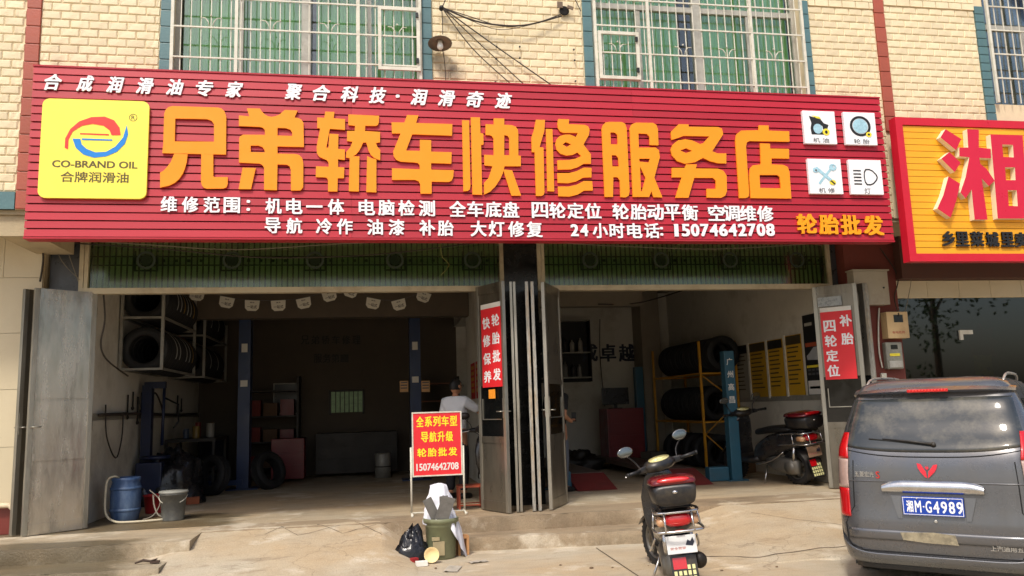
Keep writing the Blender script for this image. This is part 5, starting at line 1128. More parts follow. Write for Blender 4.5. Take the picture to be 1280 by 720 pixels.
# shop interior bits behind the neighbour's glass
T, c2, U, V = flat('wall_calendar', 'yellow wall calendar hanging behind the neighbour shop glass above the van', 'calendar', at(1230, 463, YD-.03), (1, 0, 0), .3, .45, mat('calendar_yellow', (214, 176, 40), .6)); rows(T, c2, U, V, [(-.06, -.1, -.01, -.05), (.05, -.0, .1, .05)], M_black)
b = MB(); b.prism([[(x*.30, y_*.30) for x, y_ in ((0, 1), (.25, .6), (.8, .75), (.6, .25), (1, 0), (.6, -.25), (.8, -.75), (.25, -.6), (0, -1), (-.25, -.6), (-.8, -.75), (-.6, -.25), (-1, 0), (-.6, .25), (-.8, .75), (-.25, .6))]], lambda x, y_, d: Vector((x, d, y_)), .01); simple('paper_ornament', 'dark red paper ornament behind the neighbour shop glass', 'ornament', b, mat('ornament_red', (150, 20, 24), .6), at(1227, 428, YD-.02))
a = at(1200, 417, YD-.13); c_ = at(1216, 414, YD-.13); b = MB(); b.box((a.x, YD-.13, a.z-.01), (c_.x, YD-.101, a.z+.05)); b.box((a.x, YD-.13, a.z-.09), (a.x+.05, YD-.101, a.z-.0101)); simple('corner_sticker', 'white corner shaped sticker on the neighbour shop glass', 'sticker', b, M_white, (0, 0, 0))

# ------------------------------------------------------------------ wires and lamp on the upper wall
M_wire = mat('dark_cable', (58, 50, 42), .7); M_wire2 = mat('grey_cable', (130, 122, 106), .7)
def wire(label, pts, r=.007, M=M_wire, n=5, k=6): b = MB(); b.tube(smooth_path(pts, k), r, n); return simple('cable', label, 'cable', b, M, (0, 0, 0))
yw = YW-.06
hub = at(552, 9, yw-.06)
wire('dark cable sagging from the wall insulator to the vent hole', [hub, at(590, 25, yw-.05), at(625, 31.5, yw-.05), at(660, 31, yw-.05), at(702, 20, yw)], .011)
wire('thin cable sagging just above the thicker one on the upper wall', [hub, at(585, 20, yw-.05), at(630, 33, yw-.05), at(668, 29, yw-.05), at(701, 18, yw)], .006)
wire('loose slack cable loop between insulator and vent', [hub, at(580, 22, yw-.04), at(620, 36.5, yw-.04), at(655, 33, yw-.04), at(700, 21, yw)], .004)
wire('straight dark cable from the insulator to the sign top, uppermost of three', [hub, at(620, 58, yw), at(693, 109, yw)], .008)
wire('straight cable from the insulator to the sign top, middle of three', [hub, at(600, 55, yw), at(656, 106.5, yw)], .007)
wire('straight cable from the insulator to the sign top, steepest of three', [hub, at(590, 60, yw), at(639, 105.5, yw)], .007)
wire('cable rising from the insulator to the floor above', [hub, at(555, 4, yw-.05), at(560, -12, yw)], .007)
wire('cable dropping from the insulator to the lamp shade', [hub, at(553, 25, yw-.03), at(553.5, 43, yw-.05)], .006)
wire('cable dropping from the lamp to the sign', [at(553, 60, yw), at(556, 80, yw), at(557, 103, yw)], .005)
wire('dark cable crossing the tiles at the top right of the middle wall', [at(718, -3, yw), at(726, 14, yw)], .006)
b = MB(); b.lathe([(0, 0), (.022, 0), (.03, .02), (.022, .035), (.03, .055), (.015, .075), (0, .075)], hub+Vector((0, .06, 0)), (0, -1, 0), 12); simple('wall_insulator', 'small dark insulator knob on the tiles where the cables meet', 'insulator', b, M_black, (0, 0, 0))
c = at(550, 54, YW-.16); T = thing('wall_lamp', 'round enamel shade lamp with white bulb above the sign', 'lamp', c)
b = MB(); b.lathe([(.02, .05), (.035, .04), (.05, .025), (.14, -.0), (.145, -.006), (.05, .015), (.03, .03)], (0, 0, 0), (0, .25, 1), 28, closed=True); ob('shade', b, mat('grey_brown_enamel', (112, 98, 84), .5, var=.2), T)
b = MB(); b.lathe([(0, 0), (.028, -.0), (.028, -.04), (.036, -.07), (.036, -.10), (.02, -.125), (0, -.13)], (0, 0, .03), (0, .25, 1), 16); ob('bulb', b, mat('milky_bulb', (228, 224, 214), .3), T)
b = MB(); b.tube([(0, .012, .05), (0, .03, .1), (0, .14, .12)], .010, 6); ob('bracket_arm', b, M_black, T)
c = at(705, 14, YW-.04); T = thing('wall_vent_hole', 'broken dark vent hole with a bent metal cover on the upper wall', 'vent', c)
b = MB(); b.lathe([(.0, 0), (.058, 0), (.064, .012), (.05, .014), (.0, .006)], (0, .0, 0), (0, -1, 0), 18); ob('hole', b, mat('soot_black', (20, 17, 15), .95), T)
b = MB(); b.box((-.09, -.03, .03), (-.02, -.02, .11)); b.box((.02, -.05, .03), (.10, -.035, .07), M=Matrix.Rotation(.3, 4, 'Y')); ob('bent_cover', b, mat('rusty_grey', (110, 92, 74), .7, var=.3), T)
soot = [(620.5, 59), (649.5, 59), (717, 62.5), (649.5, 73), (718, 76), (620, 74), (719, 102), (619, 103), (702, 108), (8, 98), (88, 81), (162, 214)]
k = 0
for (px, py) in soot[:9]:
    b = MB(); b.lathe([(0, 0), (.010, 0), (.012, .02), (0, .022)], (0, 0, 0), (0, -1, 0), 8); o = simple('wall_plug', 'small dark wall plug left in the cream tiles above the sign', 'wall plug', b, M_black, at(px, py, YW-.03), 0, 'wall plugs in the cream tiles above the sign'); o['label'] = 'small dark plug in the cream tiles, '+['where the top straight cable passes', 'in the centre, upper of a pair', 'near the right window, upper of two', 'in the centre, lower of a pair', 'near the right window, lower of two', 'where the middle straight cable passes', 'low by the right blue tile strip', 'just above the sign top, left', 'just above the sign top, right'][k]; k += 1
# cables under the overhang and down the piers
yu = YD-.14
wire('pale cable sagging along the underside in front of the left transom', [at(100, 300, yu), at(200, 307, yu), at(300, 312, yu), at(420, 305, yu), at(500, 302, yu)], .006, M_wire2)
wire('dark cable bundle along the left transom top', [at(40, 301, yu+.05), at(200, 311, yu+.05), at(330, 322, yu+.05), at(470, 318, yu+.05), at(600, 303, yu+.05)], .008)
wire('thin cable along the right transom top', [at(690, 303, yu), at(780, 308, yu), at(900, 311, yu), at(1040, 303, yu)], .006, M_wire2)
wire('black cable hanging on the tiled pier above the left door', [at(50, 300, yu-.06), at(54, 318, yu-.06), at(53, 335, yu-.06), at(50, 352, yu-.06)], .012)
wire('coiled pale wire loop above the left door', [at(100, 350, yu), at(80, 330, yu), at(72, 312, yu), at(82, 303, yu), at(86, 318, yu), at(98, 352, yu)], .004, M_wire2)
wire('black cable running down the edge of the left bay wall', [at(129, 362, YD+.05), at(131, 400, YD+.05), at(126, 430, YD+.05), at(134, 450, YD+.2), at(160, 470, YD+1)], .011)
wire('bent yellow green wire hanging before the left transom', [at(550, 305, yu), at(553, 322, yu), at(562, 331, yu), at(551, 344, yu)], .004, mat('yellow_green_wire', (150, 146, 80), .6), k=2)
wire('cable running down the red column and past the meter box', [at(1100, 310, Yc-.03), at(1122, 345, Yc-.03), at(1118, 372, Yc-.03), at(1124, 395, Yc-.16)], .008)
wire('pale wire hanging over the tiles at the neighbour shop edge', [at(1140, 328, YD-.36), at(1138, 358, YD-.2), at(1130, 395, YD-.2), at(1124, 420, YD-.2)], .005, M_wire2)
for k, (z, lab) in enumerate(((1.66, 'dark pipe run along the border of the left bay wall'), )):
    wire(lab, [(-3.40, 11.0, 1.62), (-3.40, 13, 1.63), (-3.40, 15, 1.6), (-3.40, 16.8, 1.62)], .022)
wire('dark hose looping on the left bay wall under the tyre rack', [(-3.41, 13.2, 1.66), (-3.38, 13.5, 1.95), (-3.38, 13.9, 1.8), (-3.38, 14.1, 1.6)], .014)
wire('black hose hanging down the left bay wall near the door', [(-3.42, 11.3, 1.75), (-3.38, 11.25, 1.35), (-3.36, 11.6, 1.05), (-3.38, 11.9, 1.3), (-3.4, 12.0, 1.65)], .010)
wire('dark cable crossing the ceiling corner of the right bay', [(4.3, 14.75, 3.45), (5.2, 14.7, 3.48), (6.3, 13.2, 3.75)], .012)
wire('cable dropping down the back wall to the screen in the right bay', [(4.95, 16.9, 3.4), (4.97, 17.1, 2.6), (5.02, 17.1, 1.5)], .010)
# white pipe at the far left pier foot
b = MB(); c = atz(10, 664, .3); b.tube([(0, 0, 0), (0, 0, .28), (-.05, 0, .33), (-.2, 0, .33)], .03, 10); simple('drain_pipe', 'short cream drain pipe at the foot of the tiled pier', 'pipe', b, mat('cream_pipe', (206, 190, 160), .5), (-4.02, YD-.2, .3))

# ------------------------------------------------------------------ scooters
M_chrome = mat('chrome', (200, 200, 200), .18, metal=.95, var=.08, dirt=(120, 110, 96), dscale=8, damt=.4)
M_rimal = mat('dull_alloy', (120, 118, 112), .45, metal=.6, var=.2, dirt=(84, 72, 56), dscale=6, damt=.6)
M_bkpl = mat('black_scooter_plastic', (26, 26, 28), .38, var=.15, dirt=(96, 84, 66), dscale=5, damt=.45)
M_seat = mat('black_vinyl', (22, 22, 23), .5, var=.1, bump=.1)
M_lensred = mat('red_lens', (190, 16, 24), .15, var=.05, spec=.7, coat=.5)
M_lensclear = mat('clear_amber_lens', (196, 150, 110), .2, var=.15, coat=.5)
M_mirror = mat('mirror_glass', (140, 142, 140), .06, metal=.95, var=.05)
def scooter(label, loc, rz, lean=0, steer=0, bs=1.0, body=(34, 34, 36), lid=(104, 24, 34), box=True, dial=(222, 214, 170), platecol=(220, 222, 222), cat='scooter'):
    T = thing('scooter', label, cat, loc, rz); T.rotation_euler.y = lean; T.scale = (bs, bs, bs)
    MBd = mat('scooter_paint_%d_%d_%d' % body, body, .3, var=.08, dirt=(90, 80, 66), dscale=4, damt=.4, coat=.4)
    ML = mat('box_lid_%d_%d_%d' % lid, lid, .22, metal=.3, var=.06, coat=.6)
    R = .235
    def wheel(y, w):
        b = MB(); b.lathe([(R-.075, -w*.8), (R-.05, -w), (R-.015, -w*.9), (R, -w*.4), (R+.003, 0), (R, w*.4), (R-.015, w*.9), (R-.05, w), (R-.075, w*.8)], (0, y, R), (1, 0, 0), 36, closed=True)
        for k in range(30):
            a = 2*pi*k/30; b.box((-w*.8, -.008, -.003), (w*.8, .008, .006), M=Matrix.Translation((0, y+sin(a)*(R), R+cos(a)*(R)))@Matrix.Rotation(-a, 4, 'X'))
        t = ob('tyre', b, M_tyre, T)
        b = MB(); b.lathe([(R-.074, -w*.75), (R-.085, -w*.7), (R-.09, 0), (R-.085, w*.7), (R-.074, w*.75)], (0, y, R), (1, 0, 0), 32, closed=True)
        for k in range(5):
            a = 2*pi*k/5; b.box((-.02, -.02, .02), (.02, .02, R-.085), M=Matrix.Translation((0, y, R))@Matrix.Rotation(a, 4, 'X'))
        b.lathe([(0, -.06), (.045, -.06), (.045, .06), (0, .06)], (0, y, R), (1, 0, 0), 16); ob('rim', b, M_rimal, t)
    wheel(0, .052); wheel(1.24, .045)
    b = MB()                                    # fenders
    def fen(y0, a0, a1, rr_, w, cx=0): b.grid(lambda u, v: ((v-.5)*2*w, y0+rr_*(1-.12*abs(v-.5)*2)*sin(rd(a0+(a1-a0)*u)), R+rr_*(1-.12*(abs(v-.5)*2)**2)*cos(rd(a0+(a1-a0)*u))), 16, 6)
    fen(1.24, -80, 55, .275, .075); ob('front_fender', b, MBd, T)
    b = MB(); fen(0, -125, 40, .285, .085); ob('rear_fender', b, M_bkpl, T)
    b = MB(); b.box((-.10, -.005, 0), (.10, .005, .25), M=Matrix.Translation((0, -.36, .12))@Matrix.Rotation(rd(-14), 4, 'X')); fl_ = ob('mud_flap', b, M_bkpl, T)
    Tm = Matrix.Translation((0, -.36, .12))@Matrix.Rotation(rd(-14), 4, 'X')
    b = MB(); b.box((-.085, -.009, .15), (.02, -.0052, .235), M=Tm); ob('red_print', b, M_lensred, fl_)
    b = MB()
    for j in range(4):
        for i in range(5):
            if j == 3 and i < 3: continue
            b.box((-.085+i*.036, -.009, .02+j*.042), (-.062+i*.036, -.0052, .052+j*.042), M=Tm)
    ob('printed_numbers', b, mat('pale_yellow_ink', (214, 210, 150), .6), fl_)
    b = MB(); Tp = Matrix.Translation((0, -.345, .385))@Matrix.Rotation(rd(-8), 4, 'X'); b.box((-.115, -.006, 0), (.115, .002, .135), M=Tp, bev=.003); pl_ = ob('number_plate', b, mat('plate_%d' % platecol[0], platecol, .4), T)
    b = MB(); b.prism([[(.03,.06),(.05,.10),(.07,.085),(.09,.115),(.10,.08),(.085,.05),(.06,.055)]], lambda x, y_, d: Tp@Vector((x, -.0065-d, y_)), .001); ob('dark_mark', b, mat('blue_black_mark', (40, 44, 60), .5), pl_)
    b = MB(); put_text(b, '安全驾驶', Tp@Vector((-.03, -.0065, .04)), .12, .022, .001, .01); ob('lettering', b, mat('faint_pink_ink', (200, 130, 120), .6), pl_)
    # tail section and side panels
    b = MB(); b.loft([((0, -.33, .60), .06, .05), ((0, -.28, .63), .12, .085), ((0, -.15, .62), .15, .12), ((0, .1, .57), .165, .15), ((0, .4, .50), .165, .16), ((0, .62, .42), .15, .13), ((0, .70, .36), .12, .08)], 22, e=2.6); ob('body_panel', b, MBd, T)
    b = MB(); b.loft([((0, -.10, .735), .10, .02), ((0, -.02, .745), .14, .045), ((0, .2, .74), .15, .05), ((0, .42, .725), .14, .05), ((0, .60, .70), .11, .045), ((0, .66, .68), .06, .02)], 20, e=2.8); ob('seat', b, M_seat, T)
    b = MB(); b.loft([((0, -.352, .635), .075, .032), ((0, -.34, .635), .10, .045), ((0, -.28, .64), .115, .05)], 18, e=3); tl = ob('tail_light', b, M_lensred, T)
    for s_ in (-1, 1):
        b = MB(); b.loft([((s_*.125, -.325, .62), .028, .026), ((s_*.13, -.29, .625), .036, .038), ((s_*.14, -.22, .63), .03, .036)], 12, e=2.4); ob('indicator', b, M_lensclear, T)
    b = MB(); b.box((-.035, -.362, .545), (.035, -.35, .565), bev=.003); ob('reflector', b, M_lensred, T)
    # engine, exhaust, stands
    b = MB(); b.loft([((-.07, -.10, .24), .05, .09), ((-.09, .05, .25), .06, .11), ((-.09, .3, .28), .055, .10), ((-.06, .48, .30), .04, .06)], 16, e=3); b.lathe([(0, -.06), (.08, -.06), (.09, 0), (.08, .06), (0, .06)], (-.09, .02, .24), (1, 0, 0), 20); ob('engine', b, M_rimal, T)
    b = MB(); b.loft([((.13, -.26, .30), .045, .05), ((.13, -.22, .30), .062, .065), ((.13, .12, .26), .06, .062), ((.12, .2, .25), .03, .03)], 16, e=2); b.tube([(.12, .18, .25), (.08, .35, .2), (.02, .42, .25)], .016, 8); ob('exhaust', b, M_dsteel, T)
    for s_ in (-1, 1):
        b = MB(); b.tube([(s_*.09, -.02, .24), (s_*.105, -.10, .56)], .012, 8); b.tube([(s_*.094, -.035, .3), (s_*.102, -.085, .5)], .026, 10); ob('shock_absorber', b, M_chrome, T)
    b = MB(); b.tube([(-.12, .45, .25), (-.24, .42, .01)], .010, 6); b.box((-.27, .40, .0), (-.21, .44, .01)); ob('side_stand', b, M_chrome, T)
    # floor board, front apron, headstock
    b = MB(); b.loft([((0, .60, .33), .15, .05), ((0, .75, .30), .15, .04), ((0, .95, .31), .15, .05), ((0, 1.02, .36), .14, .07)], 18, e=3.5); ob('floor_board', b, M_bkpl, T)
    b = MB()
    b.loft([((0, 1.00, .34), .15, .04, .9), ((0, 1.04, .50), .185, .035, .9), ((0, 1.02, .68), .19, .045, 1.1), ((0, .97, .84), .15, .06, 1.2), ((0, .93, .93), .09, .05, 1.2)], 22, e=2.6); ob('leg_shield', b, MBd, T)
    b = MB(); b.loft([((0, 1.06, .50), .10, .10), ((0, 1.17, .60), .11, .12), ((0, 1.20, .72), .08, .09), ((0, 1.14, .82), .05, .04)], 18, e=2.2); ob('front_cowl', b, MBd, T)
    b = MB(); b.tube([(-.06, 1.24, R), (-.07, 1.15, .45), (-.05, 1.08, .62)], .018, 8); b.tube([(.06, 1.24, R), (.07, 1.15, .45), (.05, 1.08, .62)], .018, 8); ob('fork', b, M_rimal, T)
    # handlebar head, dial, grips, mirrors
    b = MB(); b.loft([((0, .84, .955), .08, .03), ((0, .88, .965), .15, .055), ((0, .96, .97), .16, .065), ((0, 1.04, .95), .12, .07), ((0, 1.08, .93), .06, .04)], 22, e=2.4); b.loft([((-.24, .90, .96), .02, .02), ((-.2, .91, .965), .05, .03), ((0, .93, .965), .1, .04), ((.2, .91, .965), .05, .03), ((.24, .90, .96), .02, .02)], 10); ob('handlebar_cover', b, M_bkpl, T)
    b = MB(); b.lathe([(0, .0), (.1, 0), (.105, .006), (0, .016)], (0, .905, 1.018), (0, -.45, 1), 26, sx=1.05, sy=.5); ob('dial', b, mat('cream_dial', dial, .25, var=.05, coat=.6), T)
    b = MB(); b.tube([(-.22, .91, .965), (-.36, .86, .97)], .017, 10); b.lathe([(0, 0), (.02, 0), (.02, .02), (0, .02)], (-.362, .859, .97), (-1, -.3, 0), 10); ob('grip', b, M_rub, T); b = MB(); b.tube([(.22, .91, .965), (.36, .86, .97)], .017, 10); b.lathe([(0, 0), (.02, 0), (.02, .02), (0, .02)], (.362, .859, .97), (1, -.3, 0), 10); ob('grip', b, M_rub, T); b = MB(); b.tube(smooth_path([(-.25, .93, .96), (-.12, 1.0, .90), (-.03, 1.02, .80)], 4), .006, 5); b.tube(smooth_path([(.25, .93, .96), (.14, 1.02, .92), (.04, 1.06, .80)], 4), .006, 5); ob('control_cable', b, M_bkpl, T)
    for s_ in (-1, 1):
        b = MB(); b.tube(smooth_path([(s_*.22, .96, .965), (s_*.28, .97, .955), (s_*.37, .93, .95)], 3), .007, 6); ob('brake_lever', b, M_chrome, T)
        b = MB(); e_ = Vector((s_*.30, .93, 1.17)); b.tube(smooth_path([(s_*.20, .93, .98), (s_*.23, .95, 1.06), e_+Vector((0, .0, -.03))], 4), .007, 6); mr_ = ob('mirror_arm', b, M_bkpl, T)
        b = MB(); b.lathe([(0, .03), (.03, .028), (.055, .015), (.062, 0), (.058, -.004)], e_, (0, 1, 0), 22, sx=1.35, sy=.8); ob('mirror_shell', b, M_bkpl, mr_)
        b = MB(); b.lathe([(0, 0), (.056, 0), (.060, -.003), (.052, -.004), (0, -.0045)], e_+Vector((0, -.003, 0)), (0, 1, 0), 22, sx=1.35, sy=.8); ob('mirror_face', b, M_mirror, mr_)
    # grab rails
    b = MB()
    for z, yy, wv in ((.70, -.36, .17), (.56, -.40, .19)):
        b.tube(smooth_path([(-wv*.9, .12, z-.02), (-wv, -.15, z), (-wv*.95, yy+.04, z), (-wv*.6, yy, z), (0, yy-.012, z), (wv*.6, yy, z), (wv*.95, yy+.04, z), (wv, -.15, z), (wv*.9, .12, z-.02)], 4), .011, 8)
    for s_ in (-1, 1): b.tube([(s_*.105, -.372, .70), (s_*.11, -.41, .56)], .008, 6); b.tube([(s_*.17, -.15, .70), (s_*.19, -.18, .56)], .008, 6)
    for s_ in (-1, 1): b.tube(smooth_path([(s_*.17, .05, .45), (s_*.2, .25, .34), (s_*.2, .5, .28), (s_*.17, .6, .27)], 4), .010, 6)
    ob('grab_rail', b, M_chrome, T)
    b = MB()
    for i in range(5): b.tube([(-.12, -.10-.055*i, .733), (.12, -.10-.055*i, .733)], .008, 6)
    b.tube([(-.12, -.05, .73), (-.12, -.34, .73)], .009, 6); b.tube([(.12, -.05, .73), (.12, -.34, .73)], .009, 6); ob('luggage_rack', b, M_bkpl, T)
    if box:
        b = MB(); b.loft([((0, -.43, .0), .155, .05), ((0, -.42, .0), .17, .075), ((0, -.22, .0), .195, .08), ((0, -.06, .0), .17, .075), ((0, -.04, .0), .15, .05)], 24, e=4)
        b.v = [(x*.95*(1+.10*(z/.08)), y_+.0*z, z*1.1+.835) for x, y_, z in b.v]; bx_ = ob('box_base', b, M_bkpl, T)
        b = MB(); b.loft([((0, -.425, .0), .14, .02), ((0, -.41, .0), .18, .045), ((0, -.22, .0), .205, .062), ((0, -.06, .0), .18, .05), ((0, -.04, .0), .15, .02)], 24, e=3)
        b.v = [(x*.95, y_, (z if z > 0 else z*.3)*.9+.924) for x, y_, z in b.v]; ob('box_lid', b, ML, bx_)
        b = MB(); b.loft([((0, -.432, .945), .10, .012), ((0, -.42, .95), .13, .020), ((0, -.36, .955), .12, .022)], 16, e=2.2); ob('box_reflector', b, M_lensred, bx_)
        b = MB(); b.lathe([(0, 0), (.014, 0), (.014, .008), (0, .01)], (0, -.428, .86), (0, -1, 0), 12, sx=1.5); ob('box_lock', b, M_chrome, bx_)
    if steer:
        Rz = Matrix.Translation((0, 1.0, 0))@Matrix.Rotation(steer, 4, 'Z')@Matrix.Translation((0, -1.0, 0))
        for o in T.children_recursive:
            nm = o.name.split('.')[0]; front = nm in ('handlebar_cover', 'dial', 'grip', 'brake_lever', 'control_cable', 'mirror_arm', 'mirror_shell', 'mirror_face', 'front_fender', 'fork') or (nm in ('tyre', 'rim') and max(v.co.y for v in o.data.vertices) > 1)
            if front: o.data.transform(Rz)
            if front and nm in ('handlebar_cover', 'dial', 'grip', 'brake_lever', 'control_cable', 'mirror_arm', 'mirror_shell', 'mirror_face'): o.data.transform(Matrix.Translation((0, 1.0, .93))@Matrix.Rotation(rd(-10), 4, 'Y')@Matrix.Translation((0, -1.0, -.93)))
    return T
c1 = Vector((2.47, 6.55, 0))
scooter('black scooter with a red lidded top box parked in front of the doorstep', (2.49, 6.45, 0), rd(-15), rd(-5), rd(22), dial=(226, 216, 150))
scooter('dusty black scooter with red top box parked inside by the posters', (6.14, 11.05, .3), rd(15), rd(-6), bs=1.09, lid=(104, 20, 30), dial=(180, 130, 60), platecol=(150, 120, 96))
scooter('dark scooter without top box leaning in the shade behind the steel door', (1.80, 12.1, .3), rd(170), rd(4), box=False, dial=(40, 40, 40), platecol=(90, 90, 88))

# ------------------------------------------------------------------ people
M_skin = mat('skin', (176, 126, 96), .55, var=.06); M_hair = mat('black_hair', (18, 15, 14), .55, var=.2, bump=.3, bscale=60)
M_shirt = mat('pale_grey_shirt', (222, 226, 234), .8, var=.06, bump=.15, bscale=14); M_trs = mat('dark_trousers', (30, 30, 36), .85, var=.1)
M_tee = mat('black_tee', (22, 22, 25), .85, var=.1); M_jean = mat('grey_blue_jeans', (92, 98, 108), .85, var=.15)
def skin(name, verts, edges, radii, M, parent, root=0, sub=2):
    me = bpy.data.meshes.new(name); me.from_pydata(verts, edges, []); o = bpy.data.objects.new(name, me); COL.objects.link(o)
    md = o.modifiers.new('s', 'SKIN'); md.use_smooth_shade = True
    for i, r in enumerate(radii): me.skin_vertices[0].data[i].radius = r if isinstance(r, tuple) else (r, r)
    for i in range(len(verts)): me.skin_vertices[0].data[i].use_root = (i == root)
    sb = o.modifiers.new('d', 'SUBSURF'); sb.levels = sub; sb.render_levels = sub
    dg = bpy.context.evaluated_depsgraph_get(); m2 = bpy.data.meshes.new_from_object(o.evaluated_get(dg)); bpy.data.objects.remove(o)
    m2.materials.clear(); m2.materials.append(M); m2.polygons.foreach_set('use_smooth', [True]*len(m2.polygons)); m2.name = name
    return link(name, m2, parent)
def person(label, loc, rz, H, armR, armL, head_yaw, top, legs, glasses=False, phone=False):
    """faces +Y locally; arm = (elbow, wrist, finger direction)"""
    T = thing('person', label, 'person', loc, rz); s_ = H/1.7
    def v(*a): return tuple(x*s_ for x in a)
    hip, ch, nk = (0, 0, .92), (0, .01, 1.25), (0, 0, 1.45)
    V = [hip, (0, 0, 1.08), ch, (0, 0, 1.40), nk, (0, .015, 1.53)]; E = [(0,1),(1,2),(2,3),(3,4),(4,5)]; Rr = [(.15,.11), (.135,.10), (.16,.11), (.10,.08), .05, .05]
    def add(p, par, r): V.append(p); E.append((par, len(V)-1)); Rr.append(r); return len(V)-1
    for sg, arm in ((1, armR), (-1, armL)):
        sh = add((sg*.17, 0, 1.38), 3, .06); el = add(arm[0], sh, .043); wr = add(arm[1], el, .028)
        d = Vector(arm[2]).normalized(); pm = Vector(arm[1])+d*.06; add(tuple(pm), wr, (.035, .018))
    for sg in (1, -1):
        a = add((sg*.10, 0, .86), 0, .095); k = add((sg*.11, .02, .48), a, .06); an = add((sg*.11, -.01, .08), k, .04); add((sg*.12, .12, .03), an, (.04, .03))
    body = skin('body', [v(*p) for p in V], E, [tuple(q*s_ for q in r) if isinstance(r, tuple) else r*s_ for r in Rr], M_skin, T)
    # fingers
    for sg, arm in ((1, armR), (-1, armL)):
        d = Vector(arm[2]).normalized(); pm = Vector(arm[1])+d*.07; side = d.cross(Vector((0, 0, 1)))
        if side.length < .2: side = Vector((0, 1, 0))
        side.normalize(); dn = side.cross(d)
        for i, ln in enumerate((.066, .075, .07, .055)):
            o_ = pm+side*(i-1.5)*.019; b = MB(); b.tube([v(*(o_-d*.02)), v(*(o_+d*ln*.4)), v(*(o_+d*ln*.75+Vector((0, 0, -.012)))), v(*(o_+d*ln*.95+Vector((0, 0, -.03))))], [.009, .0085, .008, .006], 7); ob('finger', b, M_skin, body)
        o_ = pm-d*.05-side*.03; b = MB(); b.tube([v(*(o_+side*.01)), v(*(o_+d*.03-side*.02)), v(*(o_+d*.06-side*.025))], [.011, .010, .007], 7); ob('thumb', b, M_skin, body)
    # head
    Hd = Matrix.Translation(Vector(v(0, .02, 1.60)))@Matrix.Rotation(head_yaw, 4, 'Z'); b = MB()
    def hf(u, w):
        a = 2*pi*u; e = pi*(w-.5); d = Vector((cos(a)*cos(e), sin(a)*cos(e), sin(e)))
        x, y_, z = d.x*.073, d.y*.094, d.z*.115
        if z < 0: x *= 1-.25*(-z/.115); y_ = y_*(1-.10*(-z/.115))+(.012*(-z/.115) if d.y > 0 else .0)
        if d.y > .2: y_ += .020*math.exp(-((x/.014)**2+((z+.012)/.022)**2))-.006*math.exp(-((abs(x)-.03)**2/.0002+((z-.012)/.012)**2))+.006*math.exp(-((x/.022)**2+((z+.05)/.008)**2))
        return tuple(Hd@(Vector((x, y_, z))*s_))
    b.grid(hf, 40, 28); hd = ob('head', b, M_skin, T)
    for sg in (-1, 1):
        b = MB(); b.lathe([(0, 0), (.010, .002), (.011, -.002), (0, -.006)], Hd@(Vector((sg*.030, .086, .012))*s_), (0, 1, 0), 10); ob('eye', b, M_hair, hd)
        b = MB(); b.loft([((sg*.074*s_, -.018, 0), .008, .012), ((sg*.080*s_, 0, 0), .011, .028), ((sg*.076*s_, .016, 0), .006, .02)], 10); b.v = [tuple(Hd@Vector(p)) for p in b.v]; ob('ear', b, M_skin, hd)
    b = MB(); b.box(v(-.022, .094, -.053), v(.022, .098, -.048)); b.v = [tuple(Hd@Vector(p)) for p in b.v]; ob('mouth', b, mat('lip', (140, 80, 70), .5), hd)
    b = MB()
    def hr(u, w):
        a = 2*pi*u; lo = -.35 if sin(a) < .2 else .35+.15*abs(cos(a)); e = lo+(pi/2-lo)*w; d = Vector((cos(a)*cos(e), sin(a)*cos(e), sin(e)))
        k = 1.10+.05*noise.noise(d*5); return tuple(Hd@(Vector((d.x*.075*k, d.y*.096*k-.002, d.z*.117*k))*s_))
    b.grid(hr, 40, 14); ob('hair', b, M_hair, T)
    if glasses:
        b = MB(); 
        for sg in (-1, 1): b.tube([Hd@(Vector((sg*.032+.026*cos(q), .106, .012+.018*sin(q)))*s_) for q in [2*pi*i/12 for i in range(12)]], .0022, 4, closed=True); b.tube([Hd@(Vector((sg*.058, .105, .016))*s_), Hd@(Vector((sg*.082, .0, .014))*s_)], .0022, 4)
        ob('glasses', b, M_black, T)
    # clothes, slightly larger skins over the same bones
    V2 = [(0, 0, .86), (0, 0, 1.06), ch, (0, 0, 1.38), (0, .0, 1.465)]; E2 = [(0,1),(1,2),(2,3),(3,4)]; R2 = [(.18,.14), (.165,.13), (.185,.132), (.14,.10), (.066,.062)]
    for sg, arm in ((1, armR), (-1, armL)):
        V2.append((sg*.165, 0, 1.385)); E2.append((3, len(V2)-1)); R2.append(.082); el = Vector(arm[0]); sh = Vector(V2[-1]); q = sh+(el-sh)*.8; V2.append(tuple(q)); E2.append((len(V2)-2, len(V2)-1)); R2.append(.066)
    skin('shirt', [v(*p) for p in V2], E2, [tuple(q*s_ for q in r) if isinstance(r, tuple) else r*s_ for r in R2], top, T)
    V3 = [(0, 0, .95), (0, 0, .88)]; E3 = [(0, 1)]; R3 = [(.16,.12), (.16,.125)]
    for sg in (1, -1):
        i0 = len(V3); V3 += [(sg*.10, 0, .82), (sg*.11, .02, .48), (sg*.11, -.01, .10)]; E3 += [(1, i0), (i0, i0+1), (i0+1, i0+2)]; R3 += [.11, .08, .068]
    skin('trousers', [v(*p) for p in V3], E3, [tuple(q*s_ for q in r) if isinstance(r, tuple) else r*s_ for r in R3], legs, T)
    for sg in (1, -1): b = MB(); b.loft([((sg*.112*s_, -.08, .04), .04, .035), ((sg*.115*s_, 0, .045), .046, .045), ((sg*.12*s_, .13, .035), .048, .035), ((sg*.12*s_, .18, .025), .03, .02)], 14, e=2.6); ob('shoe', b, M_rub, T)
    return T
c = atz(572, 628, .3)
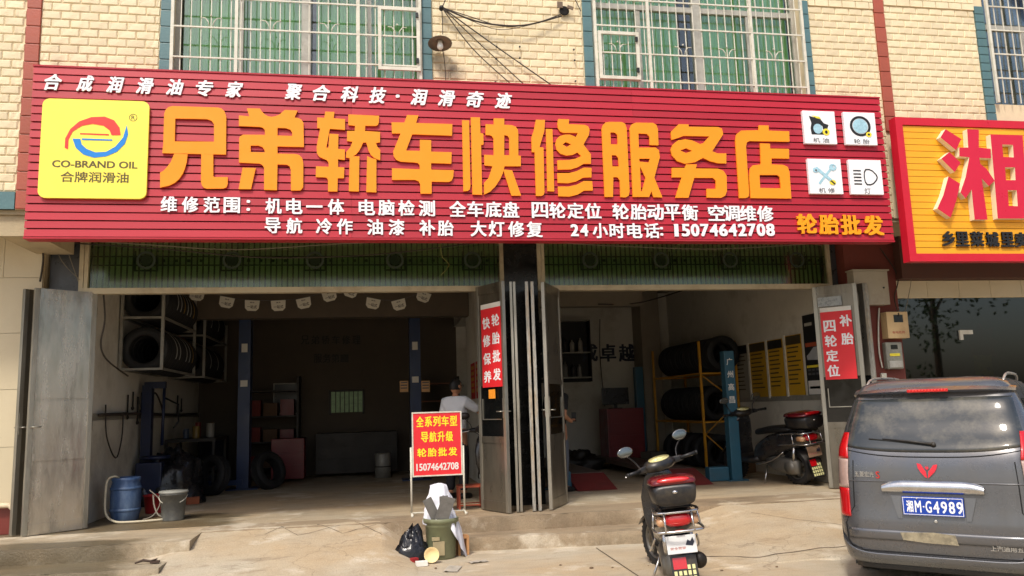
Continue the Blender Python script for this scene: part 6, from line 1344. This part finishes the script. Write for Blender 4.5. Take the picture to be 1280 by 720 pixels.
person('man in a pale grey shirt and glasses seen from behind, reaching right towards the door', (1.18, 11.55, .3), rd(-35), 1.66, ((.33, .22, 1.20), (.42, .42, 1.10), (.2, 1, -.1)), ((-.26, .05, 1.12), (-.22, .22, .98), (.3, 1, -.4)), rd(-20), M_shirt, M_trs, glasses=True)
T = person('person in black top and pale jeans holding a phone behind the steel door', (2.70, 11.75, .3), rd(-60), 1.68, ((.23, -.06, 1.11), (.17, .14, 1.02), (-.5, .8, .4)), ((-.25, .0, 1.12), (-.18, .17, 1.0), (.6, .7, .2)), rd(0), M_tee, M_jean)
b = MB(); b.box((-.035, -.006, -.07), (.035, .006, .07), bev=.004); 
q = Matrix.Translation((2.70, 11.75, .3))@Matrix.Rotation(rd(-60), 4, 'Z')@Vector((.10, .26, 1.07)); simple('phone', 'dark phone held by the person behind the steel door', 'phone', b, M_black, q, rd(-20))

# ------------------------------------------------------------------ the van
M_van = mat('grey_van_paint', (104, 105, 108), .28, metal=.6, var=.05, vscale=3, dirt=(118, 108, 94), dscale=2.2, damt=.35, coat=.5, rvar=.08)
M_vang = mat('dusty_dark_glass', (52, 56, 58), .1, var=.25, vscale=3, dirt=(134, 128, 112), dscale=2.4, damt=.6, spec=.7)
M_vbl = mat('van_black_plastic', (34, 34, 35), .55, var=.1, dirt=(90, 82, 68), dscale=3)
M_plate = mat('plate_blue', (18, 62, 160), .35, var=.04)
M_silver = mat('silver_badge', (190, 188, 182), .3, metal=.6)
VAN = thing('van', 'dusty dark grey minivan seen from behind with a blue number plate', 'van', (0, 0, 0), 0)
# local frame: rear face at y=0 looking to -Y, body runs to +Y 4.4 m, x across
PZ = [(.22, .78, .10, 4.25), (.30, .815, .035, 4.36), (.42, .835, .0, 4.40), (.60, .845, -.005, 4.42), (.78, .845, .015, 4.40), (.95, .84, .03, 4.30), (1.05, .83, .045, 4.05), (1.12, .82, .075, 3.62), (1.30, .775, .19, 3.25), (1.48, .72, .30, 2.90), (1.62, .665, .385, 2.55), (1.68, .62, .44, 2.35), (1.72, .52, .54, 2.15), (1.735, .35, .75, 1.9)]
def prof(z):
    for i in range(len(PZ)-1):
        if z <= PZ[i+1][0]:
            t = max(0, (z-PZ[i][0])/(PZ[i+1][0]-PZ[i][0])); t = t*t*(3-2*t)*.35+t*.65; return [PZ[i][j]+(PZ[i+1][j]-PZ[i][j])*t for j in (1, 2, 3)]
    return list(PZ[-1][1:])
NEXP = 7.5
def outline(z, a):
    w, yr, yf = prof(z); cy, hy = (yr+yf)/2, (yf-yr)/2
    # superellipse in absolute corner radius: keep rear fairly flat
    ca, sa = cos(a), sin(a); e = 2/NEXP
    x = w*math.copysign(abs(ca)**e, ca); q = math.copysign(abs(sa)**e, sa)
    return Vector((x, cy+hy*q, z))
def rear(x, z, off=0):
    w, yr, yf = prof(z); xx = min(.999, abs(x)/w); hy = (yf-yr)/2; cy = (yr+yf)/2
    bulge = (1-(1-xx**NEXP)**(1/NEXP))*hy
    y = yr+min(bulge, .62)*.42
    return Vector((x, y-off, z))
def vring(z):
    w, yr, yf = prof(z); pts = []
    xs = [-1+2*i/28 for i in range(29)]; xs = [math.sin(x*pi/2) for x in xs]
    rp = [rear(x*w*.9985, z) for x in xs]
    yk = rp[0].y
    side = [Vector((w, yk+(yf-.45-yk)*i/14, z)) for i in range(1, 15)]
    fr_ = [Vector((w*cos(t)**.5 if cos(t) > 0 else 0, yf-.45+.45*sin(t)**.7, z)) for t in [pi/2*i/8 for i in range(1, 9)]]
    L_ = rp+side+fr_; L_ += [Vector((-p.x, p.y, p.z)) for p in (side+fr_)[::-1][1:]]
    return L_
b = MB(); zs = [.22+(.012)*0]+[.26, .30, .36, .42, .48, .54, .60, .66, .72, .78, .84, .90, .95, 1.0, 1.05, 1.09, 1.12, 1.18, 1.24, 1.30, 1.36, 1.42, 1.48, 1.54, 1.58, 1.62, 1.65, 1.68, 1.70, 1.72, 1.73, 1.735]
rings = [vring(z) for z in zs]; n = len(rings[0]); b.add([p for r_ in rings for p in r_], [(i*n+j, i*n+(j+1) % n, (i+1)*n+(j+1) % n, (i+1)*n+j) for i in range(len(zs)-1) for j in range(n)], 0, True)
top = rings[-1]; b.add(top+[Vector((0, 1.3, 1.74))], [(j, (j+1) % n, n) for j in range(n)], 0, True)
ob('body', b, M_van, VAN)
def patch(name, xf, z0, z1, off, M, nu=24, nv=10, parent=VAN, th=.02):
    """xf(v) -> (x0, x1) at height fraction v, laid on the rear surface"""
    b = MB()
    def f(u, v, o): x0, x1 = xf(v); x = x0+(x1-x0)*u; z = z0(u) if callable(z0) else z0; zt = z1(u) if callable(z1) else z1; return rear(x, z+(zt-z)*v, o)
    b.grid(lambda u, v: f(u, v, off if (0 < u < 1 and 0 < v < 1) else off-.004), nu, nv); o0 = len(b.v)
    N_ = (nu+1)*(nv+1); edge = [i for i in range(nu+1)]+[(j+1)*(nu+1)+nu for j in range(nv)]+[nv*(nu+1)+nu-1-i for i in range(nu)]+[(nv-1-j)*(nu+1) for j in range(nv-1)]
    ring = [b.v[i] for i in edge]; bk = [(p[0], p[1]+th, p[2]) for p in ring]; q = len(edge); b.v += bk
    for i in range(q): b.f.append((edge[i], edge[(i+1) % q], o0+(i+1) % q, o0+i)); b.m.append(0); b.sm.append(False)
    return ob(name, b, M, parent)
# rear window
patch('rear_window', lambda v: (-.735+.085*v, .735-.085*v), lambda u: 1.105+.055*(abs(u-.5)*2)**3, 1.555, .008, M_vang, 36, 14)
b = MB()                                                     # spoiler lip above the glass
b.grid(lambda u, v: ((u-.5)*1.36, rear((u-.5)*1.30, 1.60).y-.07+.34*v+.07*(abs(u-.5)*2)**4, 1.618+.045*sin(pi*min(1, v*1.2)/1.2)-.02*(abs(u-.5)*2)**4), 30, 8)
b.grid(lambda u, v: ((u-.5)*1.36, rear((u-.5)*1.30, 1.60).y-.07+.10*v+.07*(abs(u-.5)*2)**4, 1.617-.035*v-.02*(abs(u-.5)*2)**4), 30, 2)
ob('spoiler', b, M_van, VAN)
y_s = rear(0, 1.60).y-.074
b = MB(); b.box((-.17, y_s-.008, 1.605), (.17, y_s+.01, 1.632), bev=.004); bl = ob('high_brake_light', b, M_lensred, VAN)
b = MB()
for i in range(12): b.lathe([(0, 0), (.008, 0), (.005, .003), (0, .004)], (-.145+i*.0264, y_s-.0082, 1.619), (0, -1, 0), 8)
ob('led', b, mat('bright_red_led', (255, 60, 50), .3), bl)
for s_ in (-1, 1):
    b = MB(); b.tube(smooth_path([(s_*.58, .60, 1.685), (s_*.585, .78, 1.735), (s_*.58, 1.2, 1.755), (s_*.575, 2.0, 1.75), (s_*.55, 2.35, 1.70)], 5), .012, 8); ob('roof_rail', b, M_silver, VAN)
# tail lamps: red / clear / red stacked
for s_ in (-1, 1):
    for (za, zb, M, nm) in ((1.06, 1.27, M_lensred, 'tail_lamp_upper'), (.88, 1.058, M_lensclear, 'tail_lamp_clear'), (.66, .878, M_lensred, 'tail_lamp_lower')):
        def xf(v, za=za, zb=zb, s_=s_):
            z = za+(zb-za)*v; w = prof(z)[0]; inn = w-.145-(.03*max(0, (1.0-z)) if z < 1 else 0)+(.05*(z-1.06)/.2 if z > 1.06 else 0); return (s_*inn, s_*(w*.9985)) if s_ > 0 else (-w*.9985, -inn)
        if M is M_lensclear: M = mat('smoky_clear_lens', (176, 150, 140), .15, var=.25, vscale=12, coat=.6)
        patch(nm, xf, za, zb, .012, M, 12, 10)
# tailgate seams, lower crease, bumper
M_gap = mat('panel_gap', (12, 12, 12), .9)
def seam(pts, name='panel_gap', r=.005, M=None, off=.001): b = MB(); b.tube([rear(x, z, off) for x, z in pts], r, 5); ob(name, b, M or M_gap, VAN)
seam([(-.735, .98), (-.735, .50), (-.70, .42), (-.60, .385), (0, .37), (.60, .385), (.70, .42), (.735, .50), (.735, .98)]) if False else None
def sx(z): return prof(z)[0]-(.19 if z > .64 else .10)
L_ = [(sx(z), z) for z in (1.05, .9, .75, .6, .5, .44)]
sp = [(-x, z) for x, z in L_]+[(-.70, .40), (-.62, .375)]+[(-.62+1.24*i/20, .362) for i in range(21)]+[(.62, .375), (.70, .40)]+L_[::-1]
seam(sp)
seam([(-.735+1.47*i/24, 1.075+.055*(abs(i/24-.5)*2)**3) for i in range(25)], r=.004)
seam([(-.75+1.5*i/24, .925) for i in range(25)], 'tailgate_crease', .004, M_van, .003)
patch('lower_band', lambda v: (-.72, .72), .47, .56, .012, M_van, 30, 4)
patch('bumper', lambda v: (-(.80+.035*v), .80+.035*v), .235, lambda u: .345+.20*(abs(u-.5)*2)**9, .035, M_van, 40, 8, th=.06)
patch('bumper_lower_lip', lambda v: (-.70, .70), .19, .24, .03, M_vbl, 24, 3, th=.08)
# number plate recess, chrome bar, plate
for s_ in (-1, 1):
    b = MB(); b.prism([[(s_*.245, .845), (s_*.335, .845), (s_*.285, .67), (s_*.25, .67)]], lambda x, y_, d: rear(x, y_, .001+d), .008); ob('recess_trim', b, mat('mid_grey_plastic', (104, 106, 108), .5, metal=.3), VAN)
b = MB()
b.grid(lambda u, v: rear((u-.5)*.80, .862+(.072*(1-.35*(abs(u-.5)*2)**6))*v-.0, .012+.028*sin(pi*v)**.6), 24, 8); ob('chrome_bar', b, M_chrome, VAN)
yp = rear(0, .77).y-.03
b = MB(); b.box((-.22, yp-.006, .705), (.22, yp+.03, .845), bev=.003); pl = ob('number_plate', b, M_plate, VAN)
b = MB(); b.prism([[(-.215, .71), (.215, .71), (.215, .84), (-.215, .84)], [(-.211, .714), (-.211, .836), (.211, .836), (.211, .714)]], lambda x, y_, d: Vector((x, yp-.0062-d, y_)), .0006); ob('border', b, M_whiteac, pl)
X_ = -.178
for ch, w_ in (('湘', .050), ('M', .046), ('·', .012), ('G', .043), ('4', .043), ('9', .043), ('8', .043), ('9', .043)):
    g = .012; b = MB(); hh_ = .09 if ch != '·' else .012; put_text(b, ch, (X_+w_/2-.012, yp-.0066, .772), w_, hh_, .0015, .02 if ch != '湘' else .03); ob('plate_character', b, M_whiteac, pl); X_ += w_+g-.004*(ch == '·')
b = MB()
for x in (-.11, .115): b.lathe([(0, 0), (.007, 0), (.006, .004), (0, .005)], (x, yp-.0064, .832), (0, -1, 0), 8)
ob('bolt', b, M_silver, pl)
b = MB(); b.lathe([(0, 0), (.014, 0), (.014, .006), (.006, .007), (0, .003)], rear(.01, .655, .001), (0, -1, 0), 12); ob('tailgate_lock', b, M_silver, VAN)
# emblem: red faceted wings
M_emb = mat('emblem_red', (214, 24, 44), .25, var=.05, coat=.5)
E5 = 5.14
def emb(pts): 
    b = MB(); b.prism([[((x-577)/E5/1000*5.35*1.0, (640-y_)/E5/1000*5.35) for x, y_ in pts]], lambda x, y_, d: rear(x-.02, 1.008+y_, .004+d), .008); ob('emblem_wing', b, M_emb, VAN)
emb([(500,612),(530,618),(545,640),(565,660),(572,695),(555,690),(525,665),(505,640)]); emb([(655,618),(625,622),(608,640),(585,660),(578,697),(598,685),(632,662),(650,640)]); emb([(560,640),(575,652),(590,642),(578,628),(572,640),(568,628)])
def vtext(txt, x, z, w, h, M, name='badge', bold=.01):
    b = MB(); p = rear(x, z, .004); q0 = rear(x-w/2, z, .004); q1 = rear(x+w/2, z, .004); put_text(b, txt, p, w, h, .003, bold, U=(q1-q0)); ob(name, b, M, VAN)
vtext('五菱宏光', -.545, .965, .17, .034, M_silver); vtext('S', -.43, .962, .032, .042, mat('badge_red', (190, 50, 44), .3)); vtext('VVT', -.66, .55, .07, .018, M_silver); vtext('上汽通用五菱', .54, .455, .28, .045, M_silver)
b = MB(); b.prism([[(-.26,.43),(.0,.445),(.17,.43),(.19,.345),(-.05,.35),(-.24,.365)]], lambda x, y_, d: rear(x-.02, y_+.115, .013+d), .0015); ob('peeled_sticker', b, mat('peeled_sticker', (150, 140, 116), .7, var=.45, vscale=18, dirt=(84, 78, 66), dscale=14, damt=.8), VAN)
# wiper
b = MB(); p0 = rear(.03, 1.175, .03); p1 = rear(-.14, 1.195, .03); p2 = rear(-.38, 1.215, .02); b.tube([p0, p1, p2], [.012, .009, .005], 6); b.tube([rear(-.10, 1.180, .012), rear(-.50, 1.215, .012)], .006, 5); b.lathe([(0, 0), (.02, 0), (.022, .02), (0, .03)], rear(.04, 1.17, .008), (0, -1, 0), 14); ob('wiper', b, M_vbl, VAN)
# side windows, wheels
for s_ in (-1, 1):
    b = MB()
    for (ya, yb) in ((.55, 1.45), (1.55, 2.35), (2.45, 3.0)):
        b.grid(lambda u, v: (s_*(prof(1.13+.40*v)[0]+.004), ya+(yb-ya)*u-.0, 1.13+.40*v), 6, 6)
    ob('side_windows', b, M_vang, VAN)
    for y_ in (.78, 3.50):
        b = MB(); b.lathe([(.19, -.09), (.29, -.1), (.31, -.07), (.31, .07), (.29, .1), (.19, .09)], (s_*.74, y_, .31), (1, 0, 0), 36, closed=True); w_ = ob('wheel', b, M_tyre, VAN)
        b = MB(); b.lathe([(0, -.06), (.19, -.08), (.19, .08), (0, .06)], (s_*.74, y_, .31), (1, 0, 0), 30); ob('rim', b, M_rimal, w_)
        b = MB(); b.grid(lambda u, v: (s_*(prof(.5)[0]+.003), y_+(.31+.07*v)*cos(pi*u), .31+(.31+.07*v)*sin(pi*u)), 24, 2); ob('wheel_arch', b, M_vbl, VAN)
b = MB(); b.box((-.72, .15, .2), (.72, 4.1, .26)); ob('underbody', b, M_vbl, VAN)
ZM = [(-1, -1), (0, 0), (.19, .13), (.362, .28), (.705, .585), (.845, .73), (1.008, .955), (1.105, 1.075), (1.62, 1.574), (1.74, 1.69), (3, 3)]
def zmap(z):
    for i in range(len(ZM)-1):
        if z <= ZM[i+1][0]: return ZM[i][1]+(ZM[i+1][1]-ZM[i][1])*(z-ZM[i][0])/(ZM[i+1][0]-ZM[i][0])
plate_ = [pl]+list(pl.children)
for o in VAN.children_recursive:
    nm = o.name.split('.')[0]
    sx_ = 1 if o in plate_ else .92
    for v in o.data.vertices:
        v.co.x *= sx_
        if nm not in ('wheel', 'rim'): v.co.z = zmap(v.co.z)
VAN.location = (4.40, 5.90, 0); VAN.rotation_euler = (0, 0, rd(-46))

# trees across the street, behind the viewer (they show in the glass)
M_leaf = mat('leaf_green', (70, 92, 48), .7, var=.3, vscale=2, rnd=.1); M_bark = mat('bark', (92, 78, 62), .9, var=.2, bump=.4)
def tree(label, x, y, h, r, seed):
    T = thing('roadside_tree', label, 'tree', (x, y, 0)); q = random.Random(seed); b = MB(); tp = Vector((q.uniform(-.3, .3), 0, h*.55)); b.tube([(0, 0, -.05), (0, 0, .4), tp*.5, tp], [.22, .17, .14, .09], 9)
    for k in range(6):
        a = q.uniform(0, 6.28); e = tp+Vector((cos(a)*r*.6, sin(a)*r*.6, q.uniform(.1, .35)*h)); b.tube([tp*q.uniform(.7, 1), (tp+e)/2+Vector((0, 0, -.1)), e], [.06, .045, .02], 6)
    ob('trunk', b, M_bark, T); b = MB()
    cl = [(Vector((q.gauss(0, .45)*r, q.gauss(0, .45)*r, h*.68+q.gauss(0, .16)*h)), q.uniform(.25, .5)*r) for _ in range(22)]
    for c, cr in cl:
        for _ in range(110):
            d = Vector((q.gauss(0, 1), q.gauss(0, 1), q.gauss(0, 1))).normalized()*cr*q.uniform(.5, 1.05); p = c+d; s_ = q.uniform(.07, .14); u = Vector((q.gauss(0, 1), q.gauss(0, 1), q.gauss(0, 1))).normalized(); w = u.orthogonal().normalized()
            b.add([p-u*s_, p+w*s_*.5, p+u*s_, p-w*s_*.5], [(0, 1, 2, 3)])
    ob('crown', b, M_leaf, T)
for k, (x, y, h, r) in enumerate(((-9, -9, 10, 3.6), (-3, -10, 12, 4.0), (3.5, -9, 10.5, 3.6), (10, -10, 12, 4.2), (16.5, -8, 10, 4.0), (23, -9, 11, 4))):
    tree('broad green tree across the street behind the viewer, '+['far left', 'second from left', 'third from left', 'third from right', 'second from right', 'far right'][k], x, y, h, r, k)
# scored lines and twigs on the poured ramp
from mathutils.bvhtree import BVHTree
tr_ = [BVHTree.FromObject(o, bpy.context.evaluated_depsgraph_get()) for o in COL.objects if o.name.startswith('concrete_ramp')]
def drop(x, y):
    zz_ = 0
    for t in tr_:
        h_ = t.ray_cast(Vector((x, y, 3)), Vector((0, 0, -1)))
        if h_[0]: zz_ = max(zz_, h_[0].z)
    return zz_
def score(pts, w=.007):
    P_ = []
    for i in range(len(pts)-1):
        a, c = Vector(pts[i]), Vector(pts[i+1]); n_ = max(2, int((c-a).length/.04)); P_ += [a+(c-a)*k/n_ for k in range(n_)]
    P_.append(Vector(pts[-1])); b = MB(); vs = []
    for i, p in enumerate(P_):
        d = (P_[min(i+1, len(P_)-1)]-P_[max(i-1, 0)]).normalized(); q = Vector((-d.y, d.x))*w*(.5+.8*abs(noise.noise(Vector((p.x*6, p.y*6, 0))))); j = Vector((noise.noise(Vector((p.x*9, p.y*9, 2))), noise.noise(Vector((p.x*9, p.y*9, 5)))))*.012
        for s_ in (-1, 1): e = p+q*s_+j; vs.append((e.x, e.y, drop(e.x, e.y)+.004))
    b.add(vs, [(2*i, 2*i+1, 2*i+3, 2*i+2) for i in range(len(P_)-1)]); struct('joint', b, MATS['joint_dirt'])
def g2(px, py, z=.2): p = atz(px, py, z); return (p.x, p.y)
for pts in ([(290, 672), (330, 664), (372, 676), (425, 668)], [(330, 676), (378, 664), (428, 673), (470, 666)], [(372, 664), (410, 655), (440, 664), (478, 672)]): score([g2(*p) for p in pts], .005)
score([g2(870, 699, 0), g2(950, 700, 0), g2(1010, 694, 0), g2(1056, 690, 0), g2(1140, 684, 0)], .008)
score([g2(940, 652, .15), g2(1000, 655, .15), g2(1058, 657, .15)], .006); score([g2(455, 646, .28), g2(400, 646, .28), g2(330, 650, .28), g2(250, 655, .28)], .007)
score([g2(120, 700, .02), g2(240, 712, .0)], .004)
